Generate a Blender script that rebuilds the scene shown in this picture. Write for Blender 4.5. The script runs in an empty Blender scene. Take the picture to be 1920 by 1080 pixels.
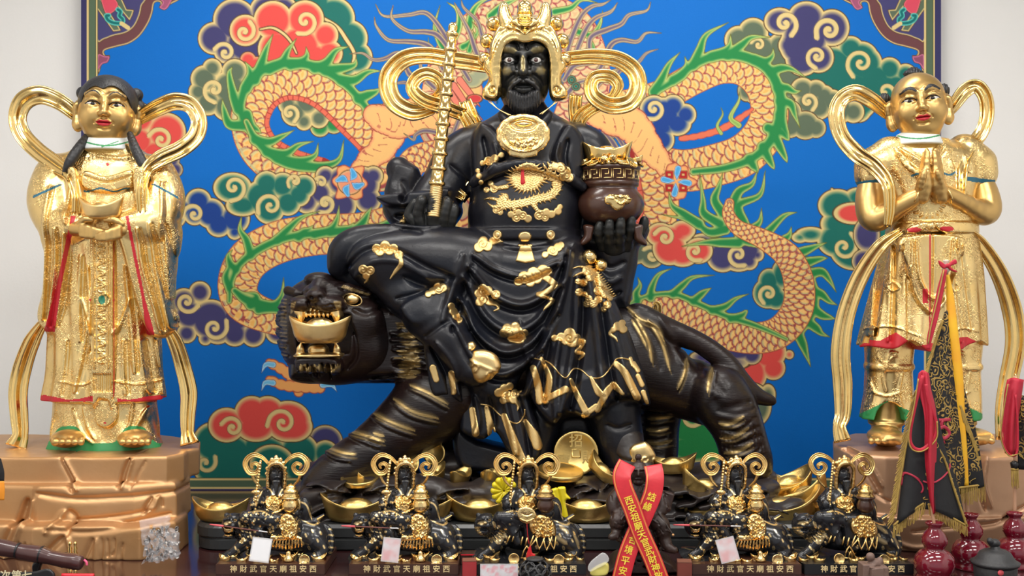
import bpy, bmesh, math, random
import numpy as np
from mathutils import Vector, Matrix, Euler
from mathutils.bvhtree import BVHTree
SC=bpy.context.scene; COL=SC.collection
# ---------------------------------------------------------------- camera
FPX=2059.; CAMZ=.95
cd=bpy.data.cameras.new('camera'); cam=bpy.data.objects.new('camera',cd); COL.objects.link(cam)
cam.location=(0,0,CAMZ); cam.rotation_euler=(math.pi/2,0,0); cd.sensor_width=36; cd.lens=36*FPX/1920; cd.clip_end=60; cd.clip_start=.05
SC.camera=cam
SC.view_settings.view_transform='Standard'; SC.view_settings.look='None'; SC.view_settings.exposure=0.22; SC.view_settings.gamma=1.0; SC.view_settings.use_curve_mapping=False
# ---------------------------------------------------------------- daylight through the open front of the hall
w=bpy.data.worlds.new('world'); SC.world=w; w.use_nodes=True
bg=w.node_tree.nodes['Background']; bg.inputs[0].default_value=(.93,.96,1,1); bg.inputs[1].default_value=.55
# ---------------------------------------------------------------- ceiling lamps
LAMPS=[]
def lamp(x,y,z,sx,sy,e,tilt=0,col=(1,.97,.92)):
    l=bpy.data.lights.new('ceiling_lamp_light','AREA'); l.shape='RECTANGLE'; l.size=sx; l.size_y=sy; l.energy=e; l.color=col
    o=bpy.data.objects.new('ceiling_lamp_light',l); COL.objects.link(o); o.location=(x,y,z); o.rotation_euler=(tilt,0,0); LAMPS.append((x,y,z,sx,sy,tilt))
for lx in (-2.0,0.0,2.0):
    lamp(lx,2.5,3.12,1.2,.30,30)
    lamp(lx,0.2,3.12,1.2,.30,30)
lamp(-.9,4.15,3.12,1.2,.25,14); lamp(.9,4.15,3.12,1.2,.25,14)
# ---------------------------------------------------------------- materials
def _n(nt,t,**k):
    n=nt.nodes.new(t)
    for a,b in k.items(): setattr(n,a,b)
    return n
def srgb(c): return tuple((x/12.92 if x<=.04045 else ((x+.055)/1.055)**2.4) for x in c)
def mat(name,col,rough=.5,metal=0.,noise=0.,nscale=8.,col2=None,bump=0.,bscale=60.,coat=0.,rvar=0.,bkind='noise',spec=.5,wave=None,alpha=1.,trans=0.,emit=None):
    m=bpy.data.materials.new(name); m.use_nodes=True; nt=m.node_tree; b=nt.nodes['Principled BSDF']
    b.inputs['Base Color'].default_value=(*col,1); b.inputs['Roughness'].default_value=rough; b.inputs['Metallic'].default_value=metal
    b.inputs['Coat Weight'].default_value=coat; b.inputs['Coat Roughness'].default_value=.12; b.inputs['Specular IOR Level'].default_value=spec
    b.inputs['Alpha'].default_value=alpha; b.inputs['Transmission Weight'].default_value=trans
    tc=_n(nt,'ShaderNodeTexCoord'); L=nt.links.new
    if col2 is not None:
        t=_n(nt,'ShaderNodeTexNoise'); t.inputs['Scale'].default_value=nscale; t.inputs['Detail'].default_value=5; L(tc.outputs['Object'],t.inputs['Vector'])
        r=_n(nt,'ShaderNodeValToRGB'); r.color_ramp.elements[0].position=.5-noise*.5; r.color_ramp.elements[1].position=.5+noise*.5
        r.color_ramp.elements[0].color=(*col,1); r.color_ramp.elements[1].color=(*col2,1); L(t.outputs[0],r.inputs[0]); L(r.outputs[0],b.inputs['Base Color'])
    if rvar:
        t=_n(nt,'ShaderNodeTexNoise'); t.inputs['Scale'].default_value=nscale*2.3; L(tc.outputs['Object'],t.inputs['Vector'])
        q=_n(nt,'ShaderNodeMapRange'); q.inputs[3].default_value=max(.03,rough-rvar); q.inputs[4].default_value=rough+rvar; L(t.outputs[0],q.inputs[0]); L(q.outputs[0],b.inputs['Roughness'])
    if bump:
        bp=_n(nt,'ShaderNodeBump'); bp.inputs['Strength'].default_value=1; bp.inputs['Distance'].default_value=bump
        if bkind=='noise':
            t=_n(nt,'ShaderNodeTexNoise'); t.inputs['Scale'].default_value=bscale; t.inputs['Detail'].default_value=3; o=t.outputs[0]; L(tc.outputs['Object'],t.inputs['Vector'])
        elif bkind=='scroll':      # chased scroll work: warped rings in cells
            n1=_n(nt,'ShaderNodeTexNoise'); n1.inputs['Scale'].default_value=bscale*.5; n1.inputs['Detail'].default_value=1; L(tc.outputs['Object'],n1.inputs['Vector'])
            vm=_n(nt,'ShaderNodeVectorMath',operation='MULTIPLY_ADD'); L(n1.outputs[1],vm.inputs[0]); vm.inputs[1].default_value=(.9/bscale,)*3; L(tc.outputs['Object'],vm.inputs[2])
            v=_n(nt,'ShaderNodeTexVoronoi'); v.inputs['Scale'].default_value=bscale; L(vm.outputs[0],v.inputs['Vector'])
            mm=_n(nt,'ShaderNodeMath',operation='MULTIPLY'); L(v.outputs['Distance'],mm.inputs[0]); mm.inputs[1].default_value=17.
            sn=_n(nt,'ShaderNodeMath',operation='SINE'); L(mm.outputs[0],sn.inputs[0]); mp=_n(nt,'ShaderNodeMath',operation='MAXIMUM'); L(sn.outputs[0],mp.inputs[0]); mp.inputs[1].default_value=0
            # patches of work between plain leaf
            n2=_n(nt,'ShaderNodeTexNoise'); n2.inputs['Scale'].default_value=bscale*.16; L(tc.outputs['Object'],n2.inputs['Vector'])
            g=_n(nt,'ShaderNodeMapRange'); g.inputs[1].default_value=.42; g.inputs[2].default_value=.55; L(n2.outputs[0],g.inputs[0])
            mu=_n(nt,'ShaderNodeMath',operation='MULTIPLY'); L(mp.outputs[0],mu.inputs[0]); L(g.outputs[0],mu.inputs[1]); o=mu.outputs[0]
        elif bkind=='hair':
            mpg=_n(nt,'ShaderNodeMapping'); mpg.inputs['Scale'].default_value=wave or (1,1,12); L(tc.outputs['Object'],mpg.inputs['Vector'])
            t=_n(nt,'ShaderNodeTexNoise'); t.inputs['Scale'].default_value=bscale; t.inputs['Detail'].default_value=2; o=t.outputs[0]; L(mpg.outputs[0],t.inputs['Vector'])
        L(o,bp.inputs['Height']); L(bp.outputs[0],b.inputs['Normal'])
    if emit: b.inputs['Emission Color'].default_value=(*emit[:3],1); b.inputs['Emission Strength'].default_value=emit[3]
    return m
def embroid_mat(name,dens=.5,sc=38.):
    m=mat(name,(.008,.008,.010),.75); nt=m.node_tree; b=nt.nodes['Principled BSDF']; L=nt.links.new; tc=_n(nt,'ShaderNodeTexCoord')
    n1=_n(nt,'ShaderNodeTexNoise'); n1.inputs['Scale'].default_value=sc*.4; L(tc.outputs['Object'],n1.inputs['Vector'])
    vm=_n(nt,'ShaderNodeVectorMath',operation='MULTIPLY_ADD'); L(n1.outputs[1],vm.inputs[0]); vm.inputs[1].default_value=(1.6/sc,)*3; L(tc.outputs['Object'],vm.inputs[2])
    v=_n(nt,'ShaderNodeTexVoronoi'); v.inputs['Scale'].default_value=sc; L(vm.outputs[0],v.inputs['Vector'])
    mm=_n(nt,'ShaderNodeMath',operation='MULTIPLY'); L(v.outputs['Distance'],mm.inputs[0]); mm.inputs[1].default_value=20.; sn=_n(nt,'ShaderNodeMath',operation='SINE'); L(mm.outputs[0],sn.inputs[0])
    n2=_n(nt,'ShaderNodeTexNoise'); n2.inputs['Scale'].default_value=sc*.22; L(tc.outputs['Object'],n2.inputs['Vector'])
    g=_n(nt,'ShaderNodeMapRange'); g.inputs[1].default_value=.60-dens*.2; g.inputs[2].default_value=.66-dens*.2; L(n2.outputs[0],g.inputs[0])
    q=_n(nt,'ShaderNodeMapRange'); q.inputs[1].default_value=.2; q.inputs[2].default_value=.6; L(sn.outputs[0],q.inputs[0])
    mu=_n(nt,'ShaderNodeMath',operation='MULTIPLY'); L(q.outputs[0],mu.inputs[0]); L(g.outputs[0],mu.inputs[1])
    mx=_n(nt,'ShaderNodeMix',data_type='RGBA'); L(mu.outputs[0],mx.inputs[0]); mx.inputs[6].default_value=(.008,.008,.010,1); mx.inputs[7].default_value=(.40,.25,.06,1); L(mx.outputs[2],b.inputs['Base Color'])
    bp=_n(nt,'ShaderNodeBump'); bp.inputs['Distance'].default_value=.001; L(mu.outputs[0],bp.inputs['Height']); L(bp.outputs[0],b.inputs['Normal']); return m
def paint_mat(name,base,attr='paint',dark=(.02,.02,.024),dark2=(.045,.02,.016),gold=(.78,.52,.17),rough=.38,grough=.38,hair=None,bump=.0006,bscale=90.,coat=.0):
    """dark lacquer with gold leaf where the carver's brush put it (vertex mask)"""
    m=mat(name,dark,rough,0,.5,5.,dark2,bump,bscale,coat=coat,spec=.36,bkind='hair' if hair else 'noise',wave=hair)
    nt=m.node_tree; b=nt.nodes['Principled BSDF']; L=nt.links.new
    a=_n(nt,'ShaderNodeAttribute'); a.attribute_name=attr
    src=b.inputs['Base Color'].links[0].from_socket
    mx=_n(nt,'ShaderNodeMix',data_type='RGBA'); L(a.outputs['Fac'],mx.inputs[0]); L(src,mx.inputs[6]); mx.inputs[7].default_value=(*gold,1); L(mx.outputs[2],b.inputs['Base Color'])
    mm=_n(nt,'ShaderNodeMath',operation='MULTIPLY'); L(a.outputs['Fac'],mm.inputs[0]); mm.inputs[1].default_value=1.; L(mm.outputs[0],b.inputs['Metallic'])
    return m
M={}
G1=(.92,.62,.20)
M['leaf']=mat('gold_leaf_matte',(.82,.58,.25),.34,1,.4,14,(.90,.66,.31),.0006,70,rvar=.08)
M['leafb']=mat('gold_leaf_bright',(.92,.68,.30),.17,1,.5,9,(.84,.57,.20),.0012,22,rvar=.07)
M['emb']=mat('gold_leaf_emblem',(.78,.54,.22),.42,.9,.4,14,(.84,.60,.26),.0004,120,rvar=.06)
M['robe']=mat('chased_gold_robe',(.93,.70,.33),.27,1,.5,9,(.83,.58,.23),.0011,80,rvar=.06,bkind='scroll')
M['skin']=mat('satin_gold_skin',(.58,.37,.13),.34,.85,.3,7,(.64,.42,.16),.0003,30,rvar=.03)
M['lips']=mat('red_lacquer_lips',(.50,.02,.03),.35)
M['redcloth']=mat('red_painted_lining',(.50,.015,.025),.45)
M['greencloth']=mat('green_painted_hem',(.03,.26,.08),.5)
M['bluecloth']=mat('teal_painted_trim',(.02,.13,.20),.5)
M['white']=mat('white_painted_collar',(.70,.74,.74),.5)
M['hair']=mat('black_carved_hair',(.012,.012,.014),.42,0,.5,20,(.02,.02,.022),.0022,60,bkind='hair',wave=(3,3,.6))
M['black']=mat('black_lacquer',(.012,.012,.014),.3)
M['eyewhite']=mat('glass_eye_white',(.75,.72,.68),.15)
M['eyeiris']=mat('glass_eye_iris',(.06,.018,.012),.08,coat=1)
M['copper']=mat('copper_gold_rock_paint',(.52,.28,.115),.42,.6,.5,5,(.60,.35,.17),.0015,18,rvar=.08)
M['copperR']=mat('pinkish_bronze_rock_paint',(.50,.29,.17),.42,.6,.5,5,(.56,.34,.21),.0015,18,rvar=.08)
M['robeD']=paint_mat('dark_blue_black_lacquered_robe','r',dark=(.007,.0092,.0155),dark2=(.010,.0085,.011),rough=.34)
M['skinD']=paint_mat('olive_black_lacquered_skin','s',dark=(.014,.015,.016),dark2=(.020,.020,.018),gold=(.30,.24,.11),rough=.33)
M['tiger']=paint_mat('brown_black_tiger_lacquer','t',dark=(.0055,.005,.006),dark2=(.018,.0075,.006),gold=(.62,.44,.18),rough=.33,hair=(1,1,5),bump=.0012,bscale=38)
M['brown']=mat('dark_brown_lacquer',(.045,.018,.012),.28,0,.6,6,(.075,.030,.018),.0004,40,coat=.3)
M['rockD']=mat('black_carved_rock',(.014,.013,.014),.36,0,.6,6,(.034,.022,.018),.004,14)
M['fig']=paint_mat('figurine_lacquer','f',dark=(.010,.011,.014),dark2=(.018,.018,.022),gold=(.95,.70,.33),rough=.24,bump=.0004,coat=.25)
M['figgold']=mat('figurine_bright_gold',(.98,.74,.36),.16,1,.4,30,(.92,.62,.22),.0012,120)
M['figgold2']=mat('figurine_satin_gold',(.86,.60,.25),.28,1,.4,30,(.80,.52,.18),.0010,120)
M['figblack']=mat('figurine_black',(.014,.015,.018),.22,coat=.3)
# ---------------------------------------------------------------- objects, tags
def props(o,label=None,cat=None,group=None,kind=None):
    if label: o['label']=label
    if cat: o['category']=cat
    if group: o['group']=group
    if kind: o['kind']=kind
    return o
def empty(name,loc,label=None,cat=None,group=None):
    o=bpy.data.objects.new(name,None); o.empty_display_size=.05; COL.objects.link(o); o.location=loc; return props(o,label,cat,group)
def link(name,me,m=None,parent=None,smooth=True):
    if m is not None:
        k=np.zeros(len(me.polygons),np.int32); me.polygons.foreach_get('material_index',k); me.materials.clear()
        for x in (m if isinstance(m,(list,tuple)) else [m]): me.materials.append(x)
        if isinstance(m,(list,tuple)): me.polygons.foreach_set('material_index',k)
    if smooth and len(me.polygons): me.polygons.foreach_set('use_smooth',np.ones(len(me.polygons),bool))
    o=bpy.data.objects.new(name,me); COL.objects.link(o)
    if parent is not None:
        o.parent=parent; p=parent; mw=Matrix.Identity(4)
        while p: mw=p.matrix_basis@(mw) if False else (Matrix.LocRotScale(p.location,p.rotation_euler,p.scale)@mw); p=p.parent
        me.transform(mw.inverted())
    return o
def mesh(verts,faces,name='m'):
    me=bpy.data.meshes.new(name); me.from_pydata([tuple(v) for v in verts],[],[tuple(f) for f in faces]); me.update(); return me
def meshnp(V,Q,name='m'):
    me=bpy.data.meshes.new(name); V=np.asarray(V,np.float32); Q=np.asarray(Q,np.int32); k=Q.shape[1]
    me.vertices.add(len(V)); me.vertices.foreach_set('co',V.ravel()); me.loops.add(Q.size); me.loops.foreach_set('vertex_index',Q.ravel())
    me.polygons.add(len(Q)); me.polygons.foreach_set('loop_start',np.arange(0,Q.size,k,dtype=np.int32)); me.polygons.foreach_set('loop_total',np.full(len(Q),k,np.int32)) if False else None
    me.update(calc_edges=True); me.validate(); return me
def join_me(L,name='m'):
    V=[];F=[];mi=[]; n=0
    for q in L:
        v,f=q[:2]; V+=[tuple(x) for x in v]; F+=[tuple(i+n for i in g) for g in f]; mi+=[q[2] if len(q)>2 else 0]*len(f); n+=len(v)
    me=mesh(V,F,name); me.polygons.foreach_set('material_index',np.array(mi,np.int32)); return me
def copy_tree(o,parent=None):
    c=o.copy(); COL.objects.link(c)
    if parent is not None: c.parent=parent
    for ch in o.children: copy_tree(ch,c)
    return c
# ---------------------------------------------------------------- placing by sight line: (px,py) of the photo at a real distance
class Fr:
    """frame at distance Y0; turned=(px,py,d,share) sculpts on the lens axis and then swings the finished piece rigidly to its place, facing share of the way to the viewer"""
    def __init__(s,Y0,turned=None):
        s.Y0=Y0; s.u=Y0/FPX; s.ox=s.oy=0; s.R=None
        if turned:
            cx,cy,d,sh=turned; c1=s((cx,cy,d)); c0=s((960,540,d)); s.ox,s.oy=960-cx,540-cy
            yaw=-math.atan((cx-960)/FPX)*sh; pit=-math.atan((cy-540)/FPX)*sh*.6
            s.R=np.array(Euler((pit,0,yaw)).to_matrix()); s.c0,s.c1=c0,c1
    def __call__(s,p):
        Y=s.Y0-p[2]*s.u; return np.array(((p[0]+s.ox-960)*Y/FPX,Y,CAMZ-(p[1]+s.oy-540)*Y/FPX))
    def out(s,V): return V if s.R is None else (np.asarray(V)-s.c0)@s.R.T+s.c1
    def r(s,p,r): return r*(s.Y0-p[2]*s.u)/FPX
def proj(V): 
    return 960+V[:,0]/V[:,1]*FPX, 540-(V[:,2]-CAMZ)/V[:,1]*FPX
# ---------------------------------------------------------------- sculpting: a distance field, meshed with surface nets
def rotm(r):
    return np.array(Euler([math.radians(a) for a in r]).to_matrix())
class Sculpt:
    def __init__(s,fr,lo,hi,h):
        s.fr=fr; C=np.array([fr((x,y,d)) for x in (lo[0],hi[0]) for y in (lo[1],hi[1]) for d in (lo[2],hi[2])])
        s.lo=C.min(0)-3*h; s.hi=C.max(0)+3*h; s.h=h; s.n=np.ceil((s.hi-s.lo)/h).astype(int)+1
        s.F=np.full(s.n,.2,np.float32)
    def reg(s,lo,hi,pad):
        a=np.maximum(0,np.floor((np.asarray(lo)-pad-s.lo)/s.h).astype(int)); b=np.minimum(s.n,np.ceil((np.asarray(hi)+pad-s.lo)/s.h).astype(int)+1)
        if (a>=b).any(): return None
        ax=[(s.lo[i]+s.h*np.arange(a[i],b[i])).astype(np.float32) for i in range(3)]
        return (slice(a[0],b[0]),slice(a[1],b[1]),slice(a[2],b[2])),ax[0][:,None,None],ax[1][None,:,None],ax[2][None,None,:]
    def put(s,sl,d,k,op):
        A=s.F[sl]; d=d.astype(np.float32)
        if op=='s': 
            d=-d
            if k>0: h=np.maximum(k-np.abs(A-d),0)/k; s.F[sl]=np.maximum(A,d)+h*h*k*.25
            else: s.F[sl]=np.maximum(A,d)
        else:
            if k>0: h=np.maximum(k-np.abs(A-d),0)/k; s.F[sl]=np.minimum(A,d)-h*h*k*.25
            else: s.F[sl]=np.minimum(A,d)
    def cap(s,pts,k=6,op='u',sm=0,fl=None):
        """tapered capsules through (px,py,d,r)"""
        pts=[tuple(p) for p in pts]
        if sm and len(pts)>2: pts=[tuple(q) for q in smooth_pts(pts,sm)]
        P=[s.fr(p) for p in pts]; R=[s.fr.r(p,p[3]) for p in pts]; k*=s.fr.u
        lo=np.min([p-r for p,r in zip(P,R)],0); hi=np.max([p+r for p,r in zip(P,R)],0)
        q=s.reg(lo,hi,k+2*s.h)
        if q is None: return
        if len(P)==1: P=P*2; R=R*2; P[1]=P[0]+1e-5
        fs=np.array(fl if fl is not None else (1,1,1),np.float32); D=None; base=None
        for i in range(len(P)-1):
            a,b=P[i],P[i+1]; q=s.reg(np.minimum(a-R[i],b-R[i+1]),np.maximum(a+R[i],b+R[i+1]),k+2*s.h)
            if q is None: continue
            sl,X,Y,Z=q; d=b-a; L=float(d@d)+1e-12
            px,py,pz=X-a[0],Y-a[1],Z-a[2]; t=np.clip((px*d[0]+py*d[1]+pz*d[2])/L,0,1)
            e=np.sqrt(((px-t*d[0])/fs[0])**2+((py-t*d[1])/fs[1])**2+((pz-t*d[2])/fs[2])**2)-(R[i]+(R[i+1]-R[i])*t)
            s.put(sl,e*float(fs.min()) if fl is not None else e,k,op)
    def ell(s,c,r,k=6,rot=None,op='u',n=2.):
        P=s.fr(c); f=(s.fr.Y0-c[2]*s.fr.u)/FPX; R=np.array(r,float)*f; k*=s.fr.u; m=float(R.max())*(1.0 if n<=2 else 1.3)
        q=s.reg(P-m,P+m,k+2*s.h)
        if q is None: return
        sl,X,Y,Z=q; x,y,z=X-P[0],Y-P[1],Z-P[2]
        if rot is not None:
            A=rotm(rot).T; x,y,z=A[0,0]*x+A[0,1]*y+A[0,2]*z, A[1,0]*x+A[1,1]*y+A[1,2]*z, A[2,0]*x+A[2,1]*y+A[2,2]*z
        if n==2.:
            k0=np.sqrt((x/R[0])**2+(y/R[1])**2+(z/R[2])**2); k1=np.sqrt((x/R[0]**2)**2+(y/R[1]**2)**2+(z/R[2]**2)**2)+1e-9; e=k0*(k0-1)/k1
        else: e=((np.abs(x/R[0])**n+np.abs(y/R[1])**n+np.abs(z/R[2])**n)**(1./n)-1)*float(R.min())
        s.put(sl,e,k,op)
    def box(s,c,r,rd=3,k=4,rot=None,op='u'):
        P=s.fr(c); f=(s.fr.Y0-c[2]*s.fr.u)/FPX; R=np.array(r,float)*f; rd*=f; k*=s.fr.u; m=float(np.linalg.norm(R))
        q=s.reg(P-m,P+m,k+2*s.h) if rot is not None else s.reg(P-R,P+R,k+2*s.h)
        if q is None: return
        sl,X,Y,Z=q; x,y,z=X-P[0],Y-P[1],Z-P[2]
        if rot is not None:
            A=rotm(rot).T; x,y,z=A[0,0]*x+A[0,1]*y+A[0,2]*z, A[1,0]*x+A[1,1]*y+A[1,2]*z, A[2,0]*x+A[2,1]*y+A[2,2]*z
        qx,qy,qz=np.abs(x)-R[0]+rd,np.abs(y)-R[1]+rd,np.abs(z)-R[2]+rd
        e=np.sqrt(np.maximum(qx,0)**2+np.maximum(qy,0)**2+np.maximum(qz,0)**2)+np.minimum(np.maximum(qx,np.maximum(qy,qz)),0)-rd
        s.put(sl,e,k,op)
    def loft(s,sec,k=6,op='u',n=2.2,folds=None,cap=2):
        """stack of sections (py,cx,cd,rx,rd) down the picture; folds=(amp_px,count,phase,twist) or function(theta,t)"""
        sec=sorted(sec); py=np.array([q[0] for q in sec],float); fr=s.fr; k*=fr.u
        Zs=[];A=[]
        for q in sec:
            f=(fr.Y0-q[2]*fr.u)/FPX; p=fr((q[1],q[0],q[2])); Zs.append(p[2]); A.append((p[0],p[1],q[3]*f,q[4]*f))
        Zs=np.array(Zs)[::-1]; A=np.array(A)[::-1]; m=A[:,2:].max()*1.15
        q=s.reg((A[:,0].min()-m,A[:,1].min()-m,Zs[0]),(A[:,0].max()+m,A[:,1].max()+m,Zs[-1]),k+2*s.h)
        if q is None: return
        sl,X,Y,Z=q; z=Z[0,0]; I=lambda j:np.interp(z,Zs,A[:,j]).astype(np.float32)[None,None,:]
        # soften the corners of the section curve
        def IS(j):
            zz=np.linspace(-1,1,9)*(Zs[-1]-Zs[0])*.03; return sum(np.interp(z+o,Zs,A[:,j]) for o in zz).astype(np.float32)[None,None,:]/9
        cx,cy,rx,ry=IS(0),IS(1),IS(2),IS(3); x=X-cx; y=Y-cy
        rr=1.
        if folds is not None:
            th=np.arctan2(x,-y); t=(Zs[-1]-Z)/(Zs[-1]-Zs[0]+1e-9)
            rr=1+folds(th,np.clip(t,0,1))
        e=((np.abs(x/rx)**n+np.abs(y/ry)**n)**(1./n)/rr-1)*np.minimum(rx,ry)
        c=cap*fr.u; zt=np.maximum(Z-Zs[-1]+c,Zs[0]+c-Z)
        e=np.sqrt(np.maximum(e+c,0)**2+np.maximum(zt,0)**2)-c+np.minimum(np.maximum(e+c,zt),0)
        s.put(sl,e,k,op)
    def relief(s,strokes,dmin=-9999,dmax=9999):
        """ridges (+) and furrows (-) as seen from the front; stroke=(pts,width_px,height_px)"""
        fr=s.fr; X=s.lo[0]+s.h*np.arange(s.n[0]); Z=s.lo[2]+s.h*np.arange(s.n[2]); Y=s.lo[1]+s.h*np.arange(s.n[1])
        jy=(Y>=fr.Y0-dmax*fr.u)&(Y<=fr.Y0-dmin*fr.u); j=np.where(jy)[0]
        if not len(j): return
        js=slice(j[0],j[-1]+1); acc=np.zeros((s.n[0],s.n[2]),np.float32)
        for st in strokes:
            pts,w,hh=st[:3]; p=smooth_pts(pts,5) if len(pts)>2 else np.array(pts,float)
            q=np.array([fr((a[0],a[1],a[2] if len(a)>2 else (dmin+dmax)/2 if dmax<9000 else 0)) for a in p]); wx=w*fr.u
            lo=q.min(0)-wx*3; hi=q.max(0)+wx*3
            i0,i1=[int(np.clip((v-s.lo[0])/s.h,0,s.n[0])) for v in (lo[0],hi[0])]; k0,k1=[int(np.clip((v-s.lo[2])/s.h,0,s.n[2])) for v in (lo[2],hi[2])]
            if i0>=i1 or k0>=k1: continue
            x=X[i0:i1,None]; z=Z[None,k0:k1]; best=np.full((i1-i0,k1-k0),1e9)
            if len(q)==1: best=(x-q[0,0])**2+(z-q[0,2])**2
            m=len(q)-1
            for i in range(m):
                ax,az=q[i,0],q[i,2]; dx,dz=q[i+1,0]-ax,q[i+1,2]-az; L=dx*dx+dz*dz+1e-12
                t=np.clip(((x-ax)*dx+(z-az)*dz)/L,0,1); tt=(i+t)/m; fade=1./np.clip(np.minimum(tt,1-tt)*6+.35,.35,1)
                best=np.minimum(best,((x-ax-t*dx)**2+(z-az-t*dz)**2)*fade)
            acc[i0:i1,k0:k1]+=(hh*fr.u*np.exp(-best/(wx*wx))).astype(np.float32)
        s.F[:,js,:]-=acc[:,None,:]
    def noise(s,amp,scale,seed=0,ax=(1,1,1)):
        r=np.random.RandomState(seed); idx=[s.lo[i]+s.h*np.arange(s.n[i]) for i in range(3)]
        acc=0.
        for q in range(5):
            f=r.normal(size=3)*np.array(ax)/(scale*s.fr.u); ph=r.rand()*6.28
            acc=acc+np.sin((idx[0]*f[0])[:,None,None]+(idx[1]*f[1])[None,:,None]+(idx[2]*f[2])[None,None,:]+ph)
        s.F+=(acc*amp*s.fr.u/5).astype(np.float32)
    def cut(s,p,nrm,k=0):
        P=s.fr(p); nn=np.array(nrm,float); nn/=np.linalg.norm(nn)
        idx=[(s.lo[i]+s.h*np.arange(s.n[i])-P[i]).astype(np.float32)*nn[i] for i in range(3)]
        d=(idx[0][:,None,None]+idx[1][None,:,None]+idx[2][None,None,:]); k*=s.fr.u
        A=s.F
        if k>0: h=np.maximum(k-np.abs(A-d),0)/k; s.F=np.maximum(A,d)+h*h*k*.25
        else: s.F=np.maximum(A,d)
    def nets(s):
        F=s.F; F[0]=F[-1]=.1; F[:,0]=F[:,-1]=.1; F[:,:,0]=F[:,:,-1]=.1
        neg=F<0; c=np.zeros(np.array(F.shape)-1,np.uint8)
        for a in (0,1):
            for b in (0,1):
                for g in (0,1): c+=neg[a:a+F.shape[0]-1,b:b+F.shape[1]-1,g:g+F.shape[2]-1]
        I=np.argwhere((c>0)&(c<8)); idm=np.full(c.shape,-1,np.int32); idm[I[:,0],I[:,1],I[:,2]]=np.arange(len(I))
        acc=np.zeros((len(I),3)); cnt=np.zeros(len(I)); co=[(a,b,g) for a in (0,1) for b in (0,1) for g in (0,1)]
        val={q:F[I[:,0]+q[0],I[:,1]+q[1],I[:,2]+q[2]] for q in co}
        for q in co:
            for ax in range(3):
                if q[ax]: continue
                r=list(q); r[ax]=1; r=tuple(r); va,vb=val[q],val[r]; m=(va<0)!=(vb<0); t=va/np.where(m,va-vb,1)
                p=np.array(q,float)[None,:]+np.zeros((len(I),3)); p[:,ax]+=t; acc+=np.where(m[:,None],p,0); cnt+=m
        V=(I+acc/cnt[:,None])*s.h+s.lo; Q=[]
        for ax in range(3):
            sl0=[slice(1,-1)]*3; a0=[slice(None)]*3; a1=[slice(None)]*3; a0[ax]=slice(0,-1); a1[ax]=slice(1,None)
            n0=neg[tuple(a0)]; n1=neg[tuple(a1)]; E=np.argwhere(n0!=n1); u,v=[(1,2),(2,0),(0,1)][ax]
            E=E[(E[:,u]>0)&(E[:,v]>0)&(E[:,u]<F.shape[u]-1)&(E[:,v]<F.shape[v]-1)]
            def g(du,dv):
                e=E.copy(); e[:,u]-=du; e[:,v]-=dv; return idm[e[:,0],e[:,1],e[:,2]]
            q=np.stack([g(1,1),g(0,1),g(0,0),g(1,0)],1); fl=n1[E[:,0],E[:,1],E[:,2]]; q[fl]=q[fl][:,::-1]; Q.append(q)
        Q=np.vstack(Q); Q=Q[(Q>=0).all(1)]; return V,Q
    def done(s,name,m,parent=None,paint=None,smooth=1,slots=None):
        V,Q=s.nets()
        for _ in range(smooth):
            E=np.vstack([Q[:,[0,1]],Q[:,[1,2]],Q[:,[2,3]],Q[:,[3,0]]]); S=np.zeros_like(V); n=np.zeros(len(V))
            for j in range(3): S[:,j]=np.bincount(E[:,0],V[E[:,1],j],len(V))+np.bincount(E[:,1],V[E[:,0],j],len(V))
            n=np.bincount(E[:,0],minlength=len(V))+np.bincount(E[:,1],minlength=len(V)); V=.5*V+.5*S/np.maximum(n,1)[:,None]
        Vl=V; V=s.fr.out(V); me=meshnp(V,Q,name); s.V=V; s.Q=Q
        if paint is not None:
            n_=np.zeros(len(me.vertices)*3,np.float32); me.vertices.foreach_get('normal',n_); n_=n_.reshape(-1,3)
            px,py=proj(V); a=paint(px,py,V,n_).astype(np.float32)
            at=me.attributes.new('paint','FLOAT','POINT'); at.data.foreach_set('value',np.clip(a,0,1))
        if slots is not None:
            C=Vl[Q].mean(1); px,py=proj(C); px=px-s.fr.ox; py=py-s.fr.oy; dd=(s.fr.Y0-C[:,1])/s.fr.u; me.polygons.foreach_set('material_index',np.asarray(slots(px,py,dd),np.int32))
        o=link(name,me,m,parent); s.tree=BVHTree.FromPolygons([tuple(v) for v in V],[tuple(int(i) for i in f) for f in Q]) if getattr(s,'want_tree',False) else None
        return o
def strokes_mask(px,py,strokes):
    """brushed strokes: (pts, width, strength)"""
    a=np.zeros(len(px))
    for pts,w,st in strokes:
        p=smooth_pts(pts,5) if len(pts)>2 else np.array(pts,float)
        m=(px>p[:,0].min()-3*w)&(px<p[:,0].max()+3*w)&(py>p[:,1].min()-3*w)&(py<p[:,1].max()+3*w); i=np.where(m)[0]
        if not len(i): continue
        x,y=px[i],py[i]; b=np.full(len(i),1e9); n=len(p)-1
        for k in range(n):
            d=p[k+1]-p[k]; L=d@d+1e-9; t=np.clip(((x-p[k,0])*d[0]+(y-p[k,1])*d[1])/L,0,1); tt=(k+t)/n
            f=1/np.clip(np.minimum(tt,1-tt)*5+.3,.3,1)
            b=np.minimum(b,((x-p[k,0]-t*d[0])**2+(y-p[k,1]-t*d[1])**2)*f*f)
        a[i]=np.maximum(a[i],st*np.clip(1.35-np.sqrt(b)/w,0,1))
    return a
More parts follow.
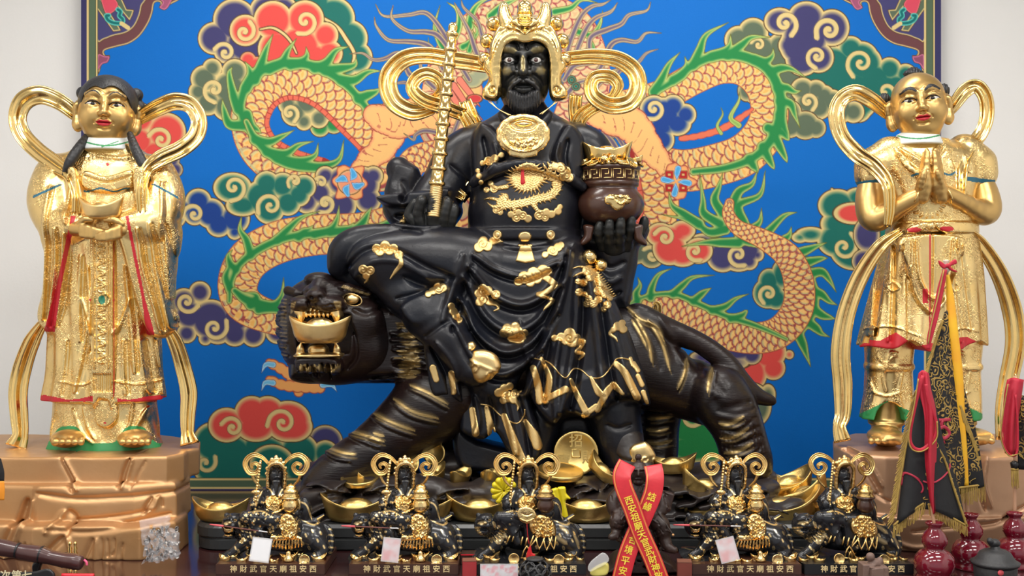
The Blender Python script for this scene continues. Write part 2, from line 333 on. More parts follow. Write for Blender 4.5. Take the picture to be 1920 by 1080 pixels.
# ---------------------------------------------------------------- relief ornaments laid on a sculpture
def emblem(tree,fr,sd,bbox,hgt=4,step=1.0,groove=None,name='emblem',m=None,parent=None,off=1.0,dcam=600):
    """sd(X,Y)->signed px distance; raised gold work following the surface behind it"""
    x0,y0,x1,y1=bbox; X=np.arange(x0,x1+step,step); Y=np.arange(y0,y1+step,step); GX,GY=np.meshgrid(X,Y); D=sd(X[None,:],Y[:,None])
    gy,gx=np.gradient(D,step); keep=D<step*.9
    n=np.hypot(gx,gy)+1e-6; mv=np.clip(D,0,None); PX=GX-np.where(keep,mv*gx/n,0); PY=GY-np.where(keep,mv*gy/n,0)
    Hh=np.clip(-D/2.2,0,1)**.6*hgt
    if groove is not None: Hh=Hh-groove(PX,PY)*np.clip(-D/2,0,1)
    ids=-np.ones(D.shape,int); V=[]; far=[]
    cam_=Vector((0,0,CAMZ))
    for j in range(D.shape[0]):
        for i in range(D.shape[1]):
            if not keep[j,i]: continue
            d=Vector(fr((PX[j,i],PY[j,i],0)))-cam_; d.normalize(); h=tree.ray_cast(cam_,d)
            if h[0] is None: continue
            nn=h[1]; 
            if nn.dot(d)>0: nn=-nn
            nv=(nn-d*1.2).normalized(); ids[j,i]=len(V); V.append(h[0]+nv*((Hh[j,i]+off*(1 if D[j,i]<-.3 else -1))*fr.u)); far.append(h[3])
    F=[]; far=np.array(far); lim=22*fr.u
    for j in range(D.shape[0]-1):
        for i in range(D.shape[1]-1):
            q=(ids[j,i],ids[j+1,i],ids[j+1,i+1],ids[j,i+1])
            if min(q)<0: continue
            f=far[list(q)]
            if f.max()-f.min()>lim: continue
            F.append(q)
    if not F: return None
    par=list(range(len(V)))
    def fd(a):
        while par[a]!=a: par[a]=par[par[a]]; a=par[a]
        return a
    for f in F:
        for k in f[1:]: par[fd(k)]=fd(f[0])
    ro=[fd(f[0]) for f in F]; top=max(set(ro),key=ro.count); F=[f for f,q in zip(F,ro) if q==top]
    us=sorted({i for f in F for i in f}); mp={a:i for i,a in enumerate(us)}; V=[V[i] for i in us]; F=[tuple(mp[i] for i in f) for f in F]
    return link(name,mesh(V,F),m or M['leaf'],parent)
def sd_union(*fs):
    return lambda X,Y: np.minimum.reduce([f(X,Y) for f in fs])
def sd_discs(c): return lambda X,Y: disc_union(c,X,Y)
def sd_poly(p,sm=True): 
    q=smooth_pts(p,4,True) if sm else np.array(p,float); return lambda X,Y: poly_sd(q,X,Y)
def sd_stroke(pts,rad,n=5):
    p=smooth_pts(pts,n) if len(pts)>2 else np.array(pts,float); r=np.interp(np.linspace(0,1,len(p)),np.linspace(0,1,len(np.atleast_1d(rad))),np.atleast_1d(rad))
    def f(X,Y):
        b=None
        for i in range(len(p)-1):
            a=p[i]; d=p[i+1]-a; L=d@d+1e-9; t=np.clip(((X-a[0])*d[0]+(Y-a[1])*d[1])/L,0,1)
            e=np.sqrt((X-a[0]-t*d[0])**2+(Y-a[1]-t*d[1])**2)-(r[i]+(r[i+1]-r[i])*t); b=e if b is None else np.minimum(b,e)
        return b
    return f
def spiral_groove(sp,depth=2.,w=1.1):
    L=[]
    for cx,cy,r,a0,sg in sp:
        t=np.linspace(0,1,16); R=r*(1-.88*t); A=math.radians(a0)+sg*t*1.3*2*math.pi; L.append(sd_stroke(list(zip(cx+R*np.cos(A),cy+R*np.sin(A))),[.01,.01],2))
    def g(X,Y):
        o=0
        for f in L: o=np.maximum(o,np.exp(-(f(X,Y)/w)**2))
        return o*depth
    return g
# ---------------------------------------------------------------- swept ribbons, lathes, ingots
def sweep_geo(fr,pts,wid,thk,prof='flute',ang=0,n=6,caps=True):
    """ribbon through (px,py,d); wid, thk per point (px half sizes); ang = tilt of the face (deg, per point or one)"""
    P=smooth_pts(pts,n); u=np.linspace(0,1,len(P)); I=lambda a:np.interp(u,np.linspace(0,1,len(np.atleast_1d(a))),np.atleast_1d(a))
    Wd,Th,An=I(wid),I(thk),np.radians(I(ang)); C=np.array([fr(p) for p in P]); S=np.array([fr.r(p,1) for p in P])
    T=np.gradient(C,axis=0); T/=np.linalg.norm(T,axis=1)[:,None]+1e-12
    if prof=='flute': 
        pr=[(-1,0),(-.97,.75),(-.84,1),(-.68,.8),(-.5,.35),(-.28,.1),(-.12,.5),(0,.62),(.12,.5),(.28,.1),(.5,.35),(.68,.8),(.84,1),(.97,.75),(1,0),(.9,-.8),(.4,-.8),(-.4,-.8),(-.9,-.8)]
    elif prof=='round': pr=[(math.sin(a),math.cos(a)) for a in np.linspace(-math.pi/2,1.5*math.pi,14,endpoint=False)]
    elif prof=='flat': pr=[(-1,0),(-.96,.8),(-.6,1),(0,1),(.6,1),(.96,.8),(1,0),(.96,-.8),(0,-1),(-.96,-.8)]
    elif prof=='fold': pr=[(-1,0),(-.97,.7),(-.86,1.),(-.7,.95),(-.5,.45),(-.3,.15),(-.1,.25),(.1,.75),(.3,1.),(.5,.9),(.66,.5),(.78,.45),(.9,.75),(.98,.6),(1,0),(.9,-1),(0,-1),(-.9,-1)]
    m=len(pr); V=[]; prevB=None
    for i in range(len(C)):
        t=T[i]; view=C[i]-np.array((0,0,CAMZ)); view/=np.linalg.norm(view)
        N=np.cross(t,-view)
        if np.linalg.norm(N)<.15 and prevB is not None: N=prevB
        N/=np.linalg.norm(N)+1e-9; prevB=N; B=np.cross(N,t); B/=np.linalg.norm(B)+1e-9
        if B@(-view)<0: B=-B
        c,s_=math.cos(An[i]),math.sin(An[i]); N2=N*c+B*s_; B2=-N*s_+B*c
        for a,b in pr: V.append(C[i]+N2*a*Wd[i]*S[i]+B2*b*Th[i]*S[i])
    F=[(i*m+j,i*m+(j+1)%m,(i+1)*m+(j+1)%m,(i+1)*m+j) for i in range(len(C)-1) for j in range(m)]
    if caps: F+=[tuple(range(m))[::-1],tuple((len(C)-1)*m+j for j in range(m))]
    return V,F
def sweep(name,fr,pts,wid,thk,m,parent=None,**k):
    V,F=sweep_geo(fr,pts,wid,thk,**k); me=mesh(V,F); fixn(me); return link(name,me,m,parent)
def fixn(me):
    b=bmesh.new(); b.from_mesh(me); bmesh.ops.recalc_face_normals(b,faces=b.faces); b.to_mesh(me); b.free()
def lathe_geo(prof,c=(0,0,0),n=32,sx=1,sy=1,rot=None):
    V=[];F=[]; A=rotm(rot) if rot else np.eye(3)
    for r,z in prof:
        for i in range(n):
            a=2*math.pi*i/n; V.append(np.array(c)+A@np.array((r*math.cos(a)*sx,r*math.sin(a)*sy,z)))
    for k in range(len(prof)-1):
        for i in range(n): F.append((k*n+i,k*n+(i+1)%n,(k+1)*n+(i+1)%n,(k+1)*n+i))
    if prof[0][0]>1e-6: F.append(tuple(range(n))[::-1])
    if prof[-1][0]>1e-6: F.append(tuple((len(prof)-1)*n+i for i in range(n)))
    return V,F
def lathe(name,prof,c,m,parent=None,**k):
    V,F=lathe_geo(prof,c,**k); me=mesh(V,F); b=bmesh.new(); b.from_mesh(me); bmesh.ops.remove_doubles(b,verts=b.verts,dist=1e-5); bmesh.ops.recalc_face_normals(b,faces=b.faces); b.to_mesh(me); b.free()
    return link(name,me,m,parent)
def sphere_geo(c,r,n=16): 
    rr=r if hasattr(r,'__len__') else (r,r,r); V,F=lathe_geo([(math.sin(a)*1,-math.cos(a)) for a in np.linspace(0.001,math.pi-.001,n//2+2)],n=n); return [np.array(c)+np.array(v)*np.array(rr) for v in V],F
def box_geo(c,h,rot=None):
    A=rotm(rot) if rot else np.eye(3); V=[np.array(c)+A@np.array((x*h[0],y*h[1],z*h[2])) for x in (-1,1) for y in (-1,1) for z in (-1,1)]
    return V,[(0,1,3,2),(4,6,7,5),(0,4,5,1),(2,3,7,6),(0,2,6,4),(1,5,7,3)]
def boxo(name,c,h,m,parent=None,bev=0,rot=None):
    me=mesh(*box_geo(c,h,rot))
    if bev: b=bmesh.new(); b.from_mesh(me); bmesh.ops.bevel(b,geom=b.edges[:],offset=bev,segments=2,affect='EDGES'); b.to_mesh(me); b.free()
    fixn(me); return link(name,me,m,parent,smooth=False)
def ingot_geo(w=1.,d=.5,h=.27,raise_=.13,n=48,c=(0,0,0),rot=None,sc=1.):
    """boat-shaped gold ingot, length w, base at z=0"""
    rings=[(0,0,0,0),(.30,.34,0,0),(.56,.62,0,0),(.70,.76,.05,0),(.84,.88,.34,.05),(.90,.94,.62,.35),(.975,.985,.86,.8),(1,1,.98,1),(.992,.97,1.0,1.02),(.95,.90,.985,.98),(.84,.80,.80,.62),(.70,.72,.66,.28),(.58,.70,.60,.06),(.54,.66,.64,.0),(.50,.60,.78,0),(.42,.50,.95,0),(.30,.36,1.08,0),(.16,.2,1.16,0),(0,0,1.18,0)]
    V=[];F=[]; A=rotm(rot) if rot else np.eye(3)
    for sx,sy,z,rz in rings:
        for i in range(n):
            a=2*math.pi*i/n; x=math.cos(a); y=math.sin(a); e=abs(x)**2.1
            xx=x*sx*w/2*(1+.0*e); yy=y*sy*d/2*(1-.18*abs(x)**3); V.append(np.array(c)+A@np.array((xx,yy,z*h*(1-.12*(1-e)*(rz>0)*1)+rz*e*raise_))*sc)
    for k in range(len(rings)-1):
        for i in range(n): F.append((k*n+i,k*n+(i+1)%n,(k+1)*n+(i+1)%n,(k+1)*n+i))
    return V,F
def weld(me,d=1e-5):
    b=bmesh.new(); b.from_mesh(me); bmesh.ops.remove_doubles(b,verts=b.verts,dist=d); bmesh.ops.recalc_face_normals(b,faces=b.faces); b.to_mesh(me); b.free(); return me
def coin_geo(r,t,c=(0,0,0),rot=None,n=40,face=True):
    pr=[(0,0),(r*.97,0),(r,t*.15),(r,t*.85),(r*.97,t),(r*.86,t),(r*.83,t*.8),(r*.0,t*.8)]
    return lathe_geo(pr,c,n,rot=rot)
def text_geo(s,size,thick=.001,bold=.0):
    c=bpy.data.curves.new('t','FONT'); c.body=s; c.size=size; c.extrude=thick; c.align_x='CENTER'; c.align_y='CENTER'; c.resolution_u=3; c.offset=bold
    o=bpy.data.objects.new('t',c); COL.objects.link(o); dg=bpy.context.evaluated_depsgraph_get(); dg.update(); me=bpy.data.meshes.new_from_object(o.evaluated_get(dg))
    V=[v.co.copy() for v in me.vertices]; F=[tuple(p.vertices) for p in me.polygons]; bpy.data.objects.remove(o); bpy.data.curves.remove(c); bpy.data.meshes.remove(me)
    return V,F
def _plan(s,pts,z0,z1,rd=.012,k=3,slope=0.,op='u'):
    """block from its ground plan [(px at distance Y, Y)], between heights z0 and z1; slope widens it downwards"""
    P=np.array([((px-960)*Y/FPX,Y) for px,Y in pts]); q=s.reg((P[:,0].min(),P[:,1].min(),z0),(P[:,0].max(),P[:,1].max(),z1),.03)
    if q is None: return
    sl,X,Y,Z=q; sd=poly_sd(P,X[:,0,0][None,:],Y[0,:,0][:,None]).T[:,:,None].astype(np.float32)-slope*(z1-Z)
    b=np.maximum(Z-z1,z0-Z)+rd; a=sd+rd; e=np.sqrt(np.maximum(a,0)**2+np.maximum(b,0)**2)+np.minimum(np.maximum(a,b),0)-rd
    s.put(sl,e,k*s.fr.u,op)
Sculpt.plan=_plan
def _ground(s,z):
    s.F=np.maximum(s.F,(z-(s.lo[2]+s.h*np.arange(s.n[2])))[None,None,:].astype(np.float32))
Sculpt.ground=_ground
def _slab(s,poly,dc,hd,rd=10,k=4,op='u',sm=True,flat=False,n=4):
    """pillow-edged piece with the outline poly (px,py) at depth dc (number or (d0,x0,y0,ddx,ddy)), half depth hd"""
    fr=s.fr; p=smooth_pts(poly,n,True) if sm else np.array(poly,float)
    p=p+np.array((fr.ox,fr.oy)); ox,oy=fr.ox,fr.oy
    if hasattr(dc,'__len__'): d0,x0,y0,ax,ay=dc; dcf=lambda x,y: d0+(x-ox-x0)*ax+(y-oy-y0)*ay
    else: dcf=None; d0=dc
    Ym=fr.Y0-d0*fr.u; f=Ym/FPX; W_=np.stack([(p[:,0]-960)*f,CAMZ-(p[:,1]-540)*f],1)
    dd=[dcf(a[0],a[1]) for a in p] if dcf else [d0]
    lo=(W_[:,0].min(),fr.Y0-(max(dd)+hd)*fr.u,W_[:,1].min()); hi=(W_[:,0].max(),fr.Y0-(min(dd)-hd)*fr.u,W_[:,1].max())
    q=s.reg(lo,hi,k*fr.u+2*s.h)
    if q is None: return
    sl,X,Y,Z=q; sd=poly_sd(W_[:,:],X[:,0,0][None,:],Z[0,0,:][:,None]).T[:,None,:].astype(np.float32)
    if dcf is not None:
        pxx=960+X/f; pyy=540-(Z-CAMZ)/f; yc=(fr.Y0-dcf(pxx,pyy)*fr.u).astype(np.float32)
    else: yc=Ym
    R=rd*f; H=hd*f; dy=np.abs(Y-yc)
    if flat:
        a=sd+R; b=dy-H+R; e=np.sqrt(np.maximum(a,0)**2+np.maximum(b,0)**2)+np.minimum(np.maximum(a,b),0)-R
    else: e=(np.sqrt((np.maximum(sd+R,0)/R)**2+(dy/H)**2)-1)*min(R,H)
    s.put(sl,e,k*fr.u,op)
Sculpt.slab=_slab
def tube(name,fr,pts,r,m_,parent=None,n=5,ry=None):
    V,F=sweep_geo(fr,pts,r,ry if ry is not None else r,prof='round',n=n); me=mesh(V,F); fixn(me); return link(name,me,m_,parent)
# ---------------------------------------------------------------- painted dragon mural (pattern of the wall panel)
TAN=(.86,.77,.52); OUT=(.35,.25,.16); NAVY=(.25,.24,.42); OLIVE=(.36,.42,.34); TEAL=(.10,.42,.38); GREEN=(.15,.52,.28)
RED=(.86,.30,.28); ROYAL=(.10,.25,.55); PEACH=(.93,.70,.42); MAR=(.42,.26,.27)
def smooth_pts(pts, n=6, closed=False):
    p=np.array(pts,float)
    if len(p)<3 and not closed: 
        t=np.linspace(0,1,n+1)[:,None]; return p[0]*(1-t)+p[-1]*t
    if closed: q=np.vstack([p[-1],p,p[0],p[1]])
    else: q=np.vstack([2*p[0]-p[1],p,2*p[-1]-p[-2]])
    out=[]
    for i in range(1,len(q)-2):
        a,b,c,d=q[i-1:i+3]
        for t in np.arange(n)/n:
            out.append(.5*((2*b)+(c-a)*t+(2*a-5*b+4*c-d)*t*t+(3*b-a-3*c+d)*t**3))
    if not closed: out.append(q[-2])
    return np.array(out)
class Paint:
    def __init__(s,x0,y0,x1,y1,step,ground):
        s.x0,s.y0,s.st=x0,y0,step
        s.nx=int(round((x1-x0)/step))+1; s.ny=int(round((y1-y0)/step))+1
        s.C=np.empty((s.ny,s.nx,3),np.float32); s.C[:]=ground
    def reg(s,lo,hi):
        a=max(0,int((lo[0]-s.x0)/s.st)); b=min(s.nx,int((hi[0]-s.x0)/s.st)+2)
        c=max(0,int((lo[1]-s.y0)/s.st)); d=min(s.ny,int((hi[1]-s.y0)/s.st)+2)
        if a>=b or c>=d: return None
        X=(s.x0+s.st*np.arange(a,b,dtype=np.float32))[None,:]; Y=(s.y0+s.st*np.arange(c,d,dtype=np.float32))[:,None]
        return (slice(c,d),slice(a,b)),X,Y
    def mix(s,sl,col,al):
        al=np.clip(al,0,1)[...,None]; col=np.asarray(col,np.float32)
        s.C[sl]=s.C[sl]*(1-al)+col*al
    def ramp(s,sl,d,fill,band=7,soft=8,edge=TAN,line=OUT,lw=1.2,al=1.):
        a=np.clip(.5-d,0,1)*al
        s.mix(sl,line,a)
        s.mix(sl,edge,a*np.clip(-d-lw,0,1))
        s.mix(sl,fill,a*np.clip((-d-band)/soft+.5,0,1))
    def stroke(s,pts,rad,pad=3,n=6):
        p=smooth_pts(pts,n); 
        r=np.interp(np.linspace(0,1,len(p)),np.linspace(0,1,len(np.atleast_1d(rad))),np.atleast_1d(rad))
        R=s.reg(p.min(0)-r.max()-pad,p.max(0)+r.max()+pad)
        if R is None: return None
        sl,X,Y=R; best=np.full((Y.shape[0],X.shape[1]),1e9,np.float32); S=np.zeros_like(best); T=np.zeros_like(best); acc=0.
        for i in range(len(p)-1):
            ax,ay=p[i]; dx,dy=p[i+1]-p[i]; L=math.hypot(dx,dy)+1e-9
            px=X-ax; py=Y-ay; u=np.clip((px*dx+py*dy)/(L*L),0,1)
            qx=px-u*dx; qy=py-u*dy; d=np.sqrt(qx*qx+qy*qy); dd=d-(r[i]+(r[i+1]-r[i])*u)
            m=dd<best; best=np.where(m,dd,best); S=np.where(m,acc+u*L,S)
            T=np.where(m,np.where(dx*py-dy*px>0,d,-d)/np.maximum(r[i]+(r[i+1]-r[i])*u,.1),T); acc+=L
        return sl,X,Y,best,S,T,acc
    def poly(s,pts,closed_smooth=True,n=5,pad=3):
        p=smooth_pts(pts,n,True) if closed_smooth else np.array(pts,float)
        R=s.reg(p.min(0)-pad,p.max(0)+pad)
        if R is None: return None
        sl,X,Y=R; return (sl,X,Y,poly_sd(p,X,Y))
def poly_sd(p,X,Y):
    best=np.full((Y.shape[0],X.shape[1]),1e9,np.float32); ins=np.zeros(best.shape,bool); m=len(p)
    for i in range(m):
        a=p[i]; b=p[(i+1)%m]; dx,dy=b-a; L=dx*dx+dy*dy
        if L<1e-9: continue
        px=X-a[0]; py=Y-a[1]; u=np.clip((px*dx+py*dy)/L,0,1)
        best=np.minimum(best,(px-u*dx)**2+(py-u*dy)**2)
        if dy!=0: 
            c=(a[1]>Y)!=(b[1]>Y); ins^=c&(X<dx*(Y-a[1])/dy+a[0])
    best=np.sqrt(best); return np.where(ins,-best,best)
def disc_union(circ,X,Y):
    d=None
    for c in circ:
        cx,cy,r=c[:3]; ry=c[3] if len(c)>3 else r
        if ry==r: e=np.sqrt((X-cx)**2+(Y-cy)**2)-r
        else:
            k=np.sqrt(((X-cx)/r)**2+((Y-cy)/ry)**2); e=(k-1)*min(r,ry)
        d=e if d is None else np.minimum(d,e)
    return d
def spiral(P,cx,cy,r,a0,sgn=1,turns=1.35,w=3.,sy=1.):
    w=min(w,r*.16); r*=1.12
    t=np.linspace(0,1,14); R=r*(1-.9*t**.8); A=math.radians(a0)+sgn*t*turns*2*math.pi
    pts=np.stack([cx+R*np.cos(A),cy+R*np.sin(A)*sy],1)
    q=P.stroke(pts,[w*1.1,w,w,w*.9,w*1.25],pad=8,n=4)
    if q is None: return
    sl,X,Y,d,S,T,L=q
    P.mix(sl,TAN,np.clip(.5-(d-2)/5,0,1)*np.clip(.7-T*sgn*-.4,0,1)*np.clip(3-d,0,1)) 
    P.mix(sl,OUT,np.clip(1.2-np.abs(d-.2),0,1)*np.clip(-T*sgn*3,0,1)*.7)
    P.mix(sl,TAN,np.clip(.5-d,0,1))
def cloud(P,col,circ,sp=(),band=8,soft=8):
    a=np.array([(c[0]-c[2],c[1]-(c[3] if len(c)>3 else c[2]),c[0]+c[2],c[1]+(c[3] if len(c)>3 else c[2])) for c in circ])
    R=P.reg(a[:,:2].min(0)-2,a[:,2:].max(0)+2)
    if R is None: return
    sl,X,Y=R; P.ramp(sl,disc_union(circ,X,Y),col,band,soft)
    for q in sp: spiral(P,*q)
def body(P,pts,rad,belly=0,sc=25.,fill=PEACH,mane=0):
    q=P.stroke(pts,rad)
    sl,X,Y,d,S,T,L=q; r0=float(np.mean(rad)); a=np.clip(.5-d,0,1)
    P.mix(sl,(.62,.30,.25),a)
    P.mix(sl,(.96,.80,.52),a*np.clip(-d-1.2,0,1))
    # overlapping scales on a staggered grid
    v=T*r0; u=S; lw=np.full(d.shape,99.,np.float32); z=np.zeros(d.shape,np.float32); hh=sc*.5
    row=np.floor(u/hh)
    for k in (1,0,-1,-2):
        rr=row+k; off=np.where(np.mod(rr,2)==0,0,sc*.5); cu=rr*hh; cv=np.round((v-off)/sc)*sc+off
        e=np.sqrt((u-cu)**2+(v-cv)**2)-sc*.56
        m=e<0
        z=np.where(m,np.clip((u-cu)/sc+.5,0,1),z); lw=np.where(m,-e,np.minimum(lw,e))
    base=np.stack([np.full(d.shape,fill[0]),fill[1]-.10*z*0+.03*(z-.5),fill[2]-.05*z],-1)
    P.mix(sl,base,a*np.clip(-d-1.2,0,1))
    P.mix(sl,(.97,.86,.62),a*np.clip(-d-2,0,1)*np.clip(1-np.abs(lw-4)/2.,0,1)*.55)
    P.mix(sl,(.60,.24,.28),a*np.clip(-d-2,0,1)*np.clip(2.0-lw,0,1)*.9)
    P.mix(sl,(.78,.80,.60),a*np.clip(-d-3,0,1)*np.clip((z-.80)*9,0,1)*.6)
    if belly:
        e=T*belly; w=np.clip((e-.72)*30,0,1); sg=np.abs(np.mod(S,16)-8)
        P.mix(sl,(.87,.42,.33),a*w*np.clip(-d-1,0,1)); P.mix(sl,(.62,.18,.16),a*w*np.clip(sg-6.8,0,1)); P.mix(sl,(.62,.22,.2),a*np.clip(1.2-np.abs((e-.74)*r0),0,1))
    if mane:
        e=T*mane; w=np.clip(1-np.abs((e-.86)*r0)/3.5,0,1)*np.clip(-d,0,1)
        P.mix(sl,(.75,.75,.56),a*w)
def spike(P,pts,w=9,col=GREEN,n=7,tip=.6):
    q=P.stroke(pts,[w,w*.8,w*.5,tip],n=n)
    if q is None: return
    sl,X,Y,d,*_=q; wd=max(w*.42,2.2); P.ramp(sl,d,col,wd,4,edge=(.80,.82,.50),line=(.42,.42,.2),lw=.7)
def hair(P,pts,w=6,col=(.42,.36,.45)):
    q=P.stroke(pts,[w*.9,w,w*.8,w*.6,.8])
    if q is None: return
    sl,X,Y,d,*_=q; P.ramp(sl,d,col,w*.45,3.5,edge=(.84,.76,.55),line=(.45,.36,.25),lw=.6)
def blob(P,pts,fill,edge=TAN,band=4,soft=4,line=OUT,lw=1.,sm=True):
    q=P.poly(pts,sm)
    if q is None: return
    P.ramp(q[0],q[3],fill,band,soft,edge,line,lw)
def line(P,pts,w,col,al=1.):
    q=P.stroke(pts,[w,w],n=5)
    if q is None: return
    P.mix(q[0],col,np.clip(.5-q[3],0,1)*al)
def manespikes(P,path,side,items,w=8,band=6):
    """green mane: a band along path and flame tongues; items = lists of points starting on the path"""
    spike_items=items
    q=P.stroke(path,[band*.6,band,band,band*.6]); sl,X,Y,d,*_=q
    # union of band and tongues so the tan rim runs round all of it
    lo=[d]; regs=[]
    allp=np.vstack([np.array(path,float)]+[np.array(i,float) for i in items])
    R=P.reg(allp.min(0)-60,allp.max(0)+60)
    if R is None: return
    sl,X,Y=R; D=np.full((Y.shape[0],X.shape[1]),1e9,np.float32)
    def put(pts,rad,n):
        nonlocal D
        q=P.stroke(pts,rad,pad=14,n=n)
        if q is None: return
        s2=q[0]; d2=q[3]; a=slice(s2[0].start-sl[0].start,s2[0].stop-sl[0].start); b=slice(s2[1].start-sl[1].start,s2[1].stop-sl[1].start)
        A=D[a,b]; k=5.
        h=np.maximum(k-np.abs(A-d2),0)/k; D[a,b]=np.minimum(A,d2)-h*h*k*.25
    put(path,[band*.6,band,band,band*.6],6)
    for it in items: put(it,[w,w*.85,w*.5,.7],6)
    P.ramp(sl,D,GREEN,3.6,5,edge=(.80,.81,.48),line=(.40,.42,.2),lw=.8)
def flame_row(path,L,lean,side,skip=(),jit=0.3,seed=1):
    """tongues leaving the path sideways and leaning along it; L length, side +1/-1"""
    rnd=random.Random(seed); p=smooth_pts(path,8); out=[]
    seg=np.linalg.norm(np.diff(p,axis=0),axis=1); s=np.concatenate([[0],np.cumsum(seg)]); n=max(2,int(s[-1]/(L*.75)))
    for i in range(n):
        if i in skip: continue
        u=(i+.5)/n*s[-1]; k=min(np.searchsorted(s,u),len(p)-1); k=max(k,1); t=(p[k]-p[k-1]); t/=np.linalg.norm(t)+1e-9
        nn=np.array([-t[1],t[0]])*side; l=L*(1+rnd.uniform(-jit,jit)); a=p[k]
        out.append([a-nn*2,a+nn*l*.35+t*l*lean*.15,a+nn*l*.65+t*l*lean*.5,a+nn*l*.95+t*l*lean*1.05])
    return out
def corner(P,m):
    f=(lambda L:[(m-x,y) for x,y in L]) if m else (lambda L:L)
    blob(P,f([(180,-6),(330,-6),(318,10),(310,18),(299,15),(300,5),(290,6),(286,25),(278,45),(262,68),(242,82),(220,88),(197,95),(198,103),(206,104),(203,116),(192,120),(183,132)]),MAR,TAN,3,1.5,lw=.7)
    blob(P,f([(292,-6),(322,-6),(318,10),(309,19),(298,14),(304,4)]),(.62,.33,.45),(.8,.45,.6),3,2,lw=.6); blob(P,f([(183,102),(196,104),(206,106),(202,117),(192,121),(183,132)]),(.55,.3,.4),(.8,.45,.6),3,2,lw=.6)
    blob(P,f([(178,-6),(268,-6),(266,12),(262,30),(252,50),(236,62),(212,68),(196,74),(181,74)]),(.27,.26,.44),TAN,3,1.5,lw=.7)
    for q in ([(166,-5),(212,60),(228,58),(224,50),(188,-5)],[(206,-5),(243,40),(249,28),(252,18),(238,17),(228,-5)]):
        blob(P,f(q),OLIVE,TAN,3,1.2,lw=.7,sm=False)
    blob(P,f([(190,-5),(192,12),(200,28),(214,22),(222,10),(218,0),(210,-5)]),(.84,.30,.38),(.95,.55,.55),2,2,lw=.6)
    for s_ in ([(221,18),(226,22),(224,30),(230,36),(228,43),(214,43),(203,38),(199,30),(204,29)],):
        line(P,f(s_),4.5,(.35,.75,.70)); line(P,f(s_),2.4,(.08,.42,.42))
    line(P,f([(228,44),(234,48),(240,52)]),4,TAN)
def paint_mural(P):
    NV,OV,TE,GR,RD,RO=NAVY,OLIVE,TEAL,GREEN,RED,ROYAL
    # ---- upper left clouds
    cloud(P,TE,[(580,10,44),(625,35,42),(655,72,36),(668,108,32),(640,110,40),(600,60,50)])
    hairp=[(605,33),(632,50),(648,72),(664,100),(660,125)]; q=P.stroke(hairp,[4,5,4]); P.ramp(q[0],q[3],TAN,3,3)
    cloud(P,NV,[(500,22,34),(440,38,42),(402,72,32),(425,95,26),(460,80,40),(530,20,30),(480,100,28)],[(422,99,19,200,1,1.2,3.5)])
    cloud(P,RD,[(512,38,38),(572,36,37),(460,57,31),(610,66,26),(617,100,27),(560,90,44),(520,92,38),(590,110,32),(500,130,30)],[(572,40,24,120,-1,1.25),(458,60,20,300,1,1.25)])
    q=P.stroke([(488,55),(510,52),(530,62),(545,78),(556,100)],[3,4,4,3]); P.ramp(q[0],q[3],TAN,5,3)
    cloud(P,RD,[(465,112,16),(462,133,18),(480,125,20),(455,150,10)],band=4)
    cloud(P,OV,[(398,128,20),(383,148,27),(372,172,20),(390,192,26),(425,200,28),(440,135,26),(430,165,34),(452,190,24)],[(402,168,22,90,1,1.3)])
    cloud(P,GR,[(600,238,20),(626,232,20),(640,220,16),(595,222,20)],band=6)
    cloud(P,OV,[(552,212,26),(540,196,20),(575,192,26),(612,205,24),(598,222,20),(570,228,18),(635,212,14)],[(543,212,17,60,-1,1.25)])
    cloud(P,RD,[(262,222,30),(312,248,38),(290,290,30),(260,265,30),(330,270,20)],[(302,262,22,200,1,1.3)])
    cloud(P,NV,[(318,300,20),(328,318,16),(315,325,14)],band=5)
    # ---- left body strands
    body(P,[(596,332),(540,316),(497,290),(474,255),(470,215),(490,175),(530,152),(575,155),(620,180),(665,225),(705,275),(712,330)],[38,40,38,36,38,38,38,36,36,32,30],belly=-1*0+1,mane=-1)
    mp=[(478,262),(455,225),(452,190),(468,150),(500,128),(545,118),(600,128),(650,160),(690,205),(720,235)]
    manespikes(P,mp,1,[[(455,235),(430,232),(420,205),(417,185)],[(447,205),(438,180),(430,140),(436,125)],[(462,165),(470,150),(468,130),(459,115)],[(478,150),(490,120),(500,90),(512,64)],[(505,130),(528,118),(540,95),(556,72)],[(545,122),(562,118),(575,105),(574,88)],
        [(590,128),(612,118),(630,95),(655,87)],[(610,132),(640,128),(664,122),(668,108)],[(640,150),(665,150),(690,135),(716,133)],[(672,185),(690,178),(705,172),(712,165)],[(690,212),(705,205),(720,200),(730,195)],[(462,215),(470,235),(482,243),(490,250)]],w=12,band=11)
    manespikes(P,[(462,228),(480,262),(515,295),(555,312),(600,318)],-1,[[(478,262),(505,266),(530,255),(552,244)],[(500,285),(535,288),(560,272),(588,265)],[(520,296),(560,302),(590,292),(597,268)],[(560,308),(600,312),(635,300),(645,262)]],w=11,band=10)
    # fore arm with muscles (left) and claw
    for pts,w in (([(745,215),(730,250),(715,280),(690,300),(668,325)],[34,30,24,20,14]),):
        q=P.stroke(pts,w); sl,X,Y,d,S,T,L=q
        d=d-2.5*np.abs(np.sin(S/9)); P.ramp(sl,d,(.95,.75,.47),4,6,edge=(.90,.56,.42),line=(.62,.25,.22))
        for k in range(8):
            c=.12+k*.11; P.mix(sl,(.72,.36,.30),np.clip(1.1-np.abs(d*0+(S-L*c)-7*np.sin(T*2.2)),0,1)*np.clip(-d-3,0,1)*(T>-.2+.1*(k%3)))
    # ---- left middle clouds
    cloud(P,RO,[(372,378,26),(345,392,20),(395,400,30),(330,408,20),(365,402,22),(410,420,26),(440,410,30),(440,435,16)],[(364,402,20,170,1,1.25)])
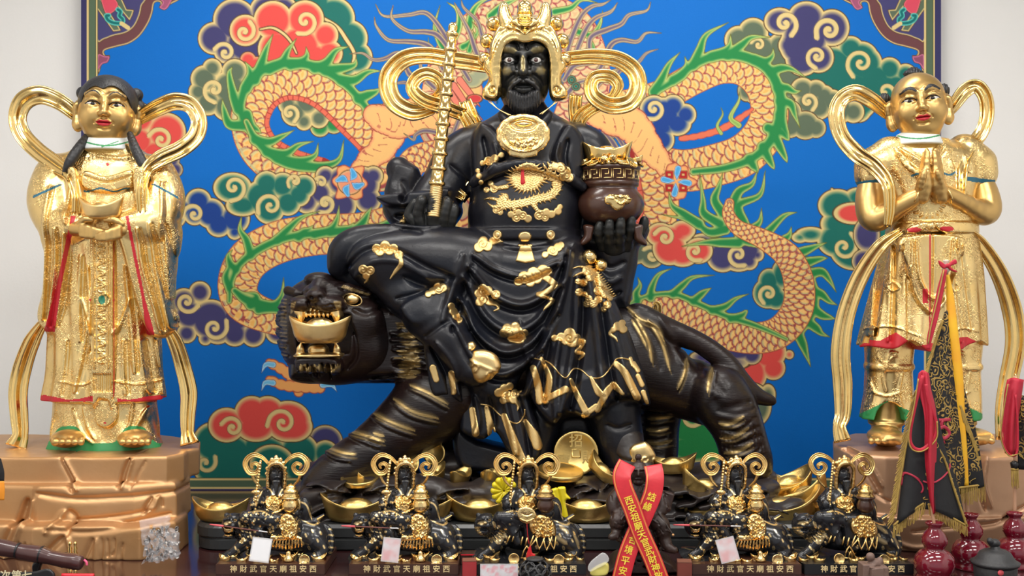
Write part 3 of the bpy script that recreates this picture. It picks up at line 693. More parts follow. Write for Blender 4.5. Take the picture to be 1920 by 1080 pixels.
    cloud(P,NV,[(610,330,20),(600,362,24),(575,378,24),(640,340,30),(680,345,34),(690,375,26),(640,385,30),(610,400,26),(700,330,20)],[(610,381,18,120,-1,1.3),(602,342,13,180,1,1.1)])
    cloud(P,TE,[(436,352,38,30),(500,345,26),(530,348,26),(570,350,24),(455,385,34,22),(505,392,30),(540,380,26),(490,370,34),(560,365,24)],[(438,351,24,100,-1,1.3),(507,386,24,150,1,1.3),(553,340,14,140,1,1.2)])
    # ---- left lower loop
    cloud(P,NV,[(375,548,22),(345,565,26),(395,600,40),(355,590,30),(408,617,30),(440,625,26),(475,628,24),(520,622,24),(565,618,24),(600,600,30),(440,600,30),(350,625,20),(385,635,14)],[(350,566,21,20,1,1.3),(402,615,24,330,1,1.35)])
    body(P,[(860,392),(800,405),(740,425),(680,438),(600,440),(525,453),(468,485),(446,530),(456,568),(500,592),(570,604),(640,606)],[42,44,42,40,38,40,40,38,36,32,32,32],mane=0)
    manespikes(P,[(800,430),(730,425),(660,430),(600,437),(540,445),(490,465),(450,495),(433,530),(430,565)],1,[[(470,478),(462,450),(450,430),(453,405)],[(442,505),(432,495),(428,480),(436,468)],[(520,450),(540,430),(565,408),(600,396)],[(590,440),(620,430),(632,410),(636,385)],
        [(668,430),(682,415),(690,400),(697,388)],[(560,445),(570,435),(580,430),(588,422)],[(620,436),(650,432),(655,428),(663,418)],[(720,425),(735,415),(745,400),(748,385)],[(431,540),(424,520),(430,500),(434,480)]],w=10,band=9)
    q=P.stroke([(800,470),(700,452),(620,455),(560,462),(515,482),(470,500),(436,545),(440,580)],[2,2,2]); P.mix(q[0],(.75,.75,.56),np.clip(.5-q[3],0,1)*.0)
    manespikes(P,[(440,545),(462,562),(500,574),(540,578),(620,578)],1,[[(470,572),(480,560),(476,552),(452,548)],[(485,580),(510,575),(528,555),(532,520)],[(540,588),(560,570),(575,560),(590,552)]],w=11,band=12)
    # lower clouds
    cloud(P,NV,[(610,830,34),(630,850,24),(655,842,20)],band=6)
    cloud(P,TE,[(400,830,40),(430,860,50),(392,880,30),(480,840,30),(500,860,46),(560,850,40),(480,900,50),(420,905,30),(560,900,40),(610,850,26),(640,860,20)],[(385,868,20,330,1,1.1)])
    cloud(P,TE,[(510,870,44,38),(560,880,30)],[],band=8)
    cloud(P,RD,[(425,797,36,34),(472,775,34),(502,775,34),(540,790,45,40),(480,800,40,30),(550,800,38,30)],[(436,802,20,200,1,1.3),(530,793,27,170,1,1.35)])
    # claws under the tiger's chin
    for pts in ([(505,680),(525,690),(545,705),(560,735)],[(505,712),(530,722),(560,725),(600,728)]):
        q=P.stroke(pts,[8,9,10,9]); d=q[3]-2*np.abs(np.sin(q[4]/5)); P.ramp(q[0],d,(.93,.66,.38),2,3,edge=(.85,.45,.35),line=(.6,.25,.2))
    for pts in ([(512,684),(498,684),(490,700)],[(512,718),(497,718),(490,734)],[(605,722),(622,722),(632,735)]):
        q=P.stroke(pts,[6,5,.6]); P.ramp(q[0],q[3],(.45,.75,.90),2,3,edge=(.9,.95,1),line=(.2,.3,.5),lw=.5)
    # ---- arch of the body behind the head
    body(P,[(830,240),(835,180),(850,120),(890,65),(950,30),(1010,22),(1070,50),(1095,100),(1100,160),(1075,240)],[44,46,44,42,38,38,40,42,44,44],fill=(.92,.68,.55),mane=0)
    for pts,w in (([(840,100),(825,80),(815,50),(825,10)],8),([(845,80),(860,50),(858,20),(838,4)],9),([(880,50),(885,25),(900,5),(930,-8)],9),([(920,30),(940,12),(960,2),(985,-8)],9),([(1040,22),(1070,15),(1090,0),(1120,5)],8),([(1085,60),(1110,65),(1125,45),(1130,20)],8),([(1100,110),(1112,95),(1110,80),(1104,70)],6),([(868,88),(880,80),(895,60),(885,40)],8),([(825,120),(815,105),(805,95),(803,70)],5),([(880,95),(884,80),(890,70),(886,55)],6)): spike(P,pts,w)
    body(P,[(760,330),(780,300),(830,290),(880,300)],[26,28,30],sc=18)
    # muscled chest / face of the dragon between the scrolls
    q=P.stroke([(700,215),(740,230),(790,215),(850,200),(880,170)],[20,28,34,30,24]); P.ramp(q[0],q[3]-3*np.abs(np.sin(q[4]/11)),(.94,.72,.46),4,6,edge=(.9,.58,.42),line=(.62,.25,.22))
    for k in range(11): P.mix(q[0],(.72,.36,.30),np.clip(1.2-np.abs((q[4]-q[6]*(.06+k*.085))-9*np.sin(q[5]*2.4+k)),0,1)*np.clip(-q[3]-3,0,1)*(q[5]>-.5+.25*(k%3)))
    cloud(P,(.60,.62,.50),[(885,150,22,16),(900,140,20,14)],band=3)
    for pts in ([(850,160),(870,190),(880,215)],[(862,150),(885,180),(900,200)],[(845,175),(860,200),(865,225)],[(870,205),(890,215),(905,225)]): 
        q=P.stroke(pts,[7,6,1]); P.ramp(q[0],q[3],(.90,.50,.42),1.5,2,edge=(.95,.72,.50),line=(.5,.2,.2))
    cloud(P,(.80,.25,.25),[(890,185,16,9),(880,215,18,10)],band=2,soft=2)
    # beard / whiskers, left
    for pts,w in (([(880,150),(850,100),(830,60),(800,25),(765,28),(720,30),(704,8)],6),([(860,120),(825,70),(800,60),(765,58),(735,35),(737,10)],6),([(830,130),(812,95),(795,82),(765,78),(728,75),(706,50),(702,32)],6),([(770,105),(745,100),(722,110),(700,112),(680,100),(656,101)],5),([(905,130),(890,90),(880,60),(862,25),(852,5)],6),([(925,110),(905,70),(895,40),(870,15),(865,0)],5),([(780,150),(765,135),(760,110),(790,95)],6),([(815,165),(800,150),(790,130),(785,100)],6),([(775,165),(760,155),(740,155),(712,142)],4),
        ([(845,255),(800,245),(780,252),(775,262),(757,250)],5),([(860,225),(850,250),(840,260),(855,270)],5)): hair(P,pts,w)
    # right whiskers
    for pts,w in (([(1060,110),(1072,70),(1090,30),(1110,12),(1130,8),(1145,0)],6),([(1070,125),(1095,62),(1115,35),(1145,22),(1158,5)],6),([(1105,105),(1108,70),(1140,55),(1165,45),(1180,28),(1212,20),(1220,4)],6),([(1100,165),(1130,120),(1145,85),(1165,75),(1195,78),(1212,62),(1240,62)],6),([(1150,150),(1165,130),(1195,118),(1212,100),(1234,92)],5),([(1058,150),(1075,125),(1100,120),(1128,118)],6),([(1110,170),(1140,140),(1160,128)],6),([(1060,180),(1085,155),(1120,150)],7)): hair(P,pts,w)
    for c in ((1072,150),(1080,162)): 
        for r_ in (9,5): cloud(P,TE,[(c[0],c[1],r_)],band=2,soft=2)
    # ---- right loop
    cloud(P,OV,[(1412,62,30),(1385,75,28),(1425,95,34),(1402,92,20),(1455,110,34),(1480,150,40),(1500,185,30),(1465,90,30)],[(1422,84,13,200,1,1.2)])
    cloud(P,TE,[(1595,92,26),(1620,120,36),(1560,130,46),(1540,150,42),(1575,160,40),(1615,110,34),(1668,130,24),(1698,140,22),(1680,165,30),(1640,150,34),(1600,180,50),(1560,125,40),(1720,160,24),(1660,175,40),(1610,205,26)],[(1614,118,27,120,1,1.35),(1660,172,24,120,-1,1.0)])
    cloud(P,OV,[(1505,168,24),(1530,170,22),(1545,180,22),(1515,192,26),(1560,190,24),(1575,205,28),(1600,210,22),(1535,200,26)],[(1515,190,17,60,-1,1.25)])
    cloud(P,OV,[(1480,230,30),(1510,235,28),(1530,240,20),(1480,210,24)],band=6)
    cloud(P,NV,[(1462,40,31,27),(1512,32,36,31),(1560,52,34,36),(1480,85,22),(1505,110,34),(1535,108,30),(1510,70,46),(1500,85,40)],[(1472,44,23,60,-1,1.3,3.8),(1554,57,24,150,1,1.35,3.8),(1532,106,20,100,1,1.35,3.8)])
    cloud(P,OV,[(1400,170,18,22),(1412,182,14)],band=5)
    body(P,[(1140,205),(1200,192),(1250,175),(1300,148),(1350,126),(1395,130),(1430,160),(1443,205),(1432,250),(1395,290),(1340,310),(1285,320),(1240,312),(1215,300)],[30,30,30,30,32,32,34,36,38,40,40,40,38,36],belly=0,mane=0)
    q=P.stroke([(1277,260),(1310,255),(1345,245),(1375,230),(1398,214),(1410,205)],[5,6,6,3]); P.ramp(q[0],q[3]-1*np.abs(np.sin(q[4]/5)),(.88,.45,.33),1,2,edge=(.86,.35,.3),line=(.6,.2,.18))
    manespikes(P,[(1226,174),(1262,152),(1300,122),(1345,104),(1395,106),(1440,130),(1462,175),(1462,220),(1446,262),(1412,296),(1360,315),(1300,322)],-1,[[(1226,172),(1240,150),(1255,120),(1275,98)],[(1262,150),(1280,140),(1288,125),(1284,106)],[(1300,122),(1312,95),(1325,65),(1366,42)],[(1335,106),(1355,98),(1368,85),(1370,64)],[(1365,104),(1390,85),(1410,70),(1445,70)],
        [(1415,112),(1435,115),(1448,105),(1450,90)],[(1445,135),(1465,128),(1485,130),(1512,146)],[(1458,165),(1475,165),(1490,172),(1503,170)],[(1462,190),(1482,195),(1490,215),(1500,240)],[(1462,215),(1468,235),(1475,250),(1478,262)],[(1450,250),(1462,275),(1472,295),(1476,305)],[(1430,275),(1440,295),(1448,310),(1452,318)],[(1405,298),(1412,310),(1418,318),(1420,326)],[(1440,240),(1465,248),(1475,258),(1480,262)]],w=11,band=12)
    for pts,w in (([(1385,235),(1370,220),(1385,190),(1386,172)],6),([(1352,250),(1345,235),(1355,215),(1352,202)],4)): spike(P,pts,w,(.55,.70,.35))
    # blue curl in front of the loop
    cloud(P,RO,[(1226,205,28),(1262,200,24),(1285,215,22),(1270,232,28,24),(1235,240,40,22),(1245,215,34),(1240,262,26)],[(1226,204,20,120,-1,1.3)])
    # right arm
    cloud(P,RO,[(1145,240,40,20),(1195,300,26,18)],band=3)
    hair(P,[(1160,285),(1145,262),(1130,250),(1110,262)],6); hair(P,[(1170,275),(1155,255),(1125,240)],5)
    body(P,[(1215,290),(1230,340),(1235,395),(1215,450)],[34,38,38,32],belly=1,mane=0)
    q=P.stroke([(1110,215),(1150,225),(1185,235),(1215,275),(1240,305),(1255,325)],[18,28,32,26,18,14]); sl,X,Y,d,S,T,L=q
    d=d-2.5*np.abs(np.sin(S/9)); P.ramp(sl,d,(.95,.75,.47),4,6,edge=(.90,.58,.42),line=(.62,.25,.22))
    for k in range(9):
        P.mix(sl,(.72,.36,.30),np.clip(1.1-np.abs((S-L*(.12+k*.1))-7*np.sin(T*2.2)),0,1)*np.clip(-d-3,0,1)*(T>-.3))
    # claws
    for cx,cy,sq in ((656,342,0),(1268,340,1)):
        A=np.linspace(0,2*math.pi,60,endpoint=False); R_=32+4*np.sin(A*6+1)+7*np.maximum(0,np.cos(A*4+(0 if sq else math.pi)))**3
        blob(P,np.stack([cx+R_*.95*np.cos(A),cy+R_*np.sin(A)],1),(.94,.68,.42),(.88,.52,.38),3,3,line=(.65,.28,.22),sm=False)
        if sq:
            for sx in (-1,1):
                for sy in (-1,1):
                    X0,X1=sorted((cx+sx*5,cx+sx*21)); Y0,Y1=sorted((cy+sy*5,cy+sy*20))
                    blob(P,[(X0,Y0),(X1,Y0),(X1,Y1),(X0,Y1)],(.72,.12,.14),(.88,.3,.25),2,1,lw=.6,sm=False); blob(P,[(X0+5,Y0+5),(X1-5,Y0+5),(X1-5,Y1-5),(X0+5,Y1-5)],(.93,.68,.42),lw=.3,band=.5,sm=False)
        else: cloud(P,(.93,.60,.45),[(cx,cy,24)],band=3,soft=6)
        for k in range(4):
            a=k*math.pi/2-(math.pi/2); pts=[(cx+r*math.cos(a+b),cy+r*math.sin(a+b)) for r,b in ((24,.15),(15,.5 if not sq else .1),(4,.3))]
            q=P.stroke(pts,[4,7,1] if not sq else [6,5.5,1]); P.ramp(q[0],q[3],(.30,.65,.88),1.5,3,edge=(.92,.96,1),line=(.3,.4,.6),lw=.4)
    # ---- right middle clouds
    cloud(P,OV,[(1195,470,28,26),(1222,478,26,26),(1180,485,20)],[(1222,479,17,220,1,1.2)],band=6)
    cloud(P,NV,[(1320,450,28,14),(1400,470,30),(1385,485,34,26),(1355,480,32),(1360,470,40,22),(1420,478,14),(1405,490,18)],[(1384,478,21,60,1,1.3)])
    cloud(P,RD,[(1238,440,28,24),(1280,432,26,20),(1256,465,34),(1310,470,28,26),(1280,480,30,22),(1262,440,40,20)],[(1247,445,19,200,1,1.3),(1303,471,18,60,1,1.25)])
    cloud(P,TE,[(1570,385,38,32),(1610,370,30,20),(1580,420,44,30),(1520,440,32,16),(1500,445,18,12),(1600,460,48),(1570,450,40,34),(1583,465,30),(1650,400,60),(1560,355,4)],[(1582,463,26,300,1,1.3)])
    cloud(P,RD,[(1600,400,40,22)],band=7,soft=4); cloud(P,NV,[(1625,440,26,34),(1620,490,24)],band=6)
    cloud(P,TE,[(1440,550,30),(1442,528,22,26),(1465,515,20,30),(1455,560,22)],[(1441,551,18,120,1,1.25)],band=6)
    # ---- tail
    cloud(P,RD,[(1440,660,36,34),(1400,700,40),(1450,690,24),(1410,740,28),(1480,665,10)],band=7); cloud(P,NV,[(1380,655,50,24),(1320,670,30,14),(1350,680,60,18),(1410,665,20)],band=6)
    cloud(P,OV,[(1410,760,38,44),(1440,740,16,22)],[],band=8); cloud(P,GR,[(1290,800,48,36),(1320,790,34),(1270,790,30),(1300,840,60,30),(1330,830,40)],[(1296,782,18,40,1,1.2)],band=8)
    manespikes(P,[(1385,395),(1378,420),(1395,448),(1430,455),(1480,478),(1515,520),(1525,575),(1500,620),(1465,640)],1,[[(1400,445),(1410,430),(1425,415),(1428,390)],[(1420,452),(1440,435),(1470,405),(1494,398)],[(1455,465),(1470,450),(1480,440),(1484,425)],[(1485,478),(1510,470),(1530,462),(1550,455)],[(1500,495),(1520,490),(1540,485),(1552,484)],[(1515,515),(1540,510),(1555,525),(1568,548)],[(1522,545),(1540,552),(1555,565),(1570,572)],[(1520,575),(1540,590),(1555,595),(1567,598)],[(1510,600),(1530,615),(1540,625),(1556,632)],[(1495,622),(1505,645),(1512,665),(1520,688)],
        [(1360,430),(1330,435),(1300,415),(1240,402)],[(1385,455),(1350,455),(1320,455),(1278,462)],[(1350,420),(1320,400),(1318,375),(1312,325)],[(1355,400),(1340,375),(1348,350),(1355,325)],[(1370,395),(1385,360),(1410,345),(1420,320)],[(1395,420),(1385,385),(1425,365),(1435,320)],[(1310,420),(1280,400),(1260,385),(1254,360)]],w=11,band=12)
    body(P,[(1368,380),(1366,402),(1385,428),(1430,448),(1475,478),(1497,525),(1495,580),(1462,622),(1410,634),(1345,618),(1285,588),(1230,582),(1185,600)],[9,12,15,19,25,29,30,30,30,32,32,30,28],sc=17,mane=0)
    manespikes(P,[(1180,570),(1215,555),(1265,552),(1310,570),(1360,592),(1410,608),(1445,622),(1475,636)],-1,[[(1195,565),(1193,550),(1200,535),(1196,520)],[(1220,558),(1222,540),(1235,515),(1260,503)],[(1262,552),(1280,535),(1300,520),(1340,516)],[(1300,565),(1315,552),(1325,545),(1334,540)],[(1335,582),(1360,575),(1380,560),(1404,551)],[(1370,598),(1390,592),(1398,585),(1402,582)]],w=9,band=7)
    # corners, border
    corner(P,0); corner(P,1916)
    X=(P.x0+P.st*np.arange(P.nx))[None,:]+np.zeros((P.ny,1)); Y=(P.y0+P.st*np.arange(P.ny))[:,None]+np.zeros((1,P.nx))
    E_=np.minimum(np.minimum(X-P.x0,(2*958-P.x0)-X)-0, (Y1_PANEL-Y))
    for a,b,c in ((-9,11,(.22,.21,.38)),(11,14.5,TAN),(14.5,15.5,(.3,.3,.2)),(15.5,27,(.34,.42,.33)),(27,28,(.3,.3,.2)),(28,31,TAN),(31,32,(.3,.3,.2))):
        m=((E_>=a)&(E_<b)); P.C[m]=c
# ---------------------------------------------------------------- the hall
M['wall']=mat('white_wall_paint',(.84,.83,.81),.7,0,.4,2,(.82,.81,.79),.0004,80)
M['ceil']=mat('ceiling_paint',(.75,.75,.74),.8)
M['floor']=mat('dark_floor_tiles',(.22,.20,.18),.35,0,.5,3,(.18,.16,.15))
M['table']=mat('dark_red_polished_table',(.030,.010,.011),.14,0,.6,4,(.045,.014,.014),.0002,30,coat=.6)
def struct(o): o['kind']='structure'; return o
WY=5.24
struct(boxo('wall_back',(0,WY+.06,1.2),(3.6,.05,2.05),M['wall']))
struct(boxo('wall_left',(-3.55,1.4,1.2),(.05,3.75,2.05),M['wall'])); struct(boxo('wall_right',(3.55,1.4,1.2),(.05,3.75,2.05),M['wall']))
struct(boxo('ceiling',(0,1.4,3.22),(3.6,3.85,.04),M['ceil'])); struct(boxo('floor',(0,1.4,-.84),(3.6,3.85,.04),M['floor']))
t=empty('altar_table',(0,4.2,-.8),'dark red polished altar table that all the statues stand on','table')
boxo('tabletop',(0,4.10,-.02),(3.0,1.08,.02),M['table'],t,.004)
boxo('apron',(0,3.06,-.12),(2.95,.02,.08),M['table'],t)
for x in (-2.8,2.8):
    for y in (3.1,5.1): boxo('leg',(x,y,-.42),(.06,.06,.38),M['table'],t,.006)
boxo('back_apron',(0,5.14,-.12),(2.95,.02,.08),M['table'],t)
M['lampg']=mat('lamp_diffuser',(.9,.9,.9),.5,emit=(1,.97,.92,5.))
M['lampf']=mat('lamp_frame_white',(.8,.8,.8),.4)
for i,(x,y,z,sx,sy,tl) in enumerate(LAMPS):
    e=empty('ceiling_lamp',(x,y,3.18),'white rectangular ceiling lamp above the altar hall','lamp','ceiling lamps')
    boxo('lamp_frame',(x,y,3.165),(sx/2+.03,sy/2+.03,.014),M['lampf'],e); boxo('diffuser',(x,y,3.145),(sx/2,sy/2,.005),M['lampg'],e)
# painted panel
frp=Fr(5.16); PS=5.16/FPX
Y1_PANEL=928.
PP=Paint(152,-70,1764,Y1_PANEL,1.25,(.0,.41,.76)); paint_mural(PP)
xx=(PP.x0+PP.st*np.arange(PP.nx)-960)*PS; zz=CAMZ-(PP.y0+PP.st*np.arange(PP.ny)-540)*PS
GX,GZ=np.meshgrid(xx,zz); V=np.stack([GX.ravel(),np.full(GX.size,5.16),GZ.ravel()],1); ii=np.arange(GX.size).reshape(GX.shape)
Q=np.stack([ii[:-1,:-1].ravel(),ii[1:,:-1].ravel(),ii[1:,1:].ravel(),ii[:-1,1:].ravel()],1)
me=meshnp(V,Q); c=np.ones((GX.size,4),np.float32); c[:,:3]=np.clip(PP.C.reshape(-1,3),0,1)
at=me.color_attributes.new('paint_colour','BYTE_COLOR','POINT'); at.data.foreach_set('color_srgb',c.ravel())
m=mat('mural_paint',(.5,.5,.5),.6,0,spec=.2,bump=.0003,bscale=160); nt=m.node_tree; a=_n(nt,'ShaderNodeAttribute'); a.attribute_name='paint_colour'; nt.links.new(a.outputs['Color'],nt.nodes['Principled BSDF'].inputs['Base Color'])
mp=empty('painted_dragon_panel',(0,5.2,0),'large blue wall panel painted with a coiling scaled dragon and curling clouds','painting')
link('painted_surface',me,m,mp)
X0=(152-960)*PS; X1=(1764-960)*PS; Z0=CAMZ-(Y1_PANEL-540)*PS; Z1=CAMZ+(610)*PS
M['navy']=mat('navy_frame_paint',(.04,.04,.10),.5)
boxo('backing_board',((X0+X1)/2,5.20,(Z0+Z1)/2),((X1-X0)/2,.035,(Z1-Z0)/2),M['navy'],mp)
# ---------------------------------------------------------------- the tiger
def rnd_hairs(x0,y0,x1,y1,n,L,ang,w,h,seed,jit=12):
    r=random.Random(seed); o=[]
    for i in range(n):
        x,y=r.uniform(x0,x1),r.uniform(y0,y1); a=math.radians(ang+r.uniform(-jit,jit)); l=L*r.uniform(.6,1.4)
        o.append(([(x,y),(x+l*.5*math.cos(a),y+l*.5*math.sin(a)+r.uniform(-1.5,1.5)),(x+l*math.cos(a),y+l*math.sin(a))],w,h*r.choice((1,-1,-1))))
    return o
FT=Fr(4.42)
tg=empty('tiger_statue',(0.25,4.42,0),'large black carved tiger that the seated bearded deity rides, gold ingot in its jaws','statue')
S=Sculpt(FT,(505,505,-150),(1470,945,150),.0050)
# trunk
S.cap([(790,640,10,88),(900,655,0,92),(1020,665,-5,95),(1150,668,-5,88),(1240,708,0,62),(1310,736,5,52),(1362,752,5,50)],12,sm=4)
S.ell((1175,645,-5),(78,70,74),14)
S.slab([(700,560),(790,570),(800,640),(795,690),(780,716),(735,718),(640,718),(570,718),(545,700),(560,640),(640,560)],10,82,34,6)
# near hind leg and far one
S.cap([(1348,742,50,56),(1376,785,60,46),(1392,830,60,42),(1400,875,58,44),(1385,905,72,30)],12,sm=3)
S.cap([(1240,720,-60,52),(1234,790,-66,38),(1232,850,-66,36),(1225,880,-55,30)],10,sm=3)
# forelegs
S.cap([(838,735,45,82),(770,790,62,60),(700,845,78,48),(640,885,88,44),(600,915,98,36)],12,sm=3)
S.cap([(600,925,104,30),(575,930,112,20)],8); 
for a in (0,1,2): S.cap([(598+a*14,918+a*7,122-a*2,14),(578+a*14,930+a*6,134,12)],5)
S.cap([(870,750,-50,52),(850,810,-50,38),(842,880,-50,32)],10)
# tail
S.cap([(1195,590,20,22),(1240,612,24,20),(1310,643,26,18),(1360,678,34,17),(1392,718,44,16),(1420,742,46,12),(1448,752,46,8)],8,sm=4)
R_=[]; ST=[]
# furrows beside the stripes, hair on the mane block, muscles
R_+=[([(1240,600),(1262,640),(1282,685)],7,4),([(1205,620),(1225,650),(1235,690)],8,-4),([(1300,665),(1318,700),(1345,730)],9,-5)]
for q in ([(895,560,),(905,600),(900,650)],[(1330,745),(1345,760),(1395,750)]): R_.append((q,9,-5))
R_+=rnd_hairs(735,575,792,705,64,34,3,2.6,3.2,3,10)
R_+=rnd_hairs(560,705,730,716,18,40,0,2.2,2.2,4,4)
for i in range(6): y=765+i*17; R_+=[([(1335+i*4,y),(1370+i*4,y+5),(1405+i*3,y-4)],4,-2.5)]
for i in range(5): y=775+i*17; R_+=[([(1205,y),(1232,y+5),(1262,y)],4,-2.5)]
for x in range(1345,1420,7): R_+=[([(x,790+ (x%3)*9),(x+3,815),(x+5,840)],1.6,-2.2)]
for p in ([(768,722),(800,735),(840,758)],[(738,748),(775,772),(822,785)],[(700,775),(735,792),(778,808)],[(655,808),(690,818),(720,828)],[(608,836),(640,848),(668,852)],[(700,812),(720,818)],
          [(1288,672),(1283,700),(1270,730)],[(1335,690),(1330,710),(1326,735)],[(1348,795),(1370,795),(1395,780)],[(1350,822),(1375,820),(1404,803)],[(1358,850),(1385,846),(1412,830)],
          [(1215,786),(1240,784),(1262,781)],[(1212,806),(1235,808),(1255,803)],[(1210,830),(1235,832),(1260,827)],[(1190,590),(1215,640),(1222,680)],[(1215,600),(1240,640),(1256,695)],[(1185,600),(1200,625),(1212,650)],[(1175,575),(1200,598),(1230,612),(1245,640)],[(1222,880),(1260,870)]):
    ST.append((p,2.6,.85)); ST.append(([(a,b-2) for a,b in p],5,.12)); ST.append(([(a+3,b+8) for a,b in p],2,.22)); R_.append((p,3,2.5)); R_.append(([(a+1,b+5) for a,b in p],3,-2.5))
S.relief(R_,-60,160)
r0=random.Random(5)
for i in range(70):
    y=r0.uniform(590,708); x=782-r0.uniform(0,14)-abs(y-650)*.02; ST.append(([(x-r0.uniform(10,30),y+r0.uniform(-2,2)),(x+8,y)],1.5,r0.uniform(.3,.8)))
S.done('body',M['tiger'],tg,paint=lambda px,py,V,n: strokes_mask(px,py,ST)*(n[:,1]<.2))
# head
S=Sculpt(FT,(505,505,-40),(745,735,210),.0036)
S.ell((632,622,48),(104,92,100),6); S.ell((690,640,40),(62,70,72),20)
S.slab([(519,600),(530,560),(560,530),(600,514),(625,522),(690,535),(728,570),(738,640),(722,690),(690,712),(580,716),(545,690),(524,650)],25,58,40,10)
S.ell((598,524,70),(28,26,14),10); S.ell((612,548,110),(44,34,22),12)
S.ell((570,570,138),(29,36,17),7); S.ell((619,570,142),(31,38,17),7)          # muzzle lobes
S.ell((592,554,162),(19,20,12),6); S.cap([(600,535,128,16),(594,548,150,12)],10)
S.cap([(630,556,118,8),(652,541,108,11),(690,548,92,9)],8)                       # brow
S.cap([(556,550,108,8),(540,545,92,9)],10)
S.ell((688,600,100),(30,30,34),14); S.ell((700,650,78),(24,34,40),14)
S.slab([(560,668),(598,663),(640,668),(641,694),(600,699),(561,694)],112,48,8,5)     # bearded chin
S.slab([(556,590),(640,588),(655,600),(652,655),(640,666),(560,666),(548,650),(548,604)],150,82,10,5,'s')   # mouth
S.ell((583,558,178),(4.5,8,4),2,op='s'); S.ell((600,558,178),(4.5,8,4),2,op='s')
S.ell((660,561,118),(17,10,11),3,op='s',rot=(0,14,0))
R_=[([(592,564),(594,575),(596,585)],2.2,-5),([(640,600),(668,620),(672,665),(655,690)],4,-5),([(636,535),(655,530),(690,536)],3,-3),([(668,580),(690,588),(712,580)],5,-4)]
R_+=rnd_hairs(518,570,545,700,40,22,184,2.2,1.7,8,14)+rnd_hairs(560,676,640,692,26,16,92,1.8,3,9,8)+rnd_hairs(555,566,575,580,10,14,190,1.2,1.6,2)+rnd_hairs(615,566,640,580,10,14,-8,1.2,1.6,2)+rnd_hairs(640,540,700,546,16,12,20,1.5,2,12)
S.relief(R_,-40,220)
ST=[]
for i in range(34):
    x=562+i*2.3; ST.append(([(x,682+r0.uniform(0,6)),(x+r0.uniform(-1,1),698)],1.0,r0.uniform(.5,.95)))
for i in range(16): ST.append(([(640+i*3.2,540+i*.9),(646+i*3.2,534+i*1.2)],1.2,.45))
for i in range(12): ST.append(([(555-i*.5,566+i*1.6),(545,570+i*1.6)],1,.35)); ST.append(([(625+i*.6,566+i*1.4),(640,566+i*1.8)],1,.35))
for i in range(20): y=560+i*7; ST.append(([(524+abs(y-620)*.05,y),(538,y+2)],1.3,.25))
hd=S.done('head',M['tiger'],tg,paint=lambda px,py,V,n: strokes_mask(px,py,ST)*(n[:,1]<.2))
S=Sculpt(FT,(540,570,60),(660,612,200),.0026)
S.slab([(553,576),(575,573),(598,573),(636,576),(644,592),(632,594),(612,590),(590,592),(565,592),(556,590)],128,26,5,3)
for x in (566,630): S.cap([(x,582,148,9),(x+(-1 if x<600 else 1),594,150,6.5),(x,606,150,1.5)],4)
for x in range(576,624,8): S.ell((x,590,152),(4,5,6),1.5)
S.relief([([(x,580),(x,596)],1.1,-2) for x in range(572,628,8)],60,220)
S.done('upper_teeth',M['leaf'],hd)
S=Sculpt(FT,(540,636,60),(660,675,200),.0026)
S.slab([(556,664),(598,660),(640,662),(641,668),(600,671),(558,669)],130,30,3,3); S.ell((597,655,128),(20,20,12),4)
for x in (563,632): S.cap([(x,666,140,9),(x,654,144,6),(x+(2 if x<600 else -3),642,146,1.5)],4)
S.done('lower_teeth',M['leaf'],hd)
V,F=sphere_geo(FT((660,561,116)),(13*FT.u,8*FT.u,9*FT.u)); V2,F2=lathe_geo([(17*FT.u,0),(18.5*FT.u,1*FT.u),(17*FT.u,2.2*FT.u),(15*FT.u,1*FT.u),(17*FT.u,0)],FT((661,562,116)),24,sy=.62,rot=(90,14,0))
link('eye',join_me([(V,F),(V2,F2)]),M['leaf'],hd)
me=mesh(*ingot_geo(107*FT.u,60*FT.u,37*FT.u,10*FT.u,c=FT((600,643,168))-np.array((0,0,0)))); weld(me)
props(link('gold_ingot',me,M['leaf']),'boat-shaped gold ingot clenched between the big black tiger\'s teeth','ingot')
# ---------------------------------------------------------------- the riding deity
FD=Fr(4.42)
dt=empty('deity_statue',(0.06,4.42,0),'large black-faced bearded deity statue in dark robe riding the tiger','statue')
S=Sculpt(FD,(615,190,-140),(1240,890,205),.0046)
S.loft([(190,984,-5,34,34),(215,985,-5,52,42),(232,987,0,88,56),(262,990,0,102,66),(300,990,4,103,76),(345,988,10,103,88),(400,983,14,106,96),(432,982,12,104,92),(470,984,8,104,88),(520,990,0,110,80)],6,n=2.3)
# draped skirt over the tiger's flank
S.slab([(884,440),(985,452),(1078,440),(1100,480),(1135,530),(1165,590),(1190,650),(1215,735),(1214,760),(1178,748),(1120,775),(1060,782),(1030,795),(1005,765),(985,710),(960,740),(930,770),(880,745),(845,690),(820,640),(815,560),(835,500),(862,462)],(62,1000,600,0,.05),66,46,14)
S.slab([(990,690),(1010,672),(1090,700),(1160,672),(1200,690),(1216,745),(1212,757),(1180,745),(1140,752),(1118,778),(1095,782),(1062,770),(1040,793),(1015,775),(992,735)],(112,1100,700,0,.12),22,12,10)
# lower left hem panel
S.slab([(870,735),(930,730),(985,735),(1000,770),(1012,812),(1012,850),(985,872),(955,850),(930,810),(905,824),(868,812),(862,790)],(98,940,800,.1,.1),22,12,8)
# far sides / back cloth
S.slab([(700,560),(800,560),(850,640),(880,740),(870,770),(830,735),(800,705),(780,650),(740,600)],50,40,20,10)
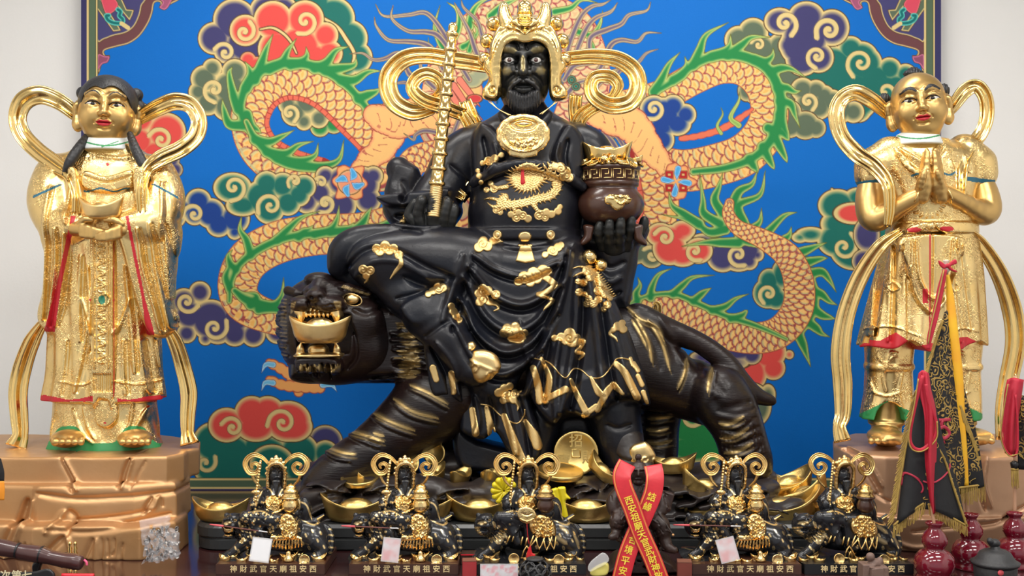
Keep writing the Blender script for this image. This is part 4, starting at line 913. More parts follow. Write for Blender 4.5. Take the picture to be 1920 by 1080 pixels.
# raised thigh, knee and rolled robe edge
S.cap([(880,500,70,70),(800,490,82,62),(730,490,92,50),(692,490,92,42)],14,sm=3)
S.cap([(712,512,92,36),(765,555,100,40),(808,590,110,38)],12)
S.cap([(636,500,72,22),(650,468,80,30),(690,448,84,26),(760,446,84,22),(820,470,80,24),(868,482,70,20)],5,sm=4)
S.cap([(636,505,66,14),(662,522,60,16),(705,545,55,18),(752,590,50,18),(775,625,50,18)],8,sm=3)
# cuff flap below the knee
S.slab([(752,578),(775,556),(812,535),(862,522),(866,540),(845,575),(805,602),(775,608)],(128,800,570,-.2,.2),22,9,6)
# shin with puttee
S.cap([(800,590,112,46),(845,635,128,40),(888,690,140,34)],10)
S.slab([(796,640),(830,650),(862,720),(868,755),(840,742),(812,742),(802,700)],108,22,10,8)
# arms: viewer's left
S.cap([(900,268,-10,37),(862,300,-12,44),(838,345,0,42),(800,385,34,34)],12,sm=3)
S.cap([(905,268,5,31),(850,330,-20,40)],12)
S.cap([(748,318,-6,24),(764,335,-4,24),(752,362,-2,30)],8); S.slab([(722,372),(738,310),(762,304),(786,318),(780,345),(770,378)],-6,26,14,4)
S.slab([(706,372),(740,364),(800,360),(845,355),(838,378),(790,388),(735,390)],28,44,6,4)
S.slab([(722,384),(790,384),(850,375),(868,400),(838,436),(800,446),(760,440),(728,416)],10,46,18,8)
# viewer's right
S.cap([(1080,264,-12,34),(1108,290,-16,38),(1112,350,-14,38),(1120,420,0,38)],12,sm=3)
S.cap([(1138,440,10,44),(1150,480,10,42),(1146,530,5,36),(1150,560,0,30)],12,sm=3)
S.slab([(1092,430),(1206,420),(1210,450),(1180,472),(1110,472),(1090,462)],2,48,16,8)
S.slab([(1110,470),(1190,462),(1180,500),(1175,560),(1176,585),(1150,560),(1125,520)],0,40,14,8)
# collars of cloth on the chest: over-robe edges
S.slab([(905,228),(932,250),(950,292),(930,318),(892,338),(884,280),(890,245)],(56,915,280,.5,.1),20,10,6)
S.slab([(1064,232),(1045,262),(1032,300),(1050,322),(1092,345),(1096,280),(1088,245)],(56,1062,280,-.5,.1),20,10,6)
S.cap([(884,345,72,9),(920,322,92,11),(985,306,102,9),(1050,322,92,11),(1092,350,72,9)],4,sm=4)
S.cap([(940,215,48,7),(960,240,66,9),(984,262,76,10)],4); S.cap([(1030,215,48,7),(1010,240,66,9),(984,262,76,10)],4)
# belt
S.loft([(431,981,13,108,97),(453,981,13,107,96)],3,n=2.3,cap=5)
S.cap([(882,455,60,4),(930,462,98,4),(985,466,110,4),(1040,462,98,4),(1078,455,60,4)],3,sm=3)
# legs at the bottom
S.cap([(1150,770,60,52),(1160,820,66,44),(1172,860,74,40)],10)
S.cap([(1010,790,60,40),(1000,850,60,36)],8); S.slab([(858,790),(900,820),(1015,850),(1020,880),(880,880),(850,840)],40,40,14,8); S.slab([(985,770),(1140,760),(1150,880),(1000,885)],10,50,14,8)
R_=[]
def fold(p,w=7,h=7): R_.append((p,w,h)); R_.append(([(a,b+w*1.5) for a,b in p],w*.75,-h*.95))
fold([(888,478),(930,506),(985,518),(1045,492)],6,6); fold([(880,500),(925,553),(980,572),(1030,545),(1055,490)],7,8)
fold([(870,520),(905,590),(955,622),(1010,600),(1052,530)],8,9); fold([(862,560),(895,625),(945,660),(1000,640),(1045,580)],8,9); fold([(850,600),(885,665),(930,700),(975,690),(1015,650)],8,8)
for p,w,h in (([(1070,470),(1050,560),(1020,650),(985,740)],8,9),([(1062,480),(1040,565),(1006,650),(972,735)],5,-8),([(1082,520),(1078,620),(1066,700),(1050,770)],8,8),([(1094,520),(1092,620),(1082,700),(1070,765)],6,-8),
    ([(1105,520),(1118,620),(1126,700),(1135,760)],8,7),([(1118,520),(1134,620),(1146,700),(1158,750)],5,-7),([(1140,570),(1160,650),(1178,720),(1190,745)],6,6),([(1030,640),(1020,700),(1022,760)],5,-7),([(1048,640),(1040,700),(1040,780)],6,6),
    ([(975,600),(985,660),(1000,690)],4,3),([(890,745),(898,790),(890,815)],5,6),([(918,745),(928,790),(922,810)],5,-6),([(945,745),(958,800),(968,850)],6,6),([(972,745),(985,800),(995,860)],5,-6),
    ([(885,500),(866,560),(850,620)],7,-7),([(868,480),(850,540),(832,600)],7,6),([(650,500),(690,470),(740,470),(800,500),(850,520)],6,-8),([(664,520),(700,492),(750,492),(800,520)],6,4),([(760,520),(800,535),(850,520)],6,-5),([(745,560),(790,548),(830,530)],4,-5),
    ([(905,250),(912,290),(900,330)],5,-5),([(925,262),(930,290),(915,318)],4,4),([(1068,255),(1062,290),(1072,330)],5,-5),([(1050,262),(1045,290),(1060,318)],4,4),([(735,400),(790,404),(840,398)],5,-5),([(735,418),(790,424),(830,418)],4,5),([(752,430),(790,436)],4,-4),
    ([(840,300),(870,330),(880,370)],5,-5),([(1120,480),(1150,500),(1178,490)],5,-5),([(1125,510),(1150,528),(1172,520)],5,5),([(1130,540),(1155,555),(1172,548)],4,-5),([(744,330),(752,350),(748,372)],5,-4),
    ([(820,640),(850,680),(862,740)],5,5),([(808,650),(835,700),(845,740)],4,-6),([(800,630),(850,600),(880,622)],4,-4),([(1140,800),(1160,806),(1185,800)],4,-4)): R_.append((p,w,h))
S.relief(R_,20,230)
S.want_tree=True
rb=S.done('robe',M['robeD'],dt,paint=lambda px,py,V,n: px*0)
TREE=S.tree
# ---- gold ornament laid on the robe
def cl_em(circ,sp=(),tail=None,h=2.3):
    f=[sd_discs(circ)]; 
    if tail: f.append(sd_stroke(tail[0],tail[1]))
    a=np.array([(c[0]-c[2],c[1]-c[2],c[0]+c[2],c[1]+c[2]) for c in circ]); x0,y0=a[:,:2].min(0)-3; x1,y1=a[:,2:].max(0)+3
    if tail: t=np.array(tail[0]); x0=min(x0,t[:,0].min()-8); y0=min(y0,t[:,1].min()-8); x1=max(x1,t[:,0].max()+8); y1=max(y1,t[:,1].max()+8)
    emblem(TREE,FD,sd_union(*f),(x0,y0,x1,y1),h,1.,spiral_groove(sp) if sp else None,'cloud_emblem',M['emb'],dt)
cl_em([(706,466,9),(722,461,10),(738,466,9),(712,472,9),(748,478,9),(730,470,9)],[(722,464,9,0,1),(745,478,7,90,1),(706,468,7,180,-1)],([(750,480),(752,495),(742,508),(732,522)],[4,5,4,2]))
cl_em([(681,505,9),(694,507,9),(687,516,8)],[(681,505,8,0,1),(695,507,8,180,-1)],([(685,516),(689,524),(684,530)],[5,3,2]))
cl_em([(812,546,8),(822,541,11),(830,540,9),(803,552,7)],[(822,541,10,0,1)])
cl_em([(850,584,8),(856,592,8),(846,574,7),(862,600,6)])
cl_em([(905,541,9),(898,550,9),(915,545,9),(908,560,10),(930,552,9),(900,566,9),(918,566,8)],[(905,545,9,0,1),(906,562,9,60,-1),(930,552,7,90,1)],([(915,568),(930,570),(935,578),(926,583)],[5,4,3,1.5]))
cl_em([(983,520,12),(1000,512,12),(1018,508,12),(1028,508,8),(972,528,9),(994,530,9),(1006,522,11)],[(985,522,10,0,1),(1008,513,11,180,-1)],([(1020,518),(1034,528),(1040,536),(1022,548),(1008,552),(1026,558),(1036,564),(1024,576),(1019,582)],[7,7,6,5,4,4,4,3,1]))
cl_em([(951,616,10),(945,624,9),(966,612,9),(960,632,10),(978,628,9),(970,622,11),(984,624,7)],[(954,620,9,0,1),(976,626,8,180,-1)],([(960,636),(975,640),(985,634)],[6,5,2]))
cl_em([(1040,634,7),(1052,632,9),(1068,626,12),(1080,634,9),(1072,640,12),(1060,640,8)],[(1068,634,11,0,1)],([(1082,640),(1094,640),(1088,652),(1082,660),(1094,664),(1086,674)],[6,5,4,5,4,2]))
cl_em([(1158,612,9),(1166,606,7),(1150,618,6),(1168,618,8)],[],([(1150,616),(1144,626),(1154,634),(1158,642)],[4,4,3,1]))
cl_em([(945,728,9),(935,736,9),(955,724,8),(952,744,11),(944,750,8),(966,738,9),(974,730,6),(962,750,8)],[(950,738,10,0,1),(965,738,7,200,-1)],([(966,752),(972,760),(970,770)],[5,4,1]))
cl_em([(1015,296,9),(1040,318,10),(1050,326,8)],[(1042,320,8,0,1)]) if False else None
cl_em([(905,455,10),(898,464,10),(914,462,10),(924,452,8),(906,452,9)],[(905,458,9,0,1)],([(922,456),(935,452),(942,453)],[5,4,2]))
cl_em([(1022,478,7),(1034,470,9),(1046,464,9),(1052,460,7),(1040,474,7)],[(1036,470,8,0,1)])
cl_em([(916,302,9),(928,297,8),(940,291,6),(905,306,6)],[(917,302,8,0,1)]); cl_em([(1040,312,8),(1050,314,10),(1060,322,11),(1067,333,9),(1056,332,8)],[(1052,317,8,0,1),(1063,330,7,180,-1)])
cl_em([(898,330,6),(896,320,5),(902,342,5)]); cl_em([(755,416,6),(752,424,5),(758,406,4)])
# tassel plate on the belt
emblem(TREE,FD,sd_union(sd_poly([(975,462),(985,457),(996,462),(1004,490),(985,494),(966,490)],False),sd_poly([(972,462),(970,458),(999,458),(998,462)],False)),(962,454,1008,498),3.5,1.,None,'belt_tassel',M['emb'],dt)
for c,r,k in (((933,440),9,'belt_stud'),((984,443),13,'belt_buckle'),((1032,440),9,'belt_stud')):
    emblem(TREE,FD,sd_discs([(c[0],c[1],r,r*(.72 if k=='belt_buckle' else 1))]),(c[0]-r-2,c[1]-r-2,c[0]+r+2,c[1]+r+2),6,1.,None if k=='belt_buckle' else (lambda X,Y,c=c: 2.5*np.exp(-((np.hypot(X-c[0],Y-c[1])-5)/1.2)**2)),k,M['leaf'],dt)
# fringe bars and edging of the hems
def bars(L,w=5): 
    for i,p in enumerate(L):
        rr_=[q*(1.22 if q>2 else 1) for q in np.atleast_1d(p[1])]; f=sd_stroke(p[0],rr_); a=np.array(p[0]); m_=max(np.atleast_1d(p[1]))+3
        emblem(TREE,FD,f,(a[:,0].min()-m_,a[:,1].min()-m_,a[:,0].max()+m_,a[:,1].max()+m_),1.9,1.,(lambda X,Y: .7*np.sin((X*.9+Y*.25)*2.2)**2),'hem_stripe',M['emb'],dt)
bars([([(1000,690),(1008,720),(1012,752)],[5,6,6]),([(1015,672),(1030,710),(1022,752)],[3,5,6]),([(1025,748),(1060,730)],[5,6]),([(1070,712),(1082,740),(1100,775)],[3,5,6]),([(1095,778),(1118,762)],[5,5]),([(1108,708),(1122,735),(1135,742)],[3,6,4]),
      ([(1120,768),(1138,735),(1150,720)],[5,6,4]),([(1150,722),(1168,738)],[6,3]),([(1155,682),(1172,700),(1195,745)],[5,6,6]),([(1188,682),(1196,695)],[4,4]),([(1196,705),(1204,722)],[4,4]),([(1206,735),(1213,755)],[4,3]),([(1182,672),(1186,685)],[3,3]),
      ([(885,768),(892,812)],[5,6]),([(912,765),(922,812)],[4,7]),([(945,780),(968,840),(980,868)],[5,8,8]),([(985,790),(1000,815),(1008,835)],[4,8,8]),([(846,700),(850,735)],[5,5]),([(812,690),(818,712)],[6,5])])
for p in ([(1003,672),(1030,680),(1050,702),(1062,708),(1075,692),(1090,694),(1108,708),(1130,706),(1148,685),(1158,672),(1180,675),(1188,690)],[(1140,790),(1140,790.1)],[(902,758),(920,762),(940,780),(968,794),(982,780),(984,768)]):
    if len(p)>2: bars([(p,[1.6,1.6])])
# dragon on the belly (own drawing: coiled body, mane of rays, clouds)
rr=random.Random(2)
bd=[(948,368),(938,380),(955,384),(985,380),(1010,372),(1034,366),(1046,348),(1038,330),(1020,326)]
fs=[sd_stroke(bd,[6,8,8,8,8,8,8,7,5],6),sd_discs([(986,333,27,22),(990,318,20,13)])]
for i in range(30):
    a=i/30*2*math.pi; l=rr.uniform(10,18); fs.append(sd_stroke([(988+24*math.cos(a),334+20*math.sin(a)),(988+(26+l)*math.cos(a+.1),334+(20+l*.8)*math.sin(a+.1))],[4,.5]))
P_=smooth_pts(bd,6)
for i in range(0,len(P_)-1,2):
    t=P_[i+1]-P_[i]; t/=np.linalg.norm(t)+1e-9; nn=np.array((-t[1],t[0])); a=P_[i]
    for sg in (-1,1): fs.append(sd_stroke([tuple(a+nn*sg*5),tuple(a+nn*sg*12+t*3)],[3,.5]))
for p,r in (([(1030,328),(1032,314),(1026,304)],[5,4,1]),([(1030,316),(1038,306),(1034,303)],[3,3,1]),([(1022,314),(1018,306)],[3,1]),([(950,350),(930,352),(920,346)],[5,4,2]),([(1000,384),(1010,396),(1022,396)],[5,4,2]),([(948,384),(926,388),(914,380)],[5,4,1]),([(940,376),(920,372),(908,374)],[4,3,1]),([(945,390),(930,398)],[4,1]),([(960,386),(965,396),(958,400)],[4,3,1])): fs.append(sd_stroke(p,r))
gro=[sd_stroke(bd,[.1,.1],6)]
def gb(X,Y): 
    s=np.abs(np.sin(X*.6+2*np.sin(Y*.35)))*np.abs(np.sin(Y*.7+1.5*np.sin(X*.3))); return 1.5*s
emblem(TREE,FD,sd_union(*fs),(898,296,1064,408),3.6,.9,gb,'dragon_emblem',M['emb'],dt)
for c in ([(926,354,8),(912,356,6),(920,344,6)],[(968,408,9),(980,404,9),(958,402,7),(990,410,8),(972,398,7)],[(1010,404,9),(1022,408,8),(1034,402,8),(1046,396,8),(1024,398,8),(1050,388,6)],[(930,394,7),(938,398,6)]):
    cl_em(c,[(c[0][0],c[0][1],c[0][2]*.8,0,1),(c[1][0],c[1][1],c[1][2]*.8,180,-1)])
# small dragon on the skirt
fs=[sd_discs([(1100,508,9),(1106,520,8),(1094,530,8),(1122,545,9),(1134,552,8)]),sd_stroke([(1100,505),(1116,515),(1122,530),(1132,545),(1144,560)],[7,7,7,8,5]),sd_stroke([(1098,502),(1086,500),(1074,503)],[3,2,.8]),sd_stroke([(1096,510),(1084,514),(1074,520)],[3,2,.8]),sd_stroke([(1104,500),(1112,500)],[3,1]),sd_discs([(1086,548,8),(1096,552,6),(1104,560,7),(1112,570,8),(1138,572,8),(1084,528,6),(1132,580,6),(1100,570,7),(1122,562,8)])]
for i in range(14): a=1112+i*2.6; b=506+i*4.; fs.append(sd_stroke([(a,b),(a+10,b-5)],[3,.5]))
emblem(TREE,FD,sd_union(*fs),(1068,494,1160,590),3.6,.9,gb,'dragon_emblem',M['emb'],dt)
# knee guard and toe guards
def guard(c,R,d,name='boot_guard'):
    S=Sculpt(FD,(c[0]-R*1.3,c[1]-R*1.3,d-30),(c[0]+R*1.3,c[1]+R*1.3,d+30),.0032)
    A=np.linspace(0,2*math.pi,14,endpoint=False); S.slab([(c[0]+R*(1+.05*math.cos(5*a))*math.cos(a),c[1]+R*(1+.05*math.cos(5*a))*math.sin(a)) for a in A],d,11,R*.7,3)
    rl=[]
    for dx,dy in ((-.35,-.4),(.4,-.3),(-.1,.45)):
        q=[(c[0]+R*dx+R*.2*math.cos(a),c[1]+R*dy+R*.2*math.sin(a)) for a in np.linspace(0,5,8)]; rl.append((q,2,2.4))
    S.relief(rl); return S.done(name,M['leaf'],dt)
S=Sculpt(FD,(870,645,120),(950,730,200),.0034)
S.slab([(884,662),(905,655),(930,665),(940,688),(925,705),(905,718),(890,712),(882,690)],164,16,16,4); S.relief([([(890,675),(896,670),(902,676),(896,684)],2,2.5),([(916,690),(922,684),(928,690),(922,698)],2,2.5),([(884,662),(905,672),(938,686)],3,2)])
S.done('boot_guard',M['leaf'],dt); guard((884,649),9,160,'boot_stud'); guard((1203,853),25,118)
# ---- head
S=Sculpt(FD,(915,50,-60),(1050,232,110),.0026)
S.ell((981,118,12),(50,56,66),4); S.ell((981,160,18),(43,50,44),18); S.slab([(932,80),(960,68),(981,66),(1004,68),(1029,80),(1031,140),(1026,178),(1006,202),(981,208),(956,202),(936,178),(931,140)],8,54,30,6)
S.cap([(981,190,0,34),(984,225,-8,38)],10)
S.ell((955,112,58),(17,12,10),6,op='s'); S.ell((1005,112,58),(17,12,10),6,op='s')
S.cap([(938,94,52,6),(954,91,62,8),(972,99,64,5)],6); S.cap([(1023,94,52,6),(1006,91,62,8),(990,99,64,5)],6)
S.cap([(981,100,62,6),(981,120,70,6.5),(981,135,79,9)],6); S.ell((970,137,66),(7,8,6),5); S.ell((992,137,66),(7,8,6),5)
S.ell((953,136,44),(16,14,12),9); S.ell((1010,136,44),(16,14,12),9)
S.cap([(940,112,50,3.2),(948,104,57,4),(960,103,59,4),(970,111,54,3)],3,sm=2); S.cap([(991,111,54,3),(1000,103,59,4),(1012,104,57,4),(1021,112,50,3.2)],3,sm=2)
S.cap([(941,115,50,3),(954,122,57,3.5),(969,114,54,3)],3,sm=2); S.cap([(992,114,54,3),(1006,122,57,3.5),(1020,115,50,3)],3,sm=2)
S.cap([(964,157,62,4),(974,152,69,5),(982,154,71,4.5),(990,152,69,5),(1001,157,62,4)],4)
S.cap([(966,165,60,4),(982,169,68,6.5),(999,165,60,4)],4,sm=2); S.slab([(964,160),(982,156),(1001,160),(982,165)],74,12,3,2,'s')
S.relief([([(962,76),(970,84),(972,94)],2.2,-4),([(988,76),(986,84),(989,94)],2.2,-4),([(964,140),(950,152),(945,172)],5,-5),([(1000,140),(1014,152),(1019,172)],5,-5),([(979,82)],2.5,3),([(973,106),(969,118),(970,128)],4,-3),([(990,106),(993,118),(992,128)],4,-3)],10,120)
hm=lambda px,py,V,n: strokes_mask(px,py,[([(942,92),(968,95)],5,.75),([(996,95),(1020,91)],5,.75),([(980,104),(981,134)],4,.8),([(942,132),(958,134)],7,.6),([(1006,134),(1022,131)],7,.6),([(940,165),(948,185)],6,.4),([(1026,160),(1018,185)],6,.4),([(950,74),(1015,74)],5,.3)])*(n[:,1]<.1)
hd=S.done('head',M['skinD'],dt,paint=hm)
for x in (955,1005):
    s_=-1 if x<980 else 1
    link('eye',join_me([(*sphere_geo(FD((x,113,50)),10*FD.u),0),(*sphere_geo(FD((x,112.5,55.8)),(5.4*FD.u,4.8*FD.u,5.4*FD.u)),1)]),[M['eyewhite'],M['eyeiris']],hd)
S=Sculpt(FD,(940,140,20),(1025,225,110),.0026)
S.slab([(952,172),(966,170),(981,175),(998,170),(1011,172),(1014,192),(1004,208),(981,217),(960,208),(950,192)],(56,981,190,0,-.1),18,12,3)
S.cap([(976,150,76,3.5),(964,157,72,3.8),(956,166,66,3.4),(952,178,60,2)],2); S.cap([(986,150,76,3.5),(1000,157,72,3.8),(1008,166,66,3.4),(1012,178,60,2)],2)
S.relief([([(x,174),(x+(x-981)*.1,212)],1.4,-1.8) for x in range(953,1013,5)],20,120)
S.done('beard',M['hair'],dt)
# ---- crown
S=Sculpt(FD,(890,-15,-70),(1080,195,110),.0034)
S.slab([(924,180),(918,110),(926,75),(945,50),(984,42),(1024,50),(1044,75),(1052,110),(1046,180),(1036,182),(1036,110),(1028,84),(1005,72),(984,74),(963,72),(944,82),(935,110),(936,182)],20,44,8,4,flat=True)
S.cap([(936,178,52,5),(935,115,60,5),(944,84,64,5),(963,72,70,4.5),(984,76,74,4),(1005,72,70,4.5),(1027,84,64,5),(1036,115,60,5),(1036,178,52,5)],3,sm=4)
S.cap([(924,150,44,7),(923,105,50,7),(936,70,56,7),(960,54,64,6),(984,62,70,6),(1008,54,64,6),(1034,70,56,7),(1046,105,50,7),(1046,150,44,7)],3,sm=4)
S.cap([(930,150,54,5),(929,108,60,5),(940,77,64,5),(962,63,70,5),(984,69,74,5),(1006,63,70,5),(1031,77,64,5),(1041,108,60,5),(1041,150,54,5)],3,sm=4)
S.ell((984,60,10),(52,50,32),8)
for sg in (-1,1):
    X=lambda v: 984+sg*v
    S.slab([(X(10),46),(X(22),36),(X(28),18),(X(33),6),(X(43),5),(X(50),16),(X(51),34),(X(44),52),(X(28),60)],52,15,8,4)
    S.slab([(X(47),112),(X(60),106),(X(76),116),(X(77),130),(X(68),144),(X(72),158),(X(80),170),(X(78),184),(X(62),190),(X(50),187),(X(45),165)],48,13,8,3)
    for x,y in ((58,45),(70,77),(74,112)): S.cap([(X(x),y,18,14.5)],2); S.cap([(X(x-16),y,14,8),(X(x),y,18,8)],3)
S.cap([(984,14,34,14)],2); S.cap([(984,30,34,11),(984,26,34,15)],3); S.ell((984,-3,34),(4,4,8),2)
S.slab([(956,42),(970,34),(984,30),(998,34),(1012,42),(1000,56),(984,60),(968,56)],72,14,8,3)
R_=[([(970,40),(984,36),(998,40)],2,3),([(972,47),(984,50),(996,47)],2,-3),([(976,42),(984,44),(992,42)],2,-3),([(976,54),(984,56),(992,54)],1.6,3),([(950,52),(968,60),(984,68)],2,3),([(1018,52),(1000,60),(984,68)],2,3)]
for sg in (-1,1):
    R_+=[([(984+sg*(60+6*math.cos(a)*k),168+8*math.sin(a)*k) for a,k in zip(np.linspace(0,7,10),np.linspace(1.2,.3,10))],1.6,-2.5)]
S.relief(R_,0,120)
S.done('crown',M['leafb'],dt)
# ---- golden cloud scrolls
sw=lambda nm,pts,w_,t,m_=None,**k: sweep(nm,FD,pts,w_,t,m_ or M['leafb'],dt,**k)
sw('scroll_ribbon',[(925,124,10),(890,118,6),(850,112,0),(800,104,0),(760,110,2),(732,136,4),(728,165,6),(742,194,6),(775,210,6),(815,204,4),(820,212,4)],[15,16,17,16,17,18,18,18,17,10,2],9,n=7)
sw('scroll_ribbon',[(868,215,-6),(830,200,12),(795,188,20),(774,168,22),(780,148,20),(800,138,18),(822,148,16),(828,168,12),(812,182,6)],[13,14,14,13,13,13,12,10,4],8,n=7)
sw('scroll_ribbon',[(872,372,40),(850,352,20),(866,320,4),(882,280,-4),(884,240,-6),(868,212,-6)],[8,14,18,16,15,12],8,prof='fold',n=6)
sw('scroll_ribbon',[(820,378,34),(845,362,30),(868,338,20),(884,300,4)],[6,9,12,8],6,prof='fold',n=6)
sw('scroll_ribbon',[(872,190,-12),(880,212,-8),(892,236,-8)],[13,15,14],8,n=6)
sw('scroll_ribbon',[(1040,113,10),(1080,108,6),(1120,106,2),(1160,112,2),(1190,134,4),(1196,165,6),(1180,192,6),(1145,198,6),(1115,182,6),(1108,160,4),(1118,144,4),(1145,144,4),(1158,160,4),(1150,178,2),(1138,184,0)],[13,14,15,16,17,17,17,16,15,14,13,13,12,9,4],9,n=7)
sw('scroll_ribbon',[(1125,196,-2),(1105,206,-6),(1088,222,-10),(1078,250,-16)],[12,13,14,12],8,n=6)
sw('scroll_ribbon',[(1080,178,-14),(1078,205,-14),(1082,240,-16)],[13,13,12],8,n=6)
sw('scroll_ribbon',[(1160,555,-6),(1185,588,-20),(1210,600,-30),(1228,592,-30),(1232,574,-28),(1226,566,-28)],[8,9,9,10,9,4],7,n=6)
sw('scroll_ribbon',[(1150,560,20),(1178,590,-10),(1204,612,-20)],[6,9,7],5,prof='flat',n=6)
# ---- hands
def hand(name,caps,h=.0026,m_='skinD'):
    a=np.array([p for c in caps for p in c]); lo=a[:,:3].min(0)-a[:,3].max()-2; hi=a[:,:3].max(0)+a[:,3].max()+2
    S=Sculpt(FD,lo,hi,h)
    for c in caps: S.cap(c,3.5,sm=2)
    return S.done(name,M[m_],dt,paint=lambda px,py,V,n:px*0)
hand('hand',[[(808,428,70,24),(812,412,74,26)],[(832,430,70,20),(800,440,66,22)],
  [(792,425,90,11),(784,400,98,10),(790,378,104,9.5),(792,373,100,8.5)],[(812,420,96,12),(812,392,106,10.5),(815,368,106,9.5),(816,364,104,8.5)],[(830,420,92,11.5),(833,400,100,10),(838,382,100,9),(837,376,98,8.5)],[(844,424,84,10),(849,404,92,8.5),(852,392,92,7.5),(850,388,90,7)],
  [(780,418,72,11),(768,402,70,10),(774,388,72,9),(778,380,74,8)]])
hand('hand',[[(1160,452,40,30),(1150,460,44,24)],[(1128,462,52,10),(1122,436,78,8.5),(1125,421,82,7.5)],[(1144,466,56,10.5),(1142,436,86,9),(1143,417,90,8)],[(1161,466,56,10.5),(1163,434,88,9),(1164,413,92,8)],[(1177,462,52,9.5),(1182,430,80,8.5),(1184,411,84,7.5)],[(1195,445,40,10),(1206,425,44,9),(1208,413,46,8)]])
for sg,x in ((1,1103),(-1,1196)):
    S=Sculpt(FD,(x-26,408,40),(x+26,470,110),.003); 
    S.slab([(x-9*sg,422),(x+10*sg,424),(x+8*sg,440),(x+4*sg,452),(x-14*sg,462),(x-17*sg,455),(x-8*sg,440)],74,14,6,3); S.done('sleeve_tip',M['brown'],dt)
# beads at the elbow
for c in ((1105,482,88,15),(1126,497,84,13)): V,F=sphere_geo(FD(c[:3]),FD.r(c,c[3])); link('bead',weld(mesh(V,F)),M['leafb'],dt)
# boots
S=Sculpt(FD,(1120,800,30),(1240,900,150),.0045)
S.cap([(1172,830,80,36),(1185,862,96,30),(1200,880,112,24),(1212,882,118,18)],8); S.relief([([(1140,838),(1170,846),(1205,838)],3,-4),([(1150,860),(1175,868),(1195,860)],3,3)])
S.done('boot',M['rockD'],dt)
# ---- the jointed whip rod it holds
FW=Fr(4.42-105*FD.u)
a=np.array(FW((850,42,0))); b=np.array(FW((814,395,0))); ax=b-a; L=np.linalg.norm(ax); ax/=L; u=FW.u
wr=empty('whip_rod',tuple(b),'long segmented gold whip rod held upright in the deity\'s hand','rod')
q=Vector(ax).to_track_quat('Z','Y').to_matrix(); q=np.array(q)
def along(prof): 
    V,F=lathe_geo(prof,n=28); return [a+q@np.array(v) for v in V],F
segs=[(0,0),(5,1),(8,5),(9,10),(8,16),(8.5,18),(11.5,20),(12,24),(9.5,27),(9,28)]
N=10; s0=28; pr=[(r*u,z*u) for r,z in segs]
for i in range(N):
    z0=s0+i*28.; R0=9+i*.35; 
    pr+=[((R0)*u,(z0+1)*u),((R0+.3)*u,(z0+19)*u),((R0+3.4)*u,(z0+21)*u),((R0+3.8)*u,(z0+24)*u),((R0+3.2)*u,(z0+26.5)*u),((R0+.2)*u,(z0+28)*u)]
V,F=along(pr+[(0,(s0+N*28)*u)]); link('jointed_shaft',weld(mesh(V,F)),M['leafb'],wr)
z0=s0+N*28; gp=[(0,z0*u)]
for i in range(14): gp+=[((11.6)*u,(z0+i*4.2)*u),((12.6)*u,(z0+i*4.2+2)*u),((11.6)*u,(z0+i*4.2+4)*u)]
V,F=along(gp+[(0,(z0+60)*u)]); link('wound_grip',weld(mesh(V,F)),M['leaf'],wr)
# ---- treasure pot
FP=Fr(4.42-48*FD.u); u=FP.u; c=FP((1145,420,0)); tp=empty('treasure_pot',tuple(c),'brown lacquered treasure pot heaped with gold in the deity\'s other hand','pot')
z=lambda y:(420-y)*u
lathe('pot_body',[(0,z(424)),(30*u,z(422)),(50*u,z(412)),(60*u,z(398)),(63*u,z(384)),(60*u,z(370)),(50*u,z(358)),(46*u,z(353)),(52*u,z(350)),(53*u,z(343)),(49*u,z(340)),(0,z(340))],c,M['brown'],tp,n=56)
lathe('pot_rim',[(0,z(345)),(50*u,z(345)),(53*u,z(342)),(53*u,z(320)),(56*u,z(318)),(56*u,z(314)),(50*u,z(313)),(0,z(313))],c,M['brown'],tp,n=56)
# key fret on the rim
L_=[]
def fretseg(a0,y0,a1,y1):
    n=max(2,int(abs(a1-a0)*20)); V=[];F=[]
    for i in range(n+1):
        t=i/n; A=a0+(a1-a0)*t; y=y0+(y1-y0)*t
        for dr,dy in ((53,-.7),(54.2,-.7),(54.2,.7),(53,.7)):
            da=0 if y0==y1 else (dy/54); V.append(c+np.array((math.sin(A+da)*dr*u,-math.cos(A+da)*dr*u,z(y+(dy if y0==y1 else 0)))))
    F=[(i*4+j,i*4+(j+1)%4,(i+1)*4+(j+1)%4,(i+1)*4+j) for i in range(n) for j in range(4)]+[(0,1,2,3),(4*n+3,4*n+2,4*n+1,4*n)]; L_.append((V,F))
for k in range(-4,4):
    A=k*.42; 
    for s_ in ((A,338,A,322),(A,322,A+.26,322),(A+.26,322,A+.26,331),(A+.26,331,A+.13,331),(A+.36,322,A+.36,338),(A+.36,338,A+.1,338)): fretseg(*s_)
link('fret_band',join_me(L_),M['leaf'],tp)
S=Sculpt(FP,(1110,350,30),(1180,400,75),.0020)
S.slab([(1133,372),(1140,366),(1157,364),(1175,366),(1184,374),(1180,382),(1172,384),(1166,392),(1157,395),(1148,391),(1143,384),(1135,382)],(66,1157,380,.06,0),5,6,2,sm=True)
S.relief([([(1150,372),(1157,376),(1164,372)],1.5,2),([(1150,384),(1157,388),(1164,384)],1.5,2),([(1147,378),(1150,380)],1.3,-2),([(1164,378),(1167,380)],1.3,-2),([(1136,370),(1146,372)],1.2,1.8),([(1136,377),(1144,378)],1.2,1.8),([(1168,372),(1180,370)],1.2,1.8),([(1170,379),(1180,378)],1.2,1.8)])
S.done('pot_mask',M['leafb'],tp)
me=weld(mesh(*ingot_geo(96*u,50*u,30*u,13*u,c=FP((1138,308,0))))); props(link('gold_ingot',me,M['leafb']),'large gold ingot crowning the heap in the brown treasure pot','ingot')
r0=random.Random(9); L_=[]
